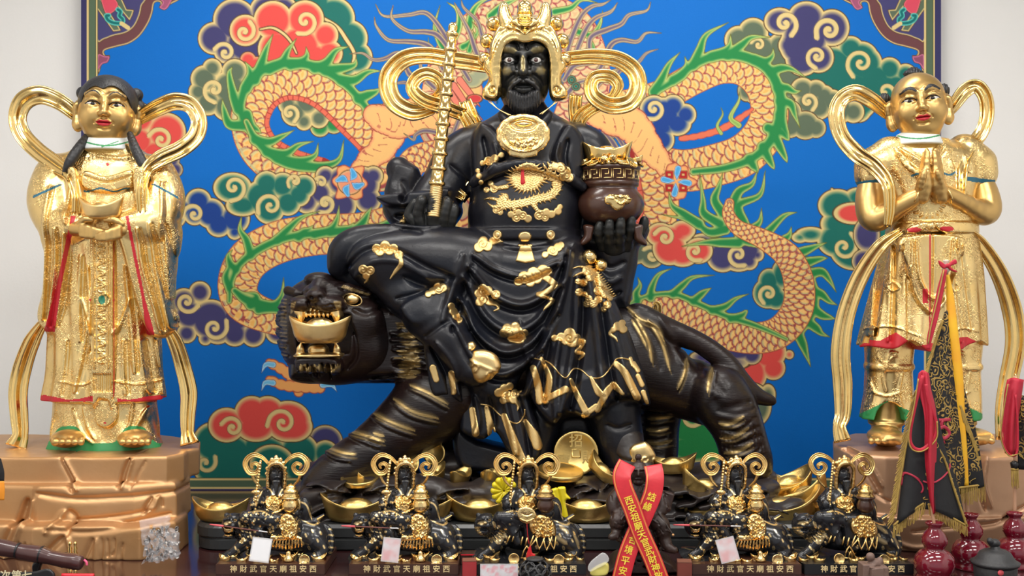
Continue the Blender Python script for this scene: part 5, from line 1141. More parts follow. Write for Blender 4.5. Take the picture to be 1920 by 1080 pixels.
for i in range(16):
    A=i/16*2*math.pi; R0=50*u; cc=c+np.array((math.sin(A)*R0,-math.cos(A)*R0,z(309+r0.uniform(-2,3))))
    nm='gold_ingot' if i%3==0 else 'gold_coin'; 
    if i%3==0: me=mesh(*ingot_geo(26*u,15*u,9*u,4*u,n=24,c=cc,rot=(r0.uniform(-20,20),r0.uniform(-20,20),math.degrees(A)+90)))
    else: me=mesh(*coin_geo(13*u,3*u,cc,rot=(r0.uniform(20,55),0,math.degrees(A)),n=24))
    props(link(nm,weld(me),M['leafb']),'small gold %s heaped around the rim of the brown treasure pot'%('ingot' if i%3==0 else 'coin'),'ingot' if i%3==0 else 'coin','gold %ss in the treasure pot'%('ingot' if i%3==0 else 'coin'))
lathe('gold_mound',[(0,z(312)),(48*u,z(312)),(44*u,z(305)),(26*u,z(301)),(0,z(300))],c,M['leafb'],tp,n=40)
# ---- gold lock pendant
FN=Fr(4.42-102*FD.u)
pd=empty('lock_pendant',tuple(FN((982,255,0))),'shiny gold lock pendant with red tassel on the deity\'s chest','pendant')
S=Sculpt(FN,(925,208,-14),(1038,298,14),.0020)
A=np.linspace(0,2*math.pi,72,endpoint=False)
o=[]
for a in A:
    x=math.cos(a);y=math.sin(a); R=49*(1+.03*abs(math.sin(a*7))); o.append((981+R*x*1.02,253+R*y*(.80)+ (5 if y>.85 else 0)))
o=[(x,y) for x,y in o]
S.slab(o,0,6,6,2,sm=False); S.slab([(968,288),(982,300),(994,288)],0,4,4,3,sm=False)
S.slab([(955,230),(975,222),(990,222),(1008,230),(1002,242),(982,246),(962,242)],8,7,3,2,'s'); S.slab([(966,232),(982,228),(998,232),(982,238)],0,6,4,2)
R_=[([(981+42*math.cos(a),253+32*math.sin(a)) for a in np.linspace(-.2,3.34,16)],1.5,2),([(981+33*math.cos(a),255+24*math.sin(a)) for a in np.linspace(0,3.14,14)],1.5,-2)]
for i in range(26): a=i*.45; r_=r0.uniform(8,36); x,y=981+r_*math.cos(a),256+r_*.62*abs(math.sin(a))+4; R_.append(([(x,y),(x+4,y+3),(x+7,y)],1.4,1.8))
S.relief(R_); S.done('lock_plate',M['figgold'],pd)
def cord(name,fr,pts,r,m_,parent,n=5,label=None):
    S_=sweep_geo(fr,pts,r,r,prof='round',n=n); return link(name,weld(mesh(*S_)),m_,parent)
for a_,b_ in ((916,954),(920,958)): cord('cord',FN,[(a_,190,-40),(935,205,-20),(b_,216,-2)],.8,M['leaf'],pd)
for a_,b_ in ((1042,1012),(1046,1016)): cord('cord',FN,[(a_,190,-40),(1030,202,-20),(b_,214,-2)],.8,M['leaf'],pd)
M['redsilk']=mat('red_silk_thread',(.55,.012,.02),.5,bump=.0006,bscale=200)
cord('tassel_cord',FN,[(981,296,0),(980,305,0),(980,312,0)],1.2,M['redsilk'],pd)
S=Sculpt(FN,(970,300,-8),(990,350,8),.0016); S.cap([(980,310,0,4)],2); S.cap([(980,316,0,3),(980,342,0,5)],2); S.relief([([(x,316),(x,345)],.7,-1) for x in (976,978.5,981,983.5)]); S.done('tassel',M['redsilk'],pd)
# ---------------------------------------------------------------- faces of the gilded attendants
def gilt_head(fr,parent,cx,cy,tilt,d0,turn=0,hairline=True,brow_w=1.2,k=1.):
    """local face coordinates: origin between the eyes, y down, about 100 wide"""
    ca,sa=math.cos(math.radians(tilt)),math.sin(math.radians(tilt))
    def T(x,y,d=0,*r):
        x*=k;y*=k;d*=k
        dx=turn*d; return (cx+(x*ca-y*sa)+dx,cy+(x*sa+y*ca),d0+d)+tuple(q*k for q in r)
    def C(pts,kk=4,**q): S.cap([T(*p) for p in pts],kk*k,**q)
    def E_(c,r,kk=4,**q): S.ell(T(*c),tuple(v*k for v in r),kk*k,rot=(0,tilt,0),**q)
    S=Sculpt(fr,(cx-62*k,cy-58*k,d0-56),(cx+64*k,cy+88*k,d0+72),.0017)
    E_((0,-3,2),(47,50,47.5),4); E_((0,25,10),(46,43,44),14); E_((0,52,17),(31,30,20),12); E_((0,66,12),(26,24,13),10)
    C([(0,50,0,30),(0,85,-6,33)],8)
    for s_ in (-1,1):
        E_((s_*20,1,46),(13,8,7),6,op='s'); E_((s_*20,0,36),(11,11,8),2)
        C([(s_*9,3,43,2.5),(s_*15,-4,49,3.5),(s_*24,-5,48,3.5),(s_*32,1,41,2.5)],3,sm=2)
        C([(s_*10,4.5,43,2),(s_*20,6.5,46,2.6),(s_*31,3,40,2)],3,sm=2)
        C([(s_*8,-13,50,4),(s_*18,-18,49,4),(s_*32,-14,40,4)],6,sm=2)
        E_((s_*24,24,30),(19,20,20),14)
        C([(s_*49,-2,-6,5),(s_*52,8,-4,6),(s_*51,22,-4,6),(s_*50,36,0,8),(s_*48,44,2,7)],4,sm=2)
        C([(s_*46,0,0,4),(s_*53,4,0,4),(s_*53,16,0,3.5)],3,sm=2)
        E_((s_*5.5,20,55),(5,6,4),4)
    C([(0,-10,50,4.5),(0,6,55,5),(0,17,61,6.5)],5)
    C([(-13,34,50,2.2),(-5,31.5,55,3),(0,32.5,56,2.6),(5,31.5,55,3),(13,34,50,2.2)],2.5); C([(-11,36.5,50,2.2),(0,38.5,54,3.6),(11,36.5,50,2.2)],2.5,sm=2)
    S.relief([([T(-12,35)[:2],T(0,34.8)[:2],T(12,35)[:2]],1.3,-2.2),([T(0,24)[:2],T(0,29)[:2]],2,-1.5),([T(-15,32)[:2],T(-17,37)[:2]],2.2,-1.5),([T(15,32)[:2],T(17,37)[:2]],2.2,-1.5),([T(-10,45)[:2],T(0,46)[:2],T(10,45)[:2]],2.5,-2)],d0+20,d0+80)
    def slots(px,py,dd):
        x=((px-cx)*ca+(py-cy)*sa)/k; y=(-(px-cx)*sa+(py-cy)*ca)/k; x=x-turn*(dd-d0)/k*ca; f=dd>d0+20
        lip=(poly_sd_pts(np.array([(-14,34.5),(-6,30),(0,31.5),(6,30),(14,34.5),(8,40),(0,42),(-8,40)],float),x,y)<0)&f
        eb=np.zeros(len(px),bool)
        for s_ in (-1,1):
            P_=smooth_pts([(s_*8,-14),(s_*14,-19),(s_*22,-20),(s_*34,-13)],12)
            L_=smooth_pts([(s_*8,2.5),(s_*14,-1.5),(s_*24,-2),(s_*33,3)],12); eb|=(np.min([np.hypot(x-a,y-b) for a,b in L_],0)<1.15)&f
            e=np.min([np.hypot(x-a,y-b)-brow_w*(1-abs(i/len(P_)-.45)) for i,(a,b) in enumerate(P_)],0); eb|=(e<0)&f
        return np.where(lip,1,np.where(eb,2,0))
    hd=S.done('head',[M['skin'],M['lips'],M['hair']],parent,slots=slots)
    for s_ in (-1,1):
        a=T(s_*20,1.5,43.2); b=T(s_*20+ (0 if turn==0 else turn*6),2.6,48.8)
        sg=lambda c_,r_: (lambda q: (fr.out(q[0]),q[1]))(sphere_geo(c_,r_)); link('eye',join_me([(*sg(fr(a),(11.5*k*fr.u,7.0*k*fr.u,3.9*k*fr.u)),0),(*sg(fr(b),(3.6*k*fr.u,2.6*k*fr.u,3.2*k*fr.u)),1)]),[M['eyewhite'],M['black']],hd)
    return hd,T
def poly_sd_pts(p,x,y):
    best=np.full(x.shape,1e9); ins=np.zeros(x.shape,bool); m=len(p)
    for i in range(m):
        a=p[i]; b=p[(i+1)%m]; dx,dy=b-a; u=np.clip(((x-a[0])*dx+(y-a[1])*dy)/(dx*dx+dy*dy+1e-9),0,1)
        best=np.minimum(best,(x-a[0]-u*dx)**2+(y-a[1]-u*dy)**2)
        if dy!=0: ins^=((a[1]>y)!=(b[1]>y))&(x<dx*(y-a[1])/dy+a[0])
    best=np.sqrt(best); return np.where(ins,-best,best)
def cones(name,fr,caps,m,parent,h=.0026,k=3,rel=None,sm=2):
    a=np.array([p for c in caps for p in c]); mx=a[:,3].max()+2
    S=Sculpt(fr,a[:,:3].min(0)-mx,a[:,:3].max(0)+mx,h)
    for c in caps: S.cap(c,k,sm=sm)
    if rel: S.relief(rel)
    return S.done(name,m,parent)
# ================================================================ left: girl attendant with an ingot
FA=Fr(4.27)
ga=empty('attendant_statue',tuple(FA((198,836,0))),'gilded girl attendant statue with black pigtails, holding an ingot, on a copper rock','statue')
FAh=Fr(4.27,(202,205,8,.7)); hd,T=gilt_head(FAh,ga,202,198,2.5,8,brow_w=1.5,k=1.05)
# hair cap, buns and pigtails
S=Sculpt(FAh,(140,140,-70),(276,270,60),.0022)
S.ell((203,193,7),(53.5,58,52),3); S.slab([(158,215),(160,192),(168,176),(184,166),(199,171),(214,165),(230,171),(244,190),(248,215),(250,262),(158,262)],62,60,3,1,op='s',n=3); S.slab([(130,214),(286,214),(286,290),(130,290)],0,110,3,1,op='s',sm=False)
S.ell((157,176,-8),(12,12,13),3); S.ell((251,175,-8),(13,13,13),3); S.ell((256,197,-12),(11,12,14),3)

S.done('hair_cap',M['hair'],ga)
cones('pigtail',FA,[[(168,250,30,6),(150,275,52,9),(132,302,66,9),(119,326,70,3)]],M['hair'],ga,k=2,sm=4,rel=[([(164,258),(145,288),(124,322)],1.3,-2),([(160,256),(138,290)],1.2,-1.5)])
cones('pigtail',FA,[[(244,252,30,6),(254,280,54,9),(268,308,66,9),(279,334,68,3)]],M['hair'],ga,k=2,sm=4,rel=[([(246,258),(262,295),(277,330)],1.3,-2)])
S=Sculpt(FA,(145,245,-50),(260,295,80),.0024); S.loft([(255,202,6,36,38),(268,202,10,40,44),(284,203,12,47,50)],3,cap=4)
S.done('collar',[M['white'],M['greencloth']],ga,slots=lambda px,py,dd:((np.abs(py-(264+9*np.cos((px-200)/30.)))<1.4)|(np.abs(py-(276-.35*(px-190)))<.9)*(px>190)*(px<222))&(dd>10))
# robe
S=Sculpt(FA,(52,262,-110),(336,842,135),.0030)
fold_=lambda a,n,ph=0: (lambda th,t: a*np.cos(n*th+ph+1.5*np.sin(t*5))*np.clip(t*1.6-.2,0,1))
S.loft([(272,203,0,46,38),(285,203,0,70,46),(305,202,0,100,54),(335,200,0,112,62),(380,199,4,104,70),(440,198,6,100,70),(520,198,4,98,68),(620,197,2,98,68),(700,197,2,102,70),(748,196,2,110,76)],8,n=2.4,folds=fold_(.035,14))
S.loft([(730,197,0,92,60),(780,198,0,94,62),(820,198,2,98,66),(838,198,4,106,70)],6,n=2.4,folds=fold_(.03,10))
# wide sleeves
S.cap([(110,330,10,42),(102,380,30,44),(118,420,54,36),(150,424,76,20)],12,sm=3); S.cap([(290,330,10,40),(300,380,30,42),(284,420,54,34),(238,424,76,20)],12,sm=3)
S.slab([(92,400),(140,404),(146,430),(140,480),(126,540),(110,600),(96,626),(76,622),(60,604),(60,580),(74,540),(80,480),(72,440)],(56,110,440,.5,-.08),26,12,8)
S.slab([(238,404),(300,395),(332,420),(330,470),(318,520),(318,570),(326,598),(318,622),(298,636),(278,626),(264,590),(252,540),(240,480),(232,440)],(56,280,440,-.4,-.08),26,12,8)
S.slab([(70,345),(86,320),(118,318),(110,345),(90,352),(74,368)],(26,90,340,.5,0),24,8,6); S.slab([(330,368),(318,340),(300,318),(282,322),(290,345),(312,355)],(26,310,340,-.5,0),24,8,6)
S.slab([(160,320),(200,330),(246,318),(250,340),(246,352),(202,362),(156,352)],72,8,6,4); S.slab([(176,430),(213,430),(214,742),(204,750),(190,748),(172,740)],72,10,5,4)
S.slab([(180,755),(218,755),(222,785),(210,800),(196,803),(182,795),(178,775)],68,8,5,4)
# the two straps of the scarf over the chest
S.slab([(128,318),(142,316),(148,350),(150,400),(136,402),(134,360)],78,9,5,4); S.slab([(252,318),(270,316),(274,350),(276,400),(258,402),(252,360)],78,9,5,4)
R_=[]
def f2(L,w,h,p): L.append((p,w,h)); L.append(([(a+w*1.3,b) for a,b in p],w*.8,-h*.9))
for p in ([(92,350),(88,420),(84,480),(76,560),(70,600)],[(110,430),(106,500),(92,570),(82,612)],[(128,440),(122,510),(108,580),(98,612)],[(130,330),(128,380),(132,420)],[(300,340),(306,400),(300,450)],[(264,430),(270,500),(286,570),(296,620)],[(285,420),(292,500),(304,570),(312,615)],[(306,420),(312,480),(310,560)],
          [(150,480),(146,560),(148,640)],[(160,620),(150,680),(140,735)],[(232,500),(240,600),(246,700)],[(255,640),(262,700),(270,740)],[(118,640),(114,700),(108,740)],[(278,640),(284,700),(288,745)],[(226,640),(228,700),(232,740)],[(164,500),(168,580),(166,660)]): f2(R_,4,3.5,p)
for p in ([(172,430),(172,600),(172,745)],[(213,430),(213,600),(213,745)],[(180,440),(180,600),(180,690)],[(206,440),(206,600),(206,690)]): R_.append((p,1.6,2.5))
for x in range(178,212,4): R_.append(([(x,700),(x,735)],1.1,-2.2))
for y in range(450,690,22):
    if abs(y-562)>16: R_.append(([(187,y-9),(196,y-8),(199,y-2),(192,y+1),(187,y+5),(191,y+10),(199,y+9)],1.3,2.2)); R_.append(([(196,y-3),(193,y-5),(190,y-3)],1.1,1.8)); R_.append(([(190,y+6),(194,y+7),(197,y+4)],1.1,1.8))
R_+=[([(150,560),(165,600),(172,625)],3,4),([(240,560),(225,600),(215,625)],3,4),([(105,715),(150,722),(172,715)],1.6,2.5),([(215,715),(250,722),(290,715)],1.6,2.5),([(130,770),(150,815),(172,832)],4,4),([(262,770),(240,815),(222,832)],4,4),([(150,760),(160,800),(176,825)],3,3),([(240,760),(234,800),(220,825)],3,3),
     ([(200+9*math.cos(a),562+11*math.sin(a)) for a in np.linspace(0,6.28,12)],1.5,2.5),([(156,282),(180,290),(204,293),(230,290),(250,282)],3,3),([(160,330),(200,342),(246,330)],1.5,-2.5),([(154,284),(150,300),(146,316)],2,2),([(254,284),(256,300),(260,316)],2,2)]
for i in range(14): a=i*.7; R_.append(([(150+i*7.7,291+3*math.cos(a)),(153+i*7.7,294+3*math.cos(a))],2,2))
S.relief(R_,10,140)
def sl(px,py,dd):
    red=(((np.abs(px-(139-(py-400)*.21))<4.5+np.clip((py-540)/14,0,7))&(py>405)&(py<622)&(px<150))|((np.abs(px-(238+(py-405)*.20))<3.+np.clip((py-560)/14,0,4))&(py>405)&(py<628)&(px>230)))&(dd>20)
    hem=(py>741)&(py<753)&((py-745-4*np.sin(px/17.))>0)&(np.abs(px-197)>23)
    grn=(py>831-32*np.exp(-((px-128)/30.)**4)-32*np.exp(-((px-253)/30.)**4))
    band=(py>345)&((np.abs(px-92)<30)|(np.abs(px-308)<26))&(np.abs(py-(352+np.where(px<200,(100-px)*.45,(px-300)*.55)))<2.4)&(dd>0)
    br=(np.abs(py-(356+3*np.sin(px/8.)))<1.6)&(px>156)&(px<246)&(dd>60)
    gem=(np.hypot((px-191)/6.5,(py-562)/8.5)<1)&(dd>60)
    dot=((np.hypot(px-202,py-308)<3)|(np.hypot(px-169,py-562)<2.2)|(np.hypot(px-213,py-563)<2.2)|(np.hypot(px-197,py-793)<2.2))&(dd>30)
    ed=(np.abs(px-213.5)<.9)&(py>440)&(py<745)&(dd>60)
    return np.where(gem,4,np.where(dot|red|hem|ed,1,np.where(grn,2,np.where(band|br,3,0))))
M['jade']=mat('green_jade_cabochon',(.03,.24,.16),.2)
S.done('robe',[M['robe'],M['redcloth'],M['greencloth'],M['bluecloth'],M['jade']],ga,slots=sl)
for X0,s_ in ((128,-1),(253,1)):
    S=Sculpt(FA,(X0-38,795,20),(X0+38,845,135),.0028); S.ell((X0,822,72),(31,38,17),4)
    for i in range(5): S.cap([(X0-24+i*12,826,96,6),(X0-24+i*12,829,110,6.5 if (i==0)==(s_>0) or i else 8)],2)
    S.done('foot',M['skin'],ga)
# hands
hp=[[(140,432,84,17),(160,432,94,13)],[(236,434,84,17),(220,434,94,13)]]
cones('hand',FA,[[(142,428,84,16),(158,430,96,13)],[(150,418,98,6.5),(160,411,104,6),(172,412,104,5)]]+[[(154,424+i*5.5,102,6),(176,430+i*4.5,108,5.5),(200-i*2,436+i*1.5,106,4.5)] for i in range(4)],M['skin'],ga,h=.0022,k=2.2)
cones('hand',FA,[[(234,430,84,16),(220,432,96,13)],[(228,420,98,6.5),(212,412,104,6),(198,412,102,5)]]+[[(222,428+i*5,104,6),(200,436+i*4,112,5.5),(178+i*2,442+i*2,108,4.5)] for i in range(4)],M['skin'],ga,h=.0022,k=2.2)
u=FA.u; me=weld(mesh(*ingot_geo(80*u,44*u,26*u,14*u,c=FA((190,411,96))))); props(link('gold_ingot',me,M['leaf']),'gold ingot cupped in both hands of the girl attendant with black pigtails','ingot')
sa=lambda pts,w_,t=5,prof='fold',fr=FA,p=ga: sweep('scarf',fr,pts,w_,t,M['leafb'],p,prof=prof,n=7)
sa([(170,238,-20),(140,212,-10),(110,190,0),(75,178,4),(45,190,6),(33,220,8),(42,252,14),(70,282,26),(105,308,50),(132,330,72),(143,365,84),(143,400,84)],[10,14,16,18,18,16,16,16,16,11,9,8],7)
sa([(236,238,-20),(270,216,-10),(300,200,0),(330,190,4),(358,198,6),(373,225,8),(366,256,14),(338,280,26),(300,298,50),(274,320,74),(265,360,84),(266,400,84)],[10,14,16,17,16,15,16,16,16,11,10,8],7)
sa([(84,600,30),(60,640,20),(42,690,10),(34,735,12),(36,780,18),(38,815,24),(30,838,30)],[8,15,17,17,16,14,20],7); sa([(306,605,30),(328,640,20),(344,690,10),(354,735,12),(352,780,18),(352,812,24),(356,832,30)],[8,14,15,16,14,12,18],7)
# ================================================================ right: boy attendant with pressed palms
FB=Fr(4.27)
ba=empty('attendant_statue',tuple(FB((1745,832,0))),'gilded boy attendant statue with topknot and palms pressed together, on a bronze rock','statue')
FBh=Fr(4.27,(1721,195,10,.7)); hd,T=gilt_head(FBh,ba,1721,189,-6,10,brow_w=3.4,k=1.03)
for nm,c,r_ in (('topknot',(1714,137,-6),(19,20,9)),('side_bun',(1664,182,-18),(12,12,13)),('side_bun',(1769,170,-18),(11,12,14))):
    S=Sculpt(FBh,(c[0]-24,c[1]-20,c[2]-26),(c[0]+24,c[1]+20,c[2]+26),.0022); S.ell(c,r_,3)
    if nm=='topknot': S.ell((c[0],c[1]-5,c[2]),(12,14,8),3)
    S.relief([([(x,c[1]-14),(x-2,c[1]+10)],1.2,-1.5) for x in range(int(c[0])-16,int(c[0])+18,5)],-60,60); S.done(nm,M['hair'],ba)

S=Sculpt(FB,(1665,238,-50),(1775,282,80),.0024); S.loft([(250,1720,6,36,38),(260,1720,10,40,44),(274,1721,12,45,50)],3,cap=4)
S.done('collar',[M['white'],M['greencloth']],ba,slots=lambda px,py,dd:(np.abs(py-(252+8*np.cos((px-1720)/30.)))<1.4)&(dd>10))
S=Sculpt(FB,(1596,255,-110),(1872,670,135),.0031)
S.loft([(262,1722,0,46,38),(275,1728,0,72,46),(292,1734,0,98,54),(320,1738,0,96,60),(370,1742,4,80,62),(430,1746,4,78,60),(450,1746,4,86,64),(520,1740,4,98,72),(600,1732,4,108,80),(655,1726,4,114,86)],8,n=2.4,folds=lambda th,t:.035*np.cos(16*th+1.2*np.sin(t*4))*np.clip(t*2-.9,0,1))
S.cap([(1668,290,0,34),(1638,312,4,33),(1634,330,8,31)],10); S.cap([(1808,285,0,34),(1832,308,4,33),(1838,326,8,31)],10)
S.loft([(418,1748,8,82,64),(440,1747,8,84,66)],3,cap=5)
# bow and knotted sash
S.slab([(1742,418),(1728,416),(1706,424),(1697,436),(1712,438),(1734,430)],82,8,5,3); S.slab([(1750,418),(1764,416),(1784,424),(1790,436),(1776,438),(1756,430)],82,8,5,3); S.ell((1746,424,88),(7,8,9),3)
S.slab([(1690,445),(1700,500),(1722,560),(1740,590),(1756,560),(1790,500),(1805,445)],80,8,5,4)
S.cap([(1680,280,50,5),(1700,310,66,5),(1728,330,74,5)],4,sm=3); S.cap([(1760,276,50,5),(1750,300,68,5),(1735,330,76,5)],4,sm=3)
R_=[]
for p in ([(1668,450),(1658,540),(1645,630)],[(1684,460),(1676,550),(1668,640)],[(1700,500),(1698,560),(1695,640)],[(1800,460),(1808,540),(1818,620)],[(1784,470),(1788,550),(1796,640)],[(1768,520),(1770,580),(1776,640)],[(1640,560),(1632,600),(1628,640)],
          [(1692,285),(1720,310),(1745,330)],[(1700,275),(1735,300),(1760,322)],[(1775,275),(1755,300),(1730,325)],[(1650,290),(1644,320)],[(1820,290),(1826,320)],[(1790,300),(1800,340),(1806,390)]): f2(R_,4,3.5,p)
R_+=[([(1745,440),(1744,520),(1742,590)],1.6,-3),([(1712,450),(1718,520),(1745,560),(1772,520),(1780,450)],3,4),([(1704,450),(1708,540),(1745,586),(1784,530),(1790,450)],3,4),([(1620,625),(1670,612),(1720,630)],1.5,2.5),([(1770,628),(1800,615),(1836,622)],1.5,2.5),
     ([(1684,528),(1690,540),(1680,546),(1672,536),(1680,528)],1.5,2.5),([(1790,528),(1798,540),(1790,548),(1782,538)],1.5,2.5)]
for i in range(16): a=i*.4; R_.append(([(1745+22*math.cos(a),385+16*math.sin(a)),(1745+30*math.cos(a+.1),385+22*math.sin(a+.1))],1.8,2.4))
S.relief(R_,10,140)
S.slab([(1600,660),(1620,648),(1650,650),(1680,634),(1700,648),(1720,660),(1745,655),(1768,650),(1790,640),(1812,636),(1836,648),(1850,655),(1850,700),(1600,700)],0,140,4,3,op='s')
def sl(px,py,dd):
    bl=((np.abs(px-1632)<34)&(np.abs(py-(345-(px-1607)*.13))<4)&(px<1664))|((np.abs(px-1838)<28)&(np.abs(py-(336+(px-1820)*.12))<4)&(px>1812))
    bl|=(np.abs(py-(330-np.abs(px-1735)*.12+3*np.sin(px/6)))<2)&(px>1690)&(px<1800)&(dd>55)&(np.abs(px-1745)>22)
    red=(((px-1714)/13)**2+((py-431)/5)**2<1)|(((px-1775)/13)**2+((py-429)/5)**2<1)|((np.abs(px-1743.5)<1.3)&(py>440)&(py<640))|((np.abs(px-1734)<6)&(np.abs(py-555)<14)&(px>1730))
    red&=dd>40; e=np.interp(px,[1600,1620,1650,1680,1700,1720,1745,1768,1790,1812,1836,1850],[660,648,650,634,648,660,655,650,640,636,648,655]); hem=(py>e-5-6*(np.abs(px-1690)<60))&(py>615)
    return np.where(bl,3,np.where(red|hem,1,0))
S.done('tunic',[M['robe'],M['redcloth'],M['greencloth'],M['bluecloth']],ba,slots=sl)
S=Sculpt(FB,(1610,630,-80),(1850,800,95),.0044)
for X0 in (1668,1795):
    S.loft([(630,X0,0,46,44),(690,X0-2,2,42,42),(740,X0-2,2,44,44),(785,X0-6,4,48,48)],6,n=2.2,folds=lambda th,t:.03*np.cos(9*th)*t)
    S.loft([(682,X0-1,2,45,45),(692,X0-1,2,45,45)],4,cap=3)
R_=[]
for X0 in (1668,1795): R_+=[([(X0-34,700),(X0-20,740),(X0-30,780)],3,3),([(X0+30,700),(X0+22,740),(X0+32,775)],3,3),([(X0-12,672),(X0-2,684),(X0+10,672),(X0+20,664),(X0+8,662),(X0,682)],1.6,3),([(X0,684),(X0-6,710),(X0-2,735)],2,3),([(X0-30,735),(X0,744),(X0+32,735)],1.6,2.6)]
S.relief(R_,20,100)
for X0 in (1668,1795): S.ell((X0,798,40),(28,40,44),4,op='s')
S.done('trousers',[M['robe'],M['greencloth']],ba,slots=lambda px,py,dd: np.where(py>np.where(px<1730,752+np.abs(px-1664)*.45,752+np.abs(px-1790)*.45)-0,1,0)*(py>746))
for X0,tx in ((1662,1660),(1796,1835)):
    S=Sculpt(FB,(min(X0,tx)-42,735,-50),(max(X0,tx)+42,842,130),.0032); S.cap([(X0+3,740,6,30),(X0+1,780,6,27),(X0,800,10,26),(X0,815,20,26)],6); S.loft([(786,X0,6,33,33),(796,X0,6,33,33)],3,cap=4)
    S.ell(((X0+tx)/2,818,50),(32+abs(tx-X0)*.3,50,17),8)
    for i in range(5): S.cap([(tx-24+i*12,824,76,6),(tx-26+i*12.5,827,90,6.5+(1.5 if (i==4)==(X0<1700) and i in (0,4) else 0))],2.5)
    S.done('foot',M['skin'],ba)
cones('arm',FB,[[(1636,336,8,22),(1632,370,14,26),(1634,402,24,25),(1648,410,36,22),(1690,385,64,17),(1718,368,78,14)]],M['skin'],ba,h=.003,k=5,sm=3)
cones('arm',FB,[[(1838,338,8,20),(1846,365,14,24),(1850,392,24,25),(1838,398,36,21),(1800,376,64,16),(1774,362,78,14)]],M['skin'],ba,h=.003,k=5,sm=3)
for x,s_ in ((1736,-1),(1756,1)):
    cones('hand',FB,[[(x+s_*8,368,80,15),(x+s_*2,345,88,15),(x,325,92,11)],[(x+s_*10,350,96,6),(x+s_*5,332,104,5.5),(x+s_*2,322,106,4.5)]]+[[(x-s_*2+s_*i*3.4,328+i*2,(92-i*4),6.2),(x-s_*2+s_*i*2.4,305+i*2,(92-i*4),5.6),(x-s_*4+s_*i*2.2,282+abs(i-1)*4,(90-i*4),4.2)] for i in range(4)],M['skin'],ba,h=.0022,k=2.2)
    V,F=lathe_geo([(15*u,-2*u),(17.5*u,0),(15*u,2*u)],FB((x+s_*21,367,78)),24,rot=(0,s_*70,0)); link('bracelet',weld(mesh(V,F)),M['leafb'],ba)
sb=lambda pts,w_,t=6,prof='fold': sweep('scarf',FB,pts,w_,t,M['leafb'],ba,prof=prof,n=7)
sb([(1690,225,-24),(1664,212,-14),(1634,188,-4),(1604,174,0),(1578,186,4),(1568,215,6),(1578,255,10),(1606,288,22),(1640,312,50),(1664,345,70),(1668,390,72),(1664,425,68)],[9,12,15,16,15,15,15,16,15,12,10,7])
sb([(1760,228,-24),(1786,200,-14),(1810,170,-4),(1832,162,0),(1848,184,4),(1850,220,6),(1838,252,10),(1816,280,26),(1804,312,54),(1802,350,68),(1802,390,66)],[9,12,14,13,13,13,13,13,12,10,7])
sb([(1690,432,60),(1650,462,50),(1612,520,30),(1586,590,16),(1576,660,12),(1580,720,14),(1580,775,20),(1574,800,26),(1580,828,34)],[7,13,16,17,18,18,15,12,16])
sb([(1808,430,56),(1836,455,40),(1872,510,26),(1896,575,14),(1904,640,12),(1892,710,14),(1882,770,20),(1884,825,30)],[7,13,16,18,18,17,15,16])
# ---------------------------------------------------------------- rock pedestals
def tri(S,poly,d,hd,rd=5,k=3,**q): S.slab(poly,d,hd,rd,k,sm=False,flat=True,**q)
FL=Fr(4.22)
S=Sculpt(FL,(-60,828,-190),(395,1075,215),.0048)
S.plan([(-70,3.97),(240,3.97),(312,3.99),(346,4.06),(352,4.14),(374,4.2),(376,4.42),(300,4.6),(-70,4.6)],.235,.338,.010)
S.plan([(-70,3.95),(60,3.93),(70,3.91),(250,3.93),(330,4.0),(356,4.15),(350,4.5),(-70,4.5)],.100,.245,.016,slope=.05)
S.plan([(-70,3.86),(20,3.86),(60,3.82),(120,3.84),(262,3.83),(330,3.93),(352,4.08),(350,4.5),(-70,4.5)],-.02,.118,.014,slope=.04)
R_=[([(120,858),(138,892),(150,916)],4,-7),([(126,856),(146,892),(160,912)],3,5),([(246,860),(236,886),(232,908)],4,-7),([(254,858),(246,886),(240,910)],3,5),([(276,862),(262,890),(255,912)],2.5,-3),([(88,918),(160,928),(240,926),(330,922)],5,-5),
    ([(66,932),(54,970),(30,1020),(10,1045)],6,-9),([(80,930),(70,975),(48,1020),(30,1050)],5,7),([(140,950),(130,965),(122,980)],5,6),([(146,950),(158,962),(158,985)],5,-6),([(160,966),(220,962),(290,952)],3,-4),([(120,975),(200,980),(320,962)],4,-4),
    ([(150,990),(130,1010),(110,1040)],6,-9),([(160,990),(166,1015),(170,1050)],4,7),([(205,993),(196,1015),(185,1040)],4,-5),([(212,992),(210,1020),(210,1050)],3,4),([(222,992),(222,1015),(220,1030)],2,-4),([(232,992),(234,1015),(232,1025)],2,-4),([(245,992),(244,1015),(240,1022)],2,-4),([(290,930),(282,945),(277,958)],3,-6),([(302,928),(296,946),(285,956)],3,4),([(306,932),(308,948)],2,-4),([(345,862),(350,890),(345,915)],4,-6),
    ([(70,1000),(66,1015),(60,1030)],2.5,-4),([(84,1000),(80,1015)],2.5,-4),([(98,1002),(94,1018)],2.5,-4),([(20,1040),(50,1046),(70,1052)],4,5),([(260,1000),(256,1020),(262,1045)],3,-4)]
S.relief(R_,20,200); S.noise(1.2,40,3); S.ground(0.)
props(S.done('rock_pedestal',M['copper']),'copper-gold carved rock pedestal under the girl attendant on the left','pedestal')
FR=Fr(4.22)
S=Sculpt(FR,(1550,822,-190),(2000,1075,215),.0048)
S.plan([(1562,4.42),(1564,4.25),(1604,4.02),(1660,3.97),(1840,3.93),(2010,3.98),(2010,4.6),(1600,4.6)],.115,.342,.012)
S.plan([(1612,4.4),(1612,4.1),(1640,3.95),(1760,3.88),(2010,3.86),(2010,4.6),(1612,4.6)],-.02,.13,.014,slope=.04)
S.cut((1640,900,150),(-.35,-1,-.35),3); S.cut((1750,960,160),(.1,-1,-.25),3)
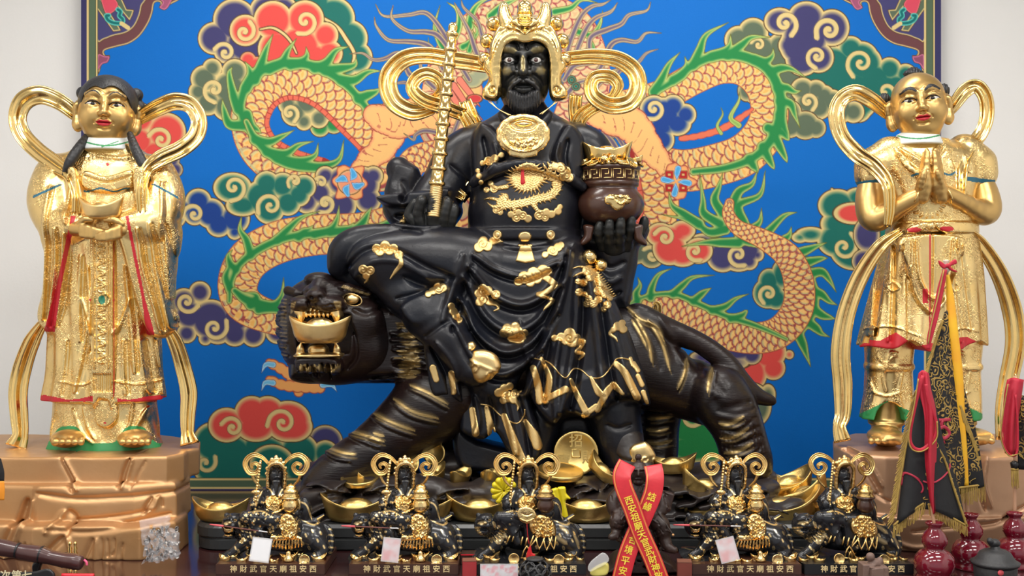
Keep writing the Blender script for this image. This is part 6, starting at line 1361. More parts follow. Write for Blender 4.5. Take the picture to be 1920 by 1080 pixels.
R_=[([(1604,838),(1620,870),(1640,905),(1650,925)],4,-8),([(1612,838),(1630,870),(1650,910)],3,5),([(1640,925),(1655,935),(1668,940)],3,-5),([(1830,850),(1822,900),(1835,950)],4,-8),([(1838,850),(1832,900),(1845,945)],3,6),([(1700,990),(1760,980),(1850,975),(1915,945)],4,-7),([(1880,960),(1900,990),(1910,1010)],4,-5),([(1650,1000),(1700,1020),(1750,1010)],4,5)]
S.relief(R_,20,200); S.noise(1.2,40,5); S.ground(0.)
props(S.done('rock_pedestal',M['copperR']),'pinkish bronze carved rock pedestal under the boy attendant on the right','pedestal')
# ---------------------------------------------------------------- black plinth, rocks and gold under the tiger
PZ=.095; ue=4.3/FPX
xl,xr=(362-960)*3.98/FPX,(1552-960)*3.98/FPX; yf,yb=3.965,4.66
def rrect(x0,x1,y0,y1,r,z,n=8):
    o=[]
    for sx,sy,r,a0 in ((1,1,.42,0),(0,1,.42,90),(0,0,.10,180),(1,0,.10,270)):
        cx=x1-r if sx else x0+r; cy=y1-r if sy else y0+r
        for i in range(n+1): a=math.radians(a0+90*i/n); o.append((cx+r*math.cos(a),cy+r*math.sin(a),z))
    return o
lv=[(0.012,0),(0.0,.006),(0.0,.040),(.004,.044),(.004,.048),(-.004,.052),(-.004,PZ-.012),(.006,PZ)]
V=[];F=[]
for ins,z in lv: V+=rrect(xl+ins,xr-ins,yf+ins,yb-ins,.10,z)
m_=36
for k in range(len(lv)-1): F+=[(k*m_+i,k*m_+(i+1)%m_,(k+1)*m_+(i+1)%m_,(k+1)*m_+i) for i in range(m_)]
F+=[tuple(range(m_))[::-1],tuple((len(lv)-1)*m_+i for i in range(m_))]
me=mesh(V,F); fixn(me); M['plinth']=mat('black_stone_plinth',(.022,.024,.026),.30,0,.5,8,(.03,.032,.032),.0002,60)
props(link('plinth',me,M['plinth'],smooth=False),'long black rounded plinth slab under the tiger and its rocks','plinth')
FK=Fr(4.36)
S=Sculpt(FK,(525,820,-150),(1520,1012,170),.0062)
S.slab([(545,960),(560,925),(620,905),(680,912),(740,900),(830,905),(900,898),(1000,900),(1100,888),(1200,885),(1300,885),(1400,895),(1450,930),(1500,960),(1500,1004),(1250,1004),(1000,1004),(780,1004),(545,1004)],10,140,30,6)
r0=random.Random(4)
for i in range(26):
    x=570+i*36; S.ell((x,r0.uniform(905,955),r0.uniform(60,130)),(r0.uniform(30,52),30,r0.uniform(14,26)),14,rot=(0,r0.uniform(-25,25),0))
for i in range(12): S.ell((600+i*72,r0.uniform(880,905),r0.uniform(-60,60)),(42,40,22),16)
S.ell((850,870,-10),(46,40,26),12); S.ell((1080,878,0),(60,40,26),12); S.ell((1170,890,30),(40,40,22),10); S.ell((1250,900,0),(50,50,26),10); S.ell((1415,902,30),(46,40,30),10)
R_=[]
for i in range(80):
    x,y=r0.uniform(560,1420),r0.uniform(900,968); a=r0.uniform(-.5,.35); l=r0.uniform(30,70)
    p=[(x,y),(x+l*.5*math.cos(a),y+l*.5*math.sin(a)-4),(x+l*math.cos(a),y+l*math.sin(a)+3)]; R_+=[(p,4,6),([(q[0],q[1]+6) for q in p],3.2,-7)]
S.relief(R_,-40,220); S.noise(1.5,26,2)
M['rockD2']=M['rockD']
S.ground(PZ-.004); props(S.done('carved_rocks',M['rockD']),'black carved wavy rock base beneath the tiger on the black plinth','rock')
def atz(px,z,Y): return np.array(((px-960)*Y/FPX,Y,z))
M['ingotg']=mat('old_gold_ingot_paint',(.66,.45,.14),.30,.95,.5,10,(.76,.54,.20),.0005,60,rvar=.05)
def ingot(px,py,Y,wpx,label,rot=(0,0,0),h=.27,dp=.52,grp='large gold ingots round the tiger base',rs=.13,z=None):
    s=wpx*Y/FPX; z=CAMZ-(py-540)*Y/FPX if z is None else z
    me=weld(mesh(*ingot_geo(1,dp,h,rs,c=(0,0,0)))); o=link('gold_ingot',me,M['ingotg']); o.location=atz(px,z,Y); o.scale=(s,s,s); o.rotation_euler=[math.radians(a) for a in rot]
    return props(o,label,'ingot',grp)
def yz(py,z): return (CAMZ-z)*FPX/(py-540)
for px,py,w,rz,lab in ((414,985,112,-6,'large gold ingot on the left end of the black plinth, beside the copper rock'),(668,985,134,6,'large gold ingot between the first and second figurines from the left'),(800,984,112,-30,'large gold ingot directly behind the second figurine from the left'),
                   (900,984,128,4,'large gold ingot on the plinth left of the middle figurine'),(1100,986,132,-4,'large gold ingot on the plinth left of the red-ribboned figure')):
    ingot(px,py,yz(py,PZ+.001)+.08,w,lab,(0,0,rz),z=PZ+.001,grp='large gold ingots in front of the rocks')
for px,py,Y,w,rot,lab in ((700,918,4.2,96,(8,10,20),'gold ingot lying at the foot of the tiger foreleg behind the second figurine'),(808,906,4.2,78,(0,-12,40),'gold ingot turned end-on, left of the two round ones'),(861,905,4.2,70,(10,0,70),'gold ingot seen from its rounded end below the tiger belly'),(917,908,4.18,76,(12,6,80),'gold ingot seen end-on, just left of the middle figurine'),
    (1122,892,4.15,78,(-10,38,-30),'tilted gold ingot leaning beside the big upright coin'),(1262,886,4.2,92,(4,-3,-8),'gold ingot right of the dark boot with the toe guard'),
    (1302,972,4.12,108,(6,10,-50),'gold ingot right of the red-ribboned figure, low on the plinth'),(1322,936,4.14,124,(8,14,20),'broad gold ingot in the heap behind the fourth figurine'),(1270,960,4.1,70,(0,60,10),'gold ingot standing on end right of the red-ribboned figure'),
    (1432,920,4.3,126,(6,20,-20),'gold ingot on the top left of the right-hand gold heap'),(1480,926,4.28,112,(10,-16,10),'gold ingot with a round dome atop the right-hand gold heap'),(1462,984,4.12,168,(4,-6,6),'largest gold ingot at the front of the right-hand gold heap'),
    (1512,948,4.2,116,(0,-24,-30),'gold ingot on the right edge of the right-hand gold heap'),(1402,950,4.2,116,(0,20,30),'gold ingot left in the right-hand gold heap'),(1545,975,4.16,80,(0,0,70),'gold ingot at the right end of the plinth behind the fifth figurine')):
    ingot(px,py,Y,w,lab,rot,grp='gold ingots heaped on the rock base')
def coin(px,py,Y,rpx,lab,rot,t=.16,chars=None):
    u=Y/FPX; e=empty('gold_coin',(0,0,0),lab,'coin'); p=np.array(Fr(Y)((px,py,0))); e.location=p; e.rotation_euler=[math.radians(a) for a in rot]
    me=weld(mesh(*coin_geo(rpx*u,rpx*t*u))); o=link('disc',me,M['ingotg']); o.parent=e
    if chars:
        for c,dx,dy in chars:
            V,F=text_geo(c,rpx*.62*u,.0025,.0005); V=[(v[0]+dx*rpx*u,v[1]+dy*rpx*u,v[2]+rpx*t*.8*u) for v in V]; k=link('character',mesh(V,F),M['ingotg']); k.parent=e
        V,F=sweep_sq(rpx*.2*u,rpx*t*.8*u); k=link('square_frame',mesh(V,F),M['ingotg']); k.parent=e
    return e
def sweep_sq(a,z):
    V=[];F=[]
    for i,(r,h) in enumerate(((a,0),(a,.003),(a*.75,.003),(a*.75,0))): V+=[(-r,-r,z+h),(r,-r,z+h),(r,r,z+h),(-r,r,z+h)]
    for k in range(3): F+=[(k*4+i,k*4+(i+1)%4,k*4+4+(i+1)%4,k*4+4+i) for i in range(4)]
    return V,F
coin(1080,850,4.22,42,'big upright gold coin with relief characters below the rider\'s robe',(82,0,0),.14,[('招',0,.52),('寶',-.55,-.35),('財',.55,-.2)])
coin(675,903,4.14,36,'gold coin lying flat left of the second figurine crown',(12,-6,20),.3); coin(1050,890,4.12,44,'flat gold coin lying at the foot of the big upright coin',(10,4,0),.22)
coin(762,868,4.25,24,'gold coin leaning on the rocks behind the second figurine',(60,40,0),.2); coin(815,850,4.3,22,'thin gold coin standing edge-on beside the hidden foreleg',(70,-60,0),.2)
# yellow rosette and film box behind the middle figurine
M['ysatin']=mat('yellow_satin',(.85,.70,.02),.35,0,.4,30,(.78,.62,.02),.0008,60)
S=Sculpt(Fr(3.93),(915,885,-16),(975,950,20),.0017)
for i in range(12): a=i*math.pi/6; S.cap([(945,920,0,5),(945+19*math.cos(a),920+21*math.sin(a),3,6.5)],2)
S.relief([([(945,920),(945+22*math.cos(a),920+24*math.sin(a))],1.2,-2) for a in np.arange(12)*math.pi/6+.26])
ro=empty('satin_rosette',(float(Fr(3.93)((945,945,0))[0]),3.93,PZ),'bright yellow satin rosette behind the middle figurine\'s rod','rosette'); S.done('pleated_disc',M['ysatin'],ro)
V,F=lathe_geo([(0,0),(.002,0),(.002,.10),(0,.10)],(float(Fr(3.93)((948,945,0))[0]),3.99,PZ),8); link('stem',weld(mesh(V,F)),M['ysatin'],ro)
S=Sculpt(Fr(3.93),(1025,905,-10),(1072,990,14),.0017); S.slab([(1032,918),(1058,912),(1062,925),(1070,935),(1060,940),(1066,975),(1050,985),(1044,950),(1034,930)],0,6,4,2); S.relief([([(1045,915),(1052,945),(1056,980)],2,-2),([(1038,925),(1048,950)],1.5,1.5)])
props(S.done('satin_bow',M['ysatin']),'yellow satin bow with hanging tail right of the middle figurine\'s pot','bow')
# ---------------------------------------------------------------- small tiger-rider figurines
M['goldprint']=mat('pale_gold_print',(.80,.62,.32),.4)
INS='神財武官天廟祖安西'
FF=Fr(3.79); uf=FF.u; ZT=.035
def figurine(kind,label):
    A=kind=='A'; gold=M['figgold'] if A else M['figgold2']
    e=empty('deity_figurine',((506-960)*uf,3.79,0),label,'figurine','tiger-riding deity figurines in a row')
    X0=404;X1=609
    xa,xb=(X0-960)*3.637/FPX,(X1-960)*3.637/FPX
    pb=boxo('base',((xa+xb)/2,3.762,ZT/2),((xb-xa)/2,.125,ZT/2),M['brown'] if A else M['black'],e,.002)
    for i,c in enumerate(INS):
        V,F=text_geo(c,13.5*uf,.0008,.0003); x=(438+i*18.6 if A else 441+i*18.)
        if not A and False: pass
        V=[((x-960)*3.637/FPX+v[0],3.6362-v[2],ZT*.52+v[1]) for v in V]; link('character',mesh(V,F),M['goldprint'],pb)
    o=0 if A else 3
    # tiger and rider in one lacquer body
    S=Sculpt(FF,(398,848,-64),(632,1066,80),.0016)
    S.slab([(404,1044),(440,1036),(520,1040),(600,1034),(612,1046),(606,1060),(404,1060)],8,64,6,3)
    S.cap([(458,990,6,24),(500,1000,0,28),(550,1002,-4,30),(585,1008,0,30)],6,sm=3); S.ell((592,1012,0),(26,30,32),6)
    S.cap([(480,1000,16,20),(458,1018,22,13),(440,1034,28,8),(424,1043,32,7)],4,sm=3); S.cap([(482,1005,-16,14),(470,1030,-20,9),(462,1044,-22,8)],4)
    S.cap([(592,1015,16,20),(606,1030,20,12),(598,1043,28,9),(586,1046,34,7)],4,sm=3)
    S.cap([(600,985,-6,5),(614,990,-2,5),(622,1008,4,5),(621,1030,10,4.5),(612,1044,14,4)],2,sm=4)
    hx,hy=(434,984) if A else (432,984)
    S.ell((hx+4,hy,20),(22,22,22),4); S.ell((hx-8,hy+1,40),(7,9,6),2); S.ell((hx+3,hy+1,40),(7,9,6),2); S.ell((hx-3,hy-4,46),(4,5,3),1.5); S.cap([(hx+12,hy-17,18,5)],2); S.cap([(hx-9,hy-18,18,5)],2); S.cap([(hx-13,hy-9,34,3),(hx-5,hy-11,40,3)],2); S.cap([(hx+14,hy-8,30,3),(hx+5,hy-11,38,3)],2)
    if A: S.slab([(hx-14,hy+3),(hx+4,hy+3),(hx+4,hy+20),(hx-12,hy+20)],40,14,3,2,'s'); S.ell((hx-6,hy+22,36),(11,9,4),2)
    else: S.ell((hx-4,hy+12,34),(11,10,8),3); S.ell((466,980,34),(20,8,17),4); S.ell((484,990,36),(13,7,14),3); S.relief([([(hx-12,hy+8),(hx-4,hy+6),(hx+4,hy+8)],1.6,-2.5)],0,60)
    # rider: torso, shoulders, arms, lap
    S.loft([(885,518,0,8,7),(912,518,0,16,11),(925,518,2,27,15),(945,515,6,28,19),(975,516,4,26,20)],4); S.ell((518,891,4),(14.5,13,18),3)
    S.cap([(497,925,0,12),(482,940,6,12),(478,950,14,10)],4); S.cap([(540,922,0,12),(556,940,4,12),(552,956,14,11)],4); S.ell((570,958,0),(14,12,26),5); S.cap([(560,965,0,12),(590,978,-4,6),(606,966,-8,3)],3)
    S.cap([(510,975,20,18),(478,972,30,16),(460,970,34,12)],5); S.cap([(470,978,34,10),(486,1000,36,9),(492,1016,38,8)],4); S.slab([(508,965),(555,965),(566,1000),(560,1030),(512,1030),(505,1000)],22,16,8,4)
    S.ell((476,946,24),(9,9,10),2); S.ell((552,962,24),(12,10,9),2)
    R_=[]; r=random.Random(7 if A else 8)
    for i in range(60): x,y=r.uniform(455,570),r.uniform(915,1030); R_.append(([(x,y),(x+r.uniform(-5,5),y+r.uniform(3,8))],1.3,r.choice((-2.2,2.2))))
    R_+=rnd_hairs(405,1044,600,1056,40,8,0,1.6,2,3,60)+[([(x,y),(x+3,y+5)],1.2,-2) for x in range(440,470,5) for y in (990,998,1006)]
    for s_ in (-1,1): R_+=[([(518+s_*3,883),(518+s_*9,882)],1.3,1.6),([(518+s_*3,887),(518+s_*9,887)],1.2,-1.6)]
    R_+=[([(518,884),(518,893)],1.3,2),([(512,898),(518,896),(524,898)],1.2,1.6)]
    S.relief(R_,-20,70)
    r=random.Random(3); ST=[]
    for x,y in ((560,990),(572,1000),(584,992),(566,1015),(578,1024),(594,1010),(600,996),(588,1036),(555,1008),(606,1022),(452,1012),(440,1024),(462,1024),(446,1030),(470,1004)): ST.append(([(x,y),(x+3,y+7)],1.7,1.))
    for y in (992,1003,1014,1026,1036): ST.append(([(616,y),(626,y+1)],1.6,.9))
    ST+=[([(hx-14,hy-2),(hx,hy-4)],3,.6),([(hx+4,hy-8),(hx+10,hy-9)],2,1),([(hx+14,hy-6),(hx+18,hy+6)],2,.9)]
    for q in ([(492,920),(484,935),(480,948)],[(544,918),(560,935),(562,955)],[(500,912),(508,920),(514,932)],[(536,912),(528,920),(522,932)],[(560,940),(575,948),(585,975)],[(566,975),(590,984),(606,970)],[(470,960),(490,958),(505,966)]): ST.append((q,1.6,.9))
    n_=190 if A else 30
    for i in range(n_): x,y=r.uniform(450,560),r.uniform(925,1030); ST.append(([(x,y),(x+r.uniform(-5,5),y+r.uniform(-4,6))],r.uniform(1.,2.2),1.))
    if not A:
        for i in range(14): a=math.radians(20+i*12); ST.append(([(440+20*math.cos(a),988+20*math.sin(a)),(440+30*math.cos(a),988+30*math.sin(a))],1.6,.9))
        ST+=[([(575,985),(590,1000)],4,.35),([(565,1005),(585,1020)],4,.35),([(600,1000),(608,1025)],3,.35),([(470,1000),(455,1020)],4,.4)]
    S.ground(ZT-.002); S.cut((500,1050,74),(0,-1,0))
    face=lambda px,py: (np.hypot((px-518)/15,(py-892)/19)<1)
    S.done('body',M['fig'],e,paint=lambda px,py,V,n: np.where(face(px,py),0,strokes_mask(px,py,ST))*(n[:,1]<.35))
    # crown, beard, belly plate, skirt
    S=Sculpt(FF,(494,848,-20),(542,935,26),.0013)
    S.cap([(503,914,10,3.2),(502,892,13,3),(504,877,16,3.2),(510,870,17,3.4),(518,868,19,3.6),(526,870,17,3.4),(532,877,16,3.2),(534,892,13,3),(533,914,10,3.2)],1.5,sm=3)
    S.ell((518,868,4),(15,14,9),3); S.ell((518,857,10),(4,4,4),1.5); S.ell((518,862,14),(7,4,5),1.5)
    for s_ in (-1,1):
        for x,y in ((8,861),(14,868),(17,878),(18,888)): S.ell((518+s_*x,y,8),(3.6,3.6,3.6),1)
        S.slab([(518+s_*13,898),(518+s_*18,898),(518+s_*19,912),(518+s_*15,916),(518+s_*12,910)],10,3,2,1)
    S.done('crown',gold,e)
    S=Sculpt(FF,(504,896,0),(532,942,30),.0013); S.slab([(510,902),(518,899),(526,902),(523,916),(518,938 if A else 928),(513,916)],(18,518,905,0,.1),4,4,1.5); S.relief([([(x,905),(518+(x-518)*.4,932)],.8,-1.2) for x in range(510,528,3)],0,50); S.done('beard',M['figblack'],e)
    S=Sculpt(FF,(488,918,8),(544,970,38),.0013); S.ell((514,944,18),(19,12,16),2); S.cap([(496,954,20,2),(514,962,26,2.4),(532,954,20,2)],1.5,sm=3)
    R_=[([(514+r1*math.cos(a),944+r1*.8*math.sin(a)),(514+(r1+3)*math.cos(a+.6),944+(r1+3)*.8*math.sin(a+.6))],1.1,r.choice((-1.8,1.6))) for a in np.linspace(0,6,11) for r1 in (4,9,13)]
    S.relief(R_,0,60); S.done('belly_plate',gold,e)
    S=Sculpt(FF,(516 if A else 500,955,14),(572,1040,56),.0014)
    if A: S.slab([(528,968),(540,962),(554,972),(560,990),(556,1006),(540,1010),(528,1000),(524,984)],44,6,5,2); S.slab([(500,1004),(560,1004),(566,1018),(560,1012),(505,1014)],42,5,4,2)
    else: S.slab([(520,972),(535,964),(552,972),(562,990),(560,1004),(535,1008),(518,1000),(512,984)],42,6,5,2)
    R_=[([(x,y),(x+r.uniform(-3,4),y+r.uniform(2,5))],1.,r.choice((-1.6,1.6))) for x in range(520,560,4) for y in range(968,1006,5)]
    S.relief(R_,10,70); S.done('skirt_apron',gold,e)
    if A: bars_=[[(512+i*5.2,1008,44),(508+i*5.6+ (i-5)*.4,1020,44),(506+i*6.,1032-abs(i-5)*1.2,42)] for i in range(11)]
    else: bars_=[[(500,1006,44),(496,1022,44)],[(508,1008,46),(504,1024,46)],[(520,1004,46),(512,1026,46),(528,1006,46)],[(524,1008,47),(530,1030,47),(540,1008,47)],[(538,1010,47),(544,1032,47),(554,1006,46)],[(548,1008,46),(558,1030,45),(562,1006,44)],[(476,1004,44),(470,1018,44)],[(484,1002,44),(480,1016,44)],[(496,1044,52),(506,1024,50),(518,1046,50)],[(504,1044,52),(508,1034,51),(512,1045,50)],[(494,1046,52),(518,1048,50)]]
    for b in bars_:
        V,F=sweep_geo(FF,b,[1.5,1.6,1.5],1.5,prof='round',n=2 if not A else 3); me=mesh(V,F); fixn(me); link('skirt_strip',me,gold,e)
    # scrolls behind the head
    for s_ in (-1,1):
        pts=[(518+s_*12,872,2),(518+s_*26,858,0),(518+s_*42,853,-2),(518+s_*54,860,-2),(518+s_*58,872,0),(518+s_*50,886,2),(518+s_*38,886,2),(518+s_*32,876,3),(518+s_*38,869,3),(518+s_*46,872,3),(518+s_*44,879,3)]
        V,F=sweep_geo(FF,pts,[2.5,3.5,4.6,5,5,5,4.6,4.2,3.6,3,1.5],2.4,prof='flute' ,n=6); me=mesh(V,F); fixn(me); link('scroll_ribbon',me,M['figgold2'],e)
        V,F=sweep_geo(FF,[(518+s_*46,888,0),(518+s_*40,902,-2),(518+s_*28,914,-4)],[3,2.4,1.6],1.6,prof='flat',n=5); me=mesh(V,F); fixn(me); link('scroll_ribbon',me,M['figgold2'],e)
    V,F=sweep_geo(FF,[(556,978,-2),(580,982,-2),(596,974,-2),(608,966,-4)],[2,3.4,3,1],2,prof='round',n=5); me=mesh(V,F); fixn(me); link('sash_end',me,M['figgold2'],e)
    # rod
    a=np.array(FF((489,862,26))); b=np.array(FF((478,944,32))); ax=b-a; L=float(np.linalg.norm(ax)); q_=np.array(Vector(ax/L).to_track_quat('Z','Y').to_matrix()); pr=[(0,0),(2*uf,1*uf)]
    for i in range(14): z=2+i*5.2; pr+=[(2.1*uf,z*uf),(2.1*uf,(z+3.6)*uf),(2.9*uf,(z+4.2)*uf),(2.9*uf,(z+5)*uf)]
    V,F=lathe_geo(pr+[(0,L)],n=12); link('rod',weld(mesh([a+q_@np.array(v) for v in V],F)),gold,e)
    if A: V,F=sphere_geo(FF((480,923,32)),(9*uf,4*uf,5*uf),12); link('rod_guard',weld(mesh(V,F)),gold,e)
    # pot
    c=FF((545,950,34)); z=lambda y:(950-y)*uf
    pt=lathe('pot',[(0,z(962)),(9*uf,z(960)),(15*uf,z(953)),(16*uf,z(946)),(13*uf,z(939)),(12*uf,z(936)),(17*uf,z(934)),(17*uf,z(931)),(0,z(931))],c,gold if A else M['brown'],e,n=24)
    lathe('heap',[(0,z(932)),(15*uf,z(932)),(16*uf,z(929)),(12*uf,z(926)),(14*uf,z(923)),(13*uf,z(919)),(9*uf,z(917)),(10*uf,z(913)),(7*uf,z(910)),(3*uf,z(909)),(0,z(906))],c,gold,pt,n=14)
    # jaws and treasure on the base
    if A:
        V,F=ingot_geo(20*uf,11*uf,7*uf,4*uf,n=20,c=FF((hx-5,hy+14,40))); link('mouth_ingot',weld(mesh(V,F)),gold,e)
        V,F=lathe_geo([(7*uf,0),(8*uf,3*uf),(7*uf,4*uf),(6*uf,2*uf)],FF((hx-5,hy+21,38)),12); link('lower_teeth',weld(mesh(V,F)),gold,e)
    spots=[(421,1051,26),(454,1053,22),(484,1054,22),(514,1055,20),(543,1051,34),(600,1052,30),(588,1036,22),(437,1046,20),(470,1044,20),(500,1045,20),(560,1042,20),(498,1053,18)] if A else [(412,1052,18),(436,1049,24),(454,1040,20),(528,1040,20),(523,1050,20),(575,1036,24),(590,1046,26),(604,1050,16),(440,1053,22),(505,1054,22),(545,1053,20),(598,1036,20),(580,1052,20)]
    for j,(x,y,w_) in enumerate(spots):
        d=(y-1043)*3.6+ (0 if A else 4); s=w_*uf; V,F=ingot_geo(s,s*.55,s*.35,s*.2,n=18,c=np.array(FF((x,y+3,min(d+26,68)))),rot=(0,r.uniform(-10,10),r.uniform(-30,30))); link('ingot',weld(mesh(V,F)),gold,e)
    for x,y in (((571,1050),) if A else ((478,1048),(562,1050))):
        V,F=coin_geo(10*uf,3*uf,FF((x,y,66)),rot=(78,0,0),n=24); link('coin',weld(mesh(V,F)),gold,e)
    if A:
        V,F=lathe_geo([(0,0),(9*uf,0),(11*uf,3*uf),(7*uf,8*uf),(4*uf,13*uf),(5*uf,16*uf),(0,19*uf)],FF((541,1052,62)),16); link('treasure_heap',weld(mesh(V,F)),gold,e)
    return e
fa=figurine('A','black and bright gold figurine, white tag before its tiger, first from the left')
fb=figurine('B','matte black and gold figurine in the middle with a lock plate and red tassel')
fb.location.x+=(987-517)*uf
def put_fig(src,dpx,rz,lab,dy=0):
    c=copy_tree(src); c.location.x=(506-960)*uf+dpx*uf; c.location.y+=dy; c.rotation_euler.z=math.radians(rz); c['label']=lab; return c
f2_=put_fig(fa,240,0,'black and bright gold figurine with a reddish card, second from the left')
f4_=put_fig(fa,858,0,'black and bright gold figurine with a tilted card, right of the red-ribboned figure')
f5_=put_fig(fb,1060,0,'matte black and gold figurine behind the brown stone seal, rightmost of the row')
# lock plate and tassel tag of the middle figurine
FQ=Fr(3.79-52*uf)
pq=empty('lock_pendant',tuple(FQ((988,968,0))),'small gold lock plate with red cord hung on the middle figurine','pendant')
S=Sculpt(FQ,(966,948,-6),(1010,986,6),.0012); S.slab([(972,955),(980,951),(990,951),(1000,955),(1006,966),(1000,977),(988,982),(976,977),(970,966)],0,3,3,1); S.relief([([(978,962),(988,966),(998,962)],1.2,-1.5),([(975,972),(988,977),(1001,972)],1,1.2)]); S.done('plate',M['figgold'],pq)
cord('red_cord',FQ,[(988,982,0),(989,1000,0),(992,1020,0)],.7,M['redsilk'],pq)
S=Sculpt(FQ,(970,1018,-6),(1008,1052,10),.0012); S.slab([(986,1046),(994,1022),(998,1036),(1004,1040),(998,1048)],0,3,3,1); S.done('red_tag',M['redsilk'],pq)
# pens resting in the tigers' mouths
M['penred']=mat('pink_pen_tip',(.75,.10,.12),.4); M['penwood']=mat('brown_pen_barrel',(.14,.04,.03),.35); M['silver']=mat('silver_ferrule',(.7,.7,.72),.25,1)
def pen(x0,y0,x1,y1,lab):
    F1=Fr(3.79-54*uf); e=empty('brush_pen',tuple(F1(((x0+x1)/2,(y0+y1)/2,0))),lab,'pen','slim pens laid through the figurines\' tiger mouths')
    L=lambda t:(x0+(x1-x0)*t,y0+(y1-y0)*t,-6*t)
    for nm,t0,t1,r,m_ in (('tip',0,.24,1.9,'penred'),('barrel',.22,.86,1.2,'penwood'),('ferrule',.84,1,1.5,'silver')):
        V,F=sweep_geo(F1,[L(t0),L((t0+t1)/2),L(t1)],[r*.5 if nm=='tip' else r,r,r],[r*.5 if nm=='tip' else r,r,r],prof='round',n=4); me=mesh(V,F); fixn(me); link(nm,me,M[m_],e)
pen(393,983,502,998,'slim pink-tipped pen through the mouth of the first figurine\'s tiger'); pen(640,986,748,991,'slim pink-tipped pen through the mouth of the second figurine\'s tiger'); pen(1262,984,1390,987,'slim pink-tipped pen through the mouth of the fourth figurine\'s tiger')
# cards
def card_mat(nm,c1,c2,sc): return mat(nm,c1,.35,0,.25,sc,c2)
M['cardw']=mat('white_glossy_card',(.88,.88,.90),.2,coat=.5); M['cardr']=card_mat('red_printed_card',(.62,.62,.64),(.62,.12,.13),26); M['cardp']=mat('pink_printed_card',(.66,.64,.67),.35,0,.1,46,(.72,.16,.22))
M['film']=mat('clear_plastic_film',(.9,.9,.92),.08,alpha=.35,spec=.8)
def card(px,py,Y,w_,h_,m_,lab,rot,strip=True):
    u=Y/FPX; e=empty('picture_card',tuple(Fr(Y)((px,py,0))),lab,'card'); e.rotation_euler=[math.radians(a) for a in rot]
    o=boxo('card',(0,0,0),(w_*u,.0006,h_*u),M[m_]); o.parent=e
    o=boxo('plastic_sleeve',(0,-.0006,0),(w_*u*1.1,.0016,h_*u*1.12),M['film']); o.parent=e
    return e
card(489,1031,3.60,17,20,'cardw','white glossy card propped before the first figurine\'s tiger',(-14,7,0))
card(733,1031,3.60,15,20,'cardr','reddish printed card in a sleeve before the second figurine\'s tiger',(-14,6,0))
card(1364,1031,3.60,16,20,'cardr','reddish printed card tilted before the fourth figurine\'s tiger',(-14,-14,0))
# ---------------------------------------------------------------- dark seated figure with a red ribbon
FS=Fr(3.70); us=FS.u
M['carved']=mat('dark_brown_carved_wood',(.012,.009,.008),.42,0,.6,9,(.045,.018,.012),.0012,90)
sf=empty('carved_figure',((1197-960)*us,3.70,0),'dark carved wooden figure with topknot under a crossed red ribbon','figurine')
S=Sculpt(FS,(1136,848,-50),(1268,1068,60),.0019)
S.slab([(1158,1036),(1200,1026),(1246,1038),(1262,1052),(1264,1068),(1138,1068),(1142,1050)],-4,44,8,4); S.slab([(1172,985),(1228,985),(1236,1050),(1166,1050)],-20,20,8,4)
S.loft([(905,1196,0,16,12),(918,1196,0,34,16),(950,1196,4,36,22),(985,1196,4,40,28),(1015,1196,8,42,32)],5)
S.cap([(1165,925,0,16),(1152,945,10,15),(1162,968,20,12),(1180,975,26,10)],4,sm=3); S.cap([(1228,925,0,16),(1240,945,10,15),(1232,965,20,12),(1215,975,26,10)],4,sm=3)
S.cap([(1176,968,18,19),(1158,976,30,15),(1156,992,30,9)],4,sm=2); S.cap([(1156,990,30,9),(1154,1003,38,8),(1146,1007,46,6)],3,sm=2); S.cap([(1222,972,18,19),(1240,984,30,15),(1246,1008,30,11)],4,sm=2); S.cap([(1246,1008,30,10),(1252,1024,36,10),(1264,1031,44,7)],3,sm=2); S.cap([(1163,935,14,5),(1156,950,20,5),(1166,962,24,5)],2,sm=2)
S.box((1250,940,10),(10,9,18),3,2,rot=(0,15,0))
r=random.Random(6); S.relief(rnd_hairs(1145,915,1260,1060,110,9,70,1.3,1.7,6,60),-20,80)
S.done('body',M['carved'],sf)
tube('striking_rod',FS,[(1232,958,34),(1247,980,42),(1262,1003,50)],1.3,M['carved'],sf); V,F=sphere_geo(FS((1262,1003,50)),2.6*us,10); link('rod_tip',weld(mesh(V,F)),M['copper'],sf)
S=Sculpt(FS,(1170,846,-24),(1224,908,32),.0015)
S.ell((1197,886,4),(19,17,21),3); S.cap([(1197,866,0,4),(1197,857,0,5.5)],2); S.slab([(1193,852),(1201,852),(1203,860),(1191,860)],0,5,2,1); S.cap([(1197,882,20,2),(1197,891,23,2.5)],2)
S.ell((1190,884,22),(4,3,2),1.5,op='s'); S.ell((1204,884,22),(4,3,2),1.5,op='s'); S.cap([(1192,898,19,1.3),(1202,898,19,1.3)],1.5); S.cap([(1185,880,18,1.8),(1193,881,21,1.8)],1.5); S.cap([(1209,880,18,1.8),(1201,881,21,1.8)],1.5); S.ell((1197,904,12),(10,8,6),3)
S.done('head',M['carved'],sf)
rbn=empty('satin_ribbon',tuple(FS((1197,900,0))),'crossed red satin ribbon with yellow characters draped on the dark carved figure','ribbon')
M['redsat']=mat('red_satin',(.62,.022,.035),.38,0,.5,60,(.55,.018,.03),.0003,120); M['ytext']=mat('yellow_ribbon_print',(.90,.68,.06),.5); M['yedge']=mat('orange_stitched_edge',(.72,.22,.05),.5)
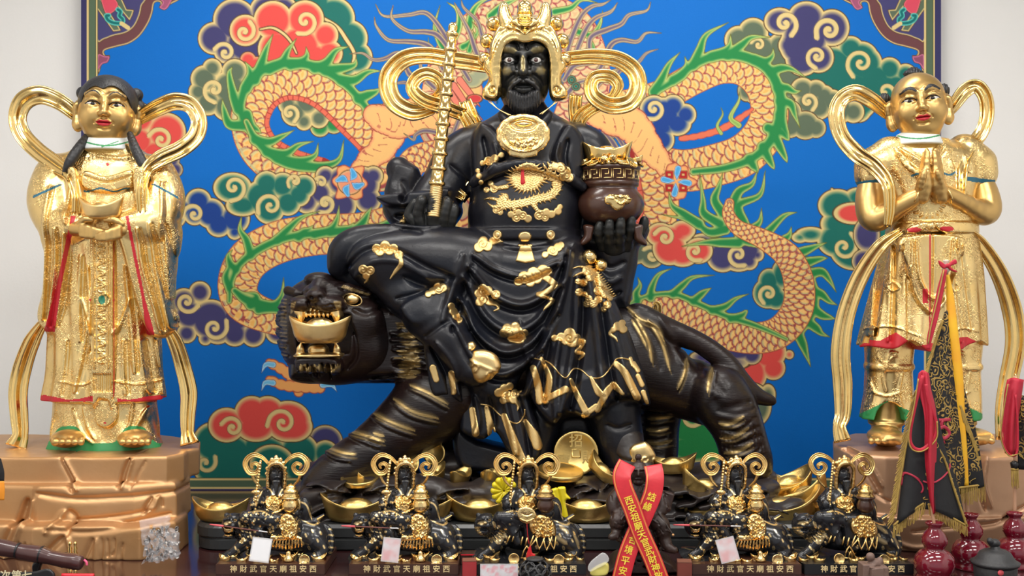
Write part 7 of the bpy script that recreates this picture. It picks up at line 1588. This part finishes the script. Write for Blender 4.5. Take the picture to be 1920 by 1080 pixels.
def strand(name,pts,txts,wd=17,dd=0):
    FR_=Fr(3.70-44*us); P=smooth_pts(pts,8); 
    V,F=sweep_geo(FR_,[(a,b,c+dd) for a,b,c in pts],wd,.5,prof='flat',n=8); me=mesh(V,F); fixn(me); o=link(name,me,M['redsat'],rbn)
    T=np.gradient(P,axis=0); T/=np.linalg.norm(T[:,:2],axis=1)[:,None]+1e-9; N=np.stack([-T[:,1],T[:,0]],1)
    for s_ in (-1,1):
        V,F=sweep_geo(FR_,[(P[i][0]+N[i][0]*s_*(wd-3),P[i][1]+N[i][1]*s_*(wd-3),P[i][2]+dd+1.0) for i in range(0,len(P),4)],1.3,.3,prof='flat',n=5); me=mesh(V,F); fixn(me); link('stitched_edge',me,M['yedge'],o)
    seg=np.concatenate([[0],np.cumsum(np.linalg.norm(np.diff(P[:,:2],axis=0),axis=1))])
    for ch,s in txts:
        x,y,d=[np.interp(s,seg,P[:,k]) for k in range(3)]; tx,ty=np.interp(s,seg,T[:,0]),np.interp(s,seg,T[:,1]); a=math.atan2(-tx,ty)*.8
        V,F=text_geo(ch,16.5*us,.0003,.0004); c,s2=math.cos(-a),math.sin(-a); B=np.array(FR_((x,y,d+dd+1.6)))
        sd,td=np.interp(s+6,seg,P[:,2])-np.interp(s-6,seg,P[:,2]),12.
        V=[B+np.array((v[0]*c-v[1]*s2,-v[2],v[0]*s2+v[1]*c))+np.array((0,(v[1])*(sd/td),0)) for v in V]; link('character',mesh(V,F),M['ytext'],o)
tA=[(c,98+i*20.2) for i,c in enumerate('西安祖廟天官武財神')]+[('敬',296),('贈',312)]
strand('ribbon_strand',[(1224,872,-16),(1228,895,0),(1224,925,6),(1210,960,8),(1192,1000,8),(1176,1040,12),(1163,1090,16)],[('結',62),('緣',82),('合',150),('境',170),('平',191),('安',211)],dd=0)
strand('ribbon_strand',[(1176,868,-16),(1166,890,-2),(1170,915,4),(1184,950,8),(1202,1000,12),(1222,1045,16),(1240,1092,20)],[(c,76+i*17.0) for i,c in enumerate('西安祖廟天官武財神敬贈')],dd=3)
# ---------------------------------------------------------------- red gourd vases with flags
M['vase']=mat('dark_red_glazed_vase',(.13,.003,.013),.10,0,.4,4,(.18,.004,.018),coat=.8,spec=.6)
M['stick']=mat('pale_wooden_stick',(.50,.28,.17),.6,0,.4,20,(.44,.24,.14))
def vase(px,Y,lab,s=1.):
    u=3.62/FPX*s; x=(px-960)*Y/FPX; pr=[(0,0),(32,0),(34,5),(31,10),(30,14),(35,20),(37,32),(34,44),(26,54),(17,58),(19,63),(23,70),(23,78),(18,88),(12,95),(11,99),(14,103),(16,107),(14,108),(10,102),(8,96),(0,96)]
    o=lathe('gourd_vase',[(r*u,z*u) for r,z in pr],(0,0,0),M['vase'],n=48)
    me=o.data
    for v in me.vertices:
        h=v.co.z/u
        if h>98: a=math.atan2(v.co.y,v.co.x); k=1+.12*math.cos(6*a)*min(1,(h-98)/9); v.co.x*=k; v.co.y*=k
    o.location=(x,Y,0); return props(o,lab,'vase','red gourd vases holding the flags')
vase(1752,3.57,'dark red gourd vase, leftmost and nearest of the three'); vase(1820,3.72,'dark red gourd vase in the middle, partly behind the black incense pot',.98); vase(1903,3.74,'dark red gourd vase at the right edge of the picture',.98)
FV=Fr(3.66); uv=FV.u
M['blackcloth']=mat('black_flag_cloth',(.008,.008,.010),.75,0,.5,30,(.014,.014,.016),.0006,80)
M['goldthread']=mat('gold_embroidery_thread',(.50,.33,.08),.6,.3,.5,60,(.32,.21,.05),.001,300)
M['redcl']=mat('red_cotton_cloth',(.52,.015,.04),.6,0,.4,14,(.42,.01,.03),.0008,60); M['yelcl']=mat('yellow_cloth_sleeve',(.86,.52,.02),.55,0,.5,10,(.82,.36,.02),.0008,50); M['magcl']=mat('magenta_embroidery',(.40,.02,.05),.6)
def cloth(name,fr,grid,m_,parent,th=1.0,folds=None):
    """cloth from rows of (px,py,d) points, smoothed, with thickness"""
    G=np.array(grid,float); R=[smooth_pts(r,6) for r in G]; R=np.array(R); C=np.stack([smooth_pts(R[:,j],5) for j in range(R.shape[1])],1); n,m=C.shape[:2]
    if folds: 
        for i in range(n):
            for j in range(m): C[i,j,2]+=folds(i/(n-1),j/(m-1))
    V=[]; 
    for dz in (th,-th):
        for i in range(n):
            for j in range(m): p=C[i,j]; V.append(fr((p[0],p[1],p[2]+dz)))
    k=n*m; F=[]
    for i in range(n-1):
        for j in range(m-1): a=i*m+j; F+= [(a,a+1,a+m+1,a+m),(k+a,k+a+m,k+a+m+1,k+a+1)]
    for i in range(n-1): a=i*m; F.append((a,a+m,k+a+m,k+a)); a=i*m+m-1; F.append((a,k+a,k+a+m,a+m))
    for j in range(m-1): a=j; F.append((a,k+a,k+a+1,a+1)); a=(n-1)*m+j; F.append((a,a+1,k+a+1,k+a))
    me=mesh(V,F); fixn(me); return link(name,me,m_,parent),C
def fringe(fr,p0s,L,parent,dirx=0,n=None):
    P=smooth_pts(p0s,14); VV=[]; r=random.Random(1); seg=np.linalg.norm(np.diff(P[:,:2],axis=0),axis=1).sum(); n=n or int(seg/2.2)
    for i in range(n):
        t=i/(n-1)*(len(P)-1); a=P[int(t)]+(P[min(int(t)+1,len(P)-1)]-P[int(t)])*(t%1); l=L*r.uniform(.85,1.1); VV.append(sweep_geo(fr,[tuple(a),(a[0]+dirx*.5+r.uniform(-1,1),a[1]+l*.5,a[2]+1),(a[0]+dirx+r.uniform(-1.5,1.5),a[1]+l,a[2]+r.uniform(-1,2))],.8,.7,prof='round',n=2,caps=False))
    VV.append(sweep_geo(fr,[tuple(q) for q in P[::3]],2.2,2,prof='round',n=4))
    me=join_me(VV); o=link('gold_fringe',me,M['goldthread'],parent); o['kind']='stuff'; return o
def embroid(fr,C,parent,n,seed,box=(.1,.9,.1,.9),m_='goldthread',w_=1.1,L=14):
    """couched thread curls lying on the cloth"""
    r=random.Random(seed); nn,mm=C.shape[:2]; VV=[]
    for i in range(n):
        u0,v0=r.uniform(box[0],box[1]),r.uniform(box[2],box[3]); a=r.uniform(0,6.28); pts=[]; g=r.choice((-1,1))*r.uniform(.3,.6)
        for k in range(7):
            ii=min(max(v0*(nn-1),0),nn-1.01); jj=min(max(u0*(mm-1),0),mm-1.01); c=C[int(ii),int(jj)]*(1-ii%1)+C[int(ii)+1,int(jj)]*(ii%1); c2=c+(C[int(ii),int(jj)+1]-C[int(ii),int(jj)])*(jj%1); pts.append((c2[0],c2[1],c2[2]+2.2)); 
            v0+=math.sin(a)*L/6/max(30,(C[-1,0,1]-C[0,0,1])); u0+=math.cos(a)*L/6/max(24,abs(C[nn//2,-1,0]-C[nn//2,0,0])); a+=g
        VV.append(sweep_geo(fr,pts,w_,.8,prof='round',n=2))
    o=link('embroidery',join_me(VV),M[m_],parent); o['kind']='stuff'; return o
# flag in the left vase
f1=empty('embroidered_flag',tuple(FV((1752,985,40))),'black fringed flag bunched with red cloth, standing in the nearest red vase','flag')
tube('pole',FV,[(1755,1000,40),(1748,960,38),(1738,860,30),(1732,700,20)],3.2,M['stick'],f1)
o,C=cloth('flag_cloth',FV,[[(1728,700,24),(1734,698,28),(1742,702,24)],[(1712,760,22),(1736,762,34),(1756,765,22)],[(1700,840,20),(1738,850,40),(1775,850,20)],[(1690,910,18),(1740,925,40),(1795,905,20)],[(1680,985,20),(1735,955,38),(1812,985,22)]],M['blackcloth'],f1,1.,lambda v,u:7*math.sin(u*11)*v)
fringe(FV,[(1676,985,22),(1700,965,26),(1735,942,38)],26,f1,-3); fringe(FV,[(1740,945,38),(1775,965,30),(1812,986,24)],22,f1,2); 
fringe(FV,[(1726,720,22),(1712,770,20),(1698,840,20),(1688,900,20),(1676,975,22)],16,f1,-12); fringe(FV,[(1745,820,30),(1770,860,26),(1790,920,24),(1812,984,24)],4,f1,3)
embroid(FV,C,f1,9,3,(.5,.85,.3,.9),'goldthread',.8); embroid(FV,C,f1,3,5,(.25,.45,.62,.8),'magcl',1.6,60)
o,C=cloth('red_cloth_wrap',FV,[[(1722,700,34),(1730,694,40),(1742,700,34)],[(1720,725,34),(1734,720,46),(1746,730,34)],[(1733,780,40),(1742,780,50),(1756,778,40)],[(1734,860,42),(1742,862,52),(1756,858,42)],[(1742,930,42),(1747,935,48),(1753,930,42)],[(1748,962,42),(1751,964,44),(1754,962,42)]],M['redcl'],f1,1.2,lambda v,u:5*math.sin(u*9+v*4))
tube('red_cord',FV,[(1730,704,44),(1716,760,44),(1706,815,44),(1712,838,46),(1730,842,48),(1752,820,50),(1755,790,50),(1742,755,50),(1736,720,48)],3.2,M['redcl'],f1,8,1.6); tube('gold_cord',FV,[(1722,710,48),(1714,760,48),(1704,815,48),(1710,842,49),(1732,845,51),(1756,822,53),(1757,790,53)],1.3,M['goldthread'],f1,8)
# tall flag in the middle vase
FM=Fr(3.78)
f2x=empty('embroidered_flag',tuple(FM((1820,990,0))),'tall black gold-embroidered flag with yellow sleeve, standing in the middle vase','flag')
tube('pole',FM,[(1822,1000,0),(1812,940,0),(1800,800,0),(1780,560,0),(1773,500,0)],3.4,M['stick'],f2x)
tube('yellow_sleeve',FM,[(1777,515,6),(1782,560,6),(1787,620,8),(1795,700,8),(1800,780,8),(1806,860,8),(1810,910,8)],[3,7,9,10,9,8,6],M['yelcl'],f2x,8,[3,5,6,7,6,5,4])
lathe('finial',[(0,0),(3*uv,0),(7*uv,4*uv),(8*uv,9*uv),(5*uv,14*uv),(3*uv,17*uv),(6*uv,22*uv),(6*uv,25*uv),(0,26*uv)],FM((1774,512,4)),mat('pale_porcelain_finial',(.62,.50,.42),.3),f2x,n=20)
o,C=cloth('flag_cloth',FM,[[(1771,585,0),(1776,582,8),(1782,590,0)],[(1752,650,-2),(1772,655,14),(1796,660,2)],[(1738,730,-4),(1770,740,20),(1812,742,4)],[(1722,820,-4),(1775,830,22),(1832,815,4)],[(1712,900,-6),(1780,905,20),(1842,880,6)],[(1718,960,-8),(1780,935,10),(1846,912,6)]],embroid_mat('gold_embroidered_black_cloth',.75),f2x,1.,lambda v,u:8*math.sin(u*13+1)*v)
fringe(FM,[(1792,915,18),(1820,912,12),(1846,908,8)],32,f2x,0); fringe(FM,[(1768,600,8),(1752,650,6),(1738,700,6),(1728,740,4)],10,f2x,-7); fringe(FM,[(1800,760,14),(1816,800,12),(1834,850,10)],26,f2x,5)
embroid(FM,C,f2x,50,7,(.2,.9,.12,.92),'goldthread',.7,17)
def glyph(fr,pl,parent,m_='magcl',w_=3.2):
    for p in pl: tube('red_motif',fr,p,w_,M[m_],parent,3,1.2)
glyph(FM,[[(1752,786,26),(1765,788,28),(1782,786,26)],[(1766,788,28),(1765,800,28)],[(1756,808,28),(1770,800,30),(1780,812,28),(1770,822,30),(1756,812,28)],[(1765,822,28),(1770,832,28)]],f2x)
tube('red_cord',FM,[(1772,505,14),(1764,540,14),(1754,590,14),(1744,630,14),(1740,655,14)],[4,6,6,5,3],M['redcl'],f2x,6,2); tube('gold_cord',FM,[(1770,505,18),(1758,560,18),(1746,610,18),(1740,645,18)],1.2,M['goldthread'],f2x,6)
S=Sculpt(FM,(1755,480,4),(1800,530,22),.0016); S.cap([(1776,498,12,4)],2); S.slab([(1776,498),(1790,486),(1794,494),(1782,500),(1796,510),(1784,508)],12,3,2,1); S.slab([(1774,498),(1760,488),(1762,498),(1770,504)],12,3,2,1); S.done('red_bow',M['redcl'],f2x)
# flag in the right vase
f3=empty('embroidered_flag',tuple(FM((1903,985,0))),'flag with red tied cloth at the right edge, standing in the rightmost vase','flag')
tube('pole',FM,[(1903,1000,0),(1903,900,0),(1904,705,0)],3.2,M['stick'],f3); lathe('finial',[(0,0),(3*uv,0),(3.5*uv,4*uv),(1.5*uv,6*uv),(2.6*uv,9*uv),(0,14*uv)],FM((1904,712,0)),M['leafb'],f3,n=16)
o,C=cloth('red_cloth_wrap',FM,[[(1888,712,6),(1900,708,12),(1920,712,6)],[(1882,745,6),(1898,740,14),(1915,748,6)],[(1880,800,6),(1896,800,16),(1908,800,6)],[(1884,850,6),(1897,852,14),(1905,850,6)]],M['redcl'],f3,1.2,lambda v,u:4*math.sin(u*9+v*4))
tube('red_cord',FM,[(1892,720,18),(1882,780,18),(1878,820,18),(1890,850,18),(1906,850,18),(1908,800,18),(1904,740,18)],2.2,M['redcl'],f3,8); tube('gold_cord',FM,[(1890,720,21),(1880,780,21),(1877,822,21),(1890,853,21),(1908,852,21)],1.2,M['goldthread'],f3,8)
o,C=cloth('flag_cloth',FM,[[(1912,740,-4),(1922,742,0),(1935,745,0)],[(1910,780,-4),(1925,782,6),(1945,785,0)],[(1908,830,-4),(1930,835,6),(1960,838,0)],[(1908,880,-4),(1932,882,4),(1965,885,0)]],embroid_mat('sparsely_embroidered_cloth',.6),f3); embroid(FM,C,f3,20,9)
lathe('tassel_cap',[(0,0),(6*uv,0),(8*uv,10*uv),(4*uv,14*uv),(0,15*uv)],FM((1902,878,6)),M['black'],f3,n=16); fringe(FM,[(1896,880,6),(1902,880,10),(1909,880,6)],34,f3,0,12)
# ---------------------------------------------------------------- black incense pot, stone seal
FI=Fr(3.50); ui=FI.u
ip=empty('incense_pot',((1866-960)*ui,3.50,0),'black stone incense pot with lion-knobbed lid and red dot at lower right','incense pot')
M['stone']=mat('black_pitted_stone',(.022,.022,.024),.5,0,.5,30,(.03,.03,.032),.0012,120)
c0=np.array(((1866-960)*ui,3.50,0)); zi=lambda y: CAMZ-(y-540)*ui
lathe('pot_body',[(0,0.0),(.045,0),(.058,.01),(.064,zi(1078)),(.066,zi(1062)),(.062,zi(1058)),(0,zi(1058))],c0,M['stone'],ip,n=40)
lathe('lid',[(0,zi(1058)),(42*ui,zi(1058)),(44*ui,zi(1053)),(38*ui,zi(1050)),(33*ui,zi(1045)),(28*ui,zi(1036)),(20*ui,zi(1031)),(9*ui,zi(1029)),(8*ui,zi(1024)),(0,zi(1024))],c0,M['stone'],ip,n=40)
S=Sculpt(FI,(1848,1004,-14),(1882,1034,16),.0012); S.ell((1864,1018,0),(11,9,8),2); S.ell((1857,1014,8),(6,6,6),1.5); S.noise(1.5,5,1); S.done('lion_knob',M['stone'],ip)
V,F=lathe_geo([(0,0),(5.5*ui,0),(5.5*ui,1.5*ui),(0,1.5*ui)],FI((1876,1074,38)),16,rot=(90,0,0)); link('red_dot',weld(mesh(V,F)),M['penred'],ip)
ss=empty('stone_seal',((1638-960)*3.48/FPX,3.48,0),'brown carved stone seal with a small lion, in front of the rightmost figurine','seal')
M['sealst']=mat('brown_soapstone',(.15,.09,.07),.55,0,.5,30,(.19,.12,.095),.001,90)
FZ=Fr(3.48); uz=FZ.u
S=Sculpt(FZ,(1606,1030,-26),(1668,1104,28),.0014); S.box((1645,1082,6),(17,16,22),2,1.5); S.box((1625,1080,-2),(12,16,25),2,1.5); S.ell((1640,1056,2),(13,10,9),3); S.ell((1632,1044,6),(8,7,8),2.5); S.ell((1650,1052,0),(6,6,8),2); S.noise(.9,8,4); S.relief([([(1634,1066),(1656,1066),(1656,1098),(1634,1098),(1634,1066)],1.2,-1.2)],0,40)
S.done('seal_body',M['sealst'],ss)
# ---------------------------------------------------------------- red blocks, cards, wire ball, tray on the table front
M['redwax']=mat('red_block_front',(.42,.035,.04),.5,0,.5,40,(.34,.03,.035)); M['redtop']=mat('tan_block_top',(.20,.075,.045),.55); M['brwax']=mat('brown_red_stone_block',(.20,.045,.03),.4,0,.5,30,(.15,.035,.025))
def block(px,py,Y,w_,h_,mf,lab,rz=0):
    u=Y/FPX; e=empty('seal_block',((px-960)*u,Y,0),lab,'block'); e.rotation_euler.z=math.radians(rz)
    zt=CAMZ-(py-540)*u; o=boxo('block_body',(0,0,zt/2),(w_*u,w_*u,zt/2),M[mf],None,.0015); o.parent=e
    o=boxo('block_top',(0,0,zt+.001),(w_*u*.97,w_*u*.97,.0012),M['redtop']); o.parent=e; return e
block(880,1050,3.62,13,14,'redwax','small red square block between the second and middle figurines',4)
block(1283,1052,3.60,13.5,14,'brwax','brown-red stone block between the ribboned figure and the fourth figurine',-5)
tr=boxo('incense_tray',((884-960)*3.82/FPX,3.80,.018),(19*3.8/FPX,.03,.018),M['brown'],None,.002); props(tr,'low dark tray with a bright red edge behind the small red block','tray')
M['redline']=mat('bright_red_tape',(.75,.02,.04),.4); 
o=boxo('red_edge',((884-960)*3.82/FPX,3.768,.0345),(19*3.8/FPX,.0015,.0016),M['redline']); o.parent=tr; o.matrix_parent_inverse=Matrix.Identity(4)
for px,rz,lab in ((919,2,'pink-printed card standing before the middle figurine, left of the pair'),(953,-2,'pink-printed card standing before the middle figurine, right of the pair')):
    card(px,1080,3.52,17,20,'cardp',lab,(-8,0,rz))
# black openwork ball
wb=empty('openwork_ball',((1003-960)*3.44/FPX,3.44,0),'black openwork knotted ball at the bottom edge below the middle figurine','ornament')
FB_=Fr(3.44); VV=[]; r=random.Random(12); c=np.array(((1003-960)*3.44/FPX,3.44,.052)); R0=.052
def ring_geo(nv,rad,tr_,cc,n=22):
    nv=np.array(nv)/np.linalg.norm(nv); a=np.cross(nv,(0,0,1.)); a=a/np.linalg.norm(a) if np.linalg.norm(a)>.1 else np.array((1.,0,0)); b=np.cross(nv,a); V=[];F=[]
    for i in range(n):
        t=2*math.pi*i/n; d=a*math.cos(t)+b*math.sin(t); p=cc+d*rad
        for j in range(6): q=2*math.pi*j/6; V.append(p+d*tr_*math.cos(q)+nv*tr_*math.sin(q))
    F=[(i*6+j,((i+1)%n)*6+j,((i+1)%n)*6+(j+1)%6,i*6+(j+1)%6) for i in range(n) for j in range(6)]; return V,F
V,F=sphere_geo(c,R0*.78,24); link('core',weld(mesh(V,F)),M['black'],wb)
for i in range(44):
    z=1-2*(i+.5)/44; t=i*2.4; d=np.array((math.sqrt(1-z*z)*math.cos(t),math.sqrt(1-z*z)*math.sin(t),z)); VV.append(ring_geo(d,.0155,.0026,c+d*R0*.93))
link('knotwork',join_me(VV),M['stone'],wb); lathe('top_ring',[(.018,.096),(.026,.098),(.028,.103),(.02,.106),(.014,.104)],(c[0],c[1],0),M['stone'],wb,n=24)
# small packet
pk=empty('plastic_packet',((1117-960)*3.6/FPX,3.6,0),'clear plastic packet with yellow wrapper left of the ribboned figure','packet')
FK2=Fr(3.6); S=Sculpt(FK2,(1096,1040,-12),(1145,1082,12),.0012); S.slab([(1108,1068),(1134,1054),(1142,1064),(1136,1078),(1110,1080)],0,6,4,2); S.noise(1,7,2); S.done('yellow_wrapper',mat('pale_yellow_wrapper',(.70,.62,.16),.4),pk)
S=Sculpt(FK2,(1096,1028,-8),(1150,1075,14),.0012); S.slab([(1104,1058),(1130,1036),(1142,1052),(1108,1072)],6,2.5,2,1); S.noise(1,6,3); S.done('plastic_wrap',M['film'],pk)
# ---------------------------------------------------------------- bag of little metal charms by the copper rock
FG=Fr(3.72); bg_=empty('charm_bag',tuple(FG((302,1060,0))),'clear plastic bag of small silvery charms leaning on the copper rock','bag')
M['pewter']=mat('pewter_charm',(.42,.40,.38),.28,.9); r=random.Random(21)
for i in range(95):
    x,y=r.uniform(272,334),r.uniform(988,1050); s=r.uniform(.8,1.3)
    V,F=coin_geo(3.6*FG.u*s,1.6*FG.u,FG((x,y,r.uniform(-3,4))),rot=(r.uniform(40,120),r.uniform(-60,60),r.uniform(0,180)),n=8); link('charm',weld(mesh(V,F)),M['pewter'],bg_)
S=Sculpt(FG,(255,955,-16),(345,1062,20),.0016); S.slab([(262,975),(318,965),(322,990),(336,1000),(334,1045),(300,1052),(270,1056),(266,1010)],4,9,3,2,sm=False); S.relief(rnd_hairs(266,975,330,1045,34,30,70,2.2,3,4,60),-20,20); M['film2']=mat('thin_clear_film',(.95,.95,1),.05,alpha=.2,spec=1.,coat=1); S.done('plastic_bag',M['film2'],bg_)
# ---------------------------------------------------------------- carved club on a stand with a name board, lower left
M['mahog']=mat('mahogany_lacquer',(.055,.020,.020),.3,0,.5,12,(.08,.03,.028),.0006,40,coat=.3)
FC=Fr(3.52); cl=empty('ridged_club',tuple(FC((60,1040,0))),'dark mahogany ridged club lying on a black stand, lower left','club')
pts=[(-40,1020,-10)]; rr_=[13]
V,F=sweep_geo(FC,[(-60,1014,-6),(-20,1022,-4),(10,1028,-2),(34,1033,0),(50,1036,0),(76,1040,1),(95,1045,2),(120,1050,3),(140,1053,4),(152,1056,4),(157,1057,4)],[17,16,15.5,14,15,16.5,13.5,14,15,13.5,5],[17,16,15.5,14,15,16.5,13.5,14,15,13.5,5],prof='round',n=6); me=mesh(V,F); fixn(me); link('club_shaft',me,M['mahog'],cl)
for x,y,r_ in ((33,1032,15.2),(77,1040,17),(120,1050,14.8),(141,1054,15)): 
    V,F=sweep_geo(FC,[(x-1,y-.3,1),(x+.5,y,1),(x+2,y+.3,1)],r_,r_,prof='round',n=2); me=mesh(V,F); fixn(me); link('dark_ring',me,M['black'],cl)
M['pinkcord']=mat('pink_cord',(.85,.12,.25),.5); tube('pink_cord',FC,[(158,1050,6),(162,1054,8),(163,1060,8)],2.2,M['pinkcord'],cl)
st=empty('black_stand',tuple(FC((69,1075,0))),'black stand carrying the ridged club at lower left','stand')
S=Sculpt(FC,(55,1046,-20),(100,1115,20),.0014); S.slab([(62,1058),(68,1051),(78,1049),(80,1056),(76,1066),(74,1088),(86,1112),(52,1112),(64,1088),(62,1068)],0,9,4,2); S.done('stand_post',M['black'],st)
nb=empty('name_board',((45-960)*3.4/FPX,3.40,0),'black rounded name board with cream characters, cut by the bottom left corner','board')
FNB=Fr(3.40); S=Sculpt(FNB,(-60,1058,-6),(108,1125,6),.0016); S.slab([(-50,1074),(0,1073),(60,1072),(88,1066),(100,1072),(104,1084),(104,1118),(-50,1118)],0,4,3,1); S.done('board',M['black'],nb)
M['cream']=mat('cream_characters',(.74,.66,.42),.5)
for ch,x in (('次',10),('第',31),('七',50)):
    V,F=text_geo(ch,20*FNB.u,.0006,.0006); B=np.array(FNB((x,1080.5,5))); link('character',mesh([B+np.array((v[0],-v[2],v[1])) for v in V],F),M['cream'],nb)
for x in (131,141):
    F5=Fr(3.75); V,F=lathe_geo([(0,0)]+[(a*F5.u,b*F5.u) for a,b in ((5,0),(5,6),(3,11),(5,16),(5,22),(3,28),(4,33),(2,37),(3.4,41),(2.5,45))]+[(0,46*F5.u)],F5((x,1061,0)),14)
    o=props(link('gold_bell_charm',weld(mesh(V,F)),M['leafb']),'small gold charm peeping over the ridged club, '+('left' if x<135 else 'right')+' of the two','charm')
rc=tube('red_folder',Fr(3.45),[(116,1079,0),(145,1079.5,0),(176,1079.5,0)],4,M['redline']); props(rc,'bright red rolled edge at the bottom, below the two gold charms','roll')
# orange and black cloth at the far left edge
FO=Fr(3.75); oc=empty('hanging_banner',tuple(FO((2,990,0))),'narrow black and orange banner edge at the far left of the picture','banner')
o,C=cloth('orange_cloth',FO,[[(-16,902,0),(-4,902,4),(8,902,0)],[(-16,920,0),(-4,920,6),(9,920,0)],[(-16,938,0),(-4,938,4),(8,938,0)]],mat('orange_cloth',(.85,.30,.02),.6),oc,1.2)
o,C=cloth('black_cloth',FO,[[(-16,858,0),(-6,856,4),(2,860,0)],[(-16,880,0),(-4,880,6),(8,884,0)],[(-16,902,0),(-4,902,4),(8,902,0)]],M['blackcloth'],oc,1.2)
tube('banner_pole',FO,[(-6,850,-3),(-6,940,-3),(-6,1056,-3)],2.5,M['stick'],oc)
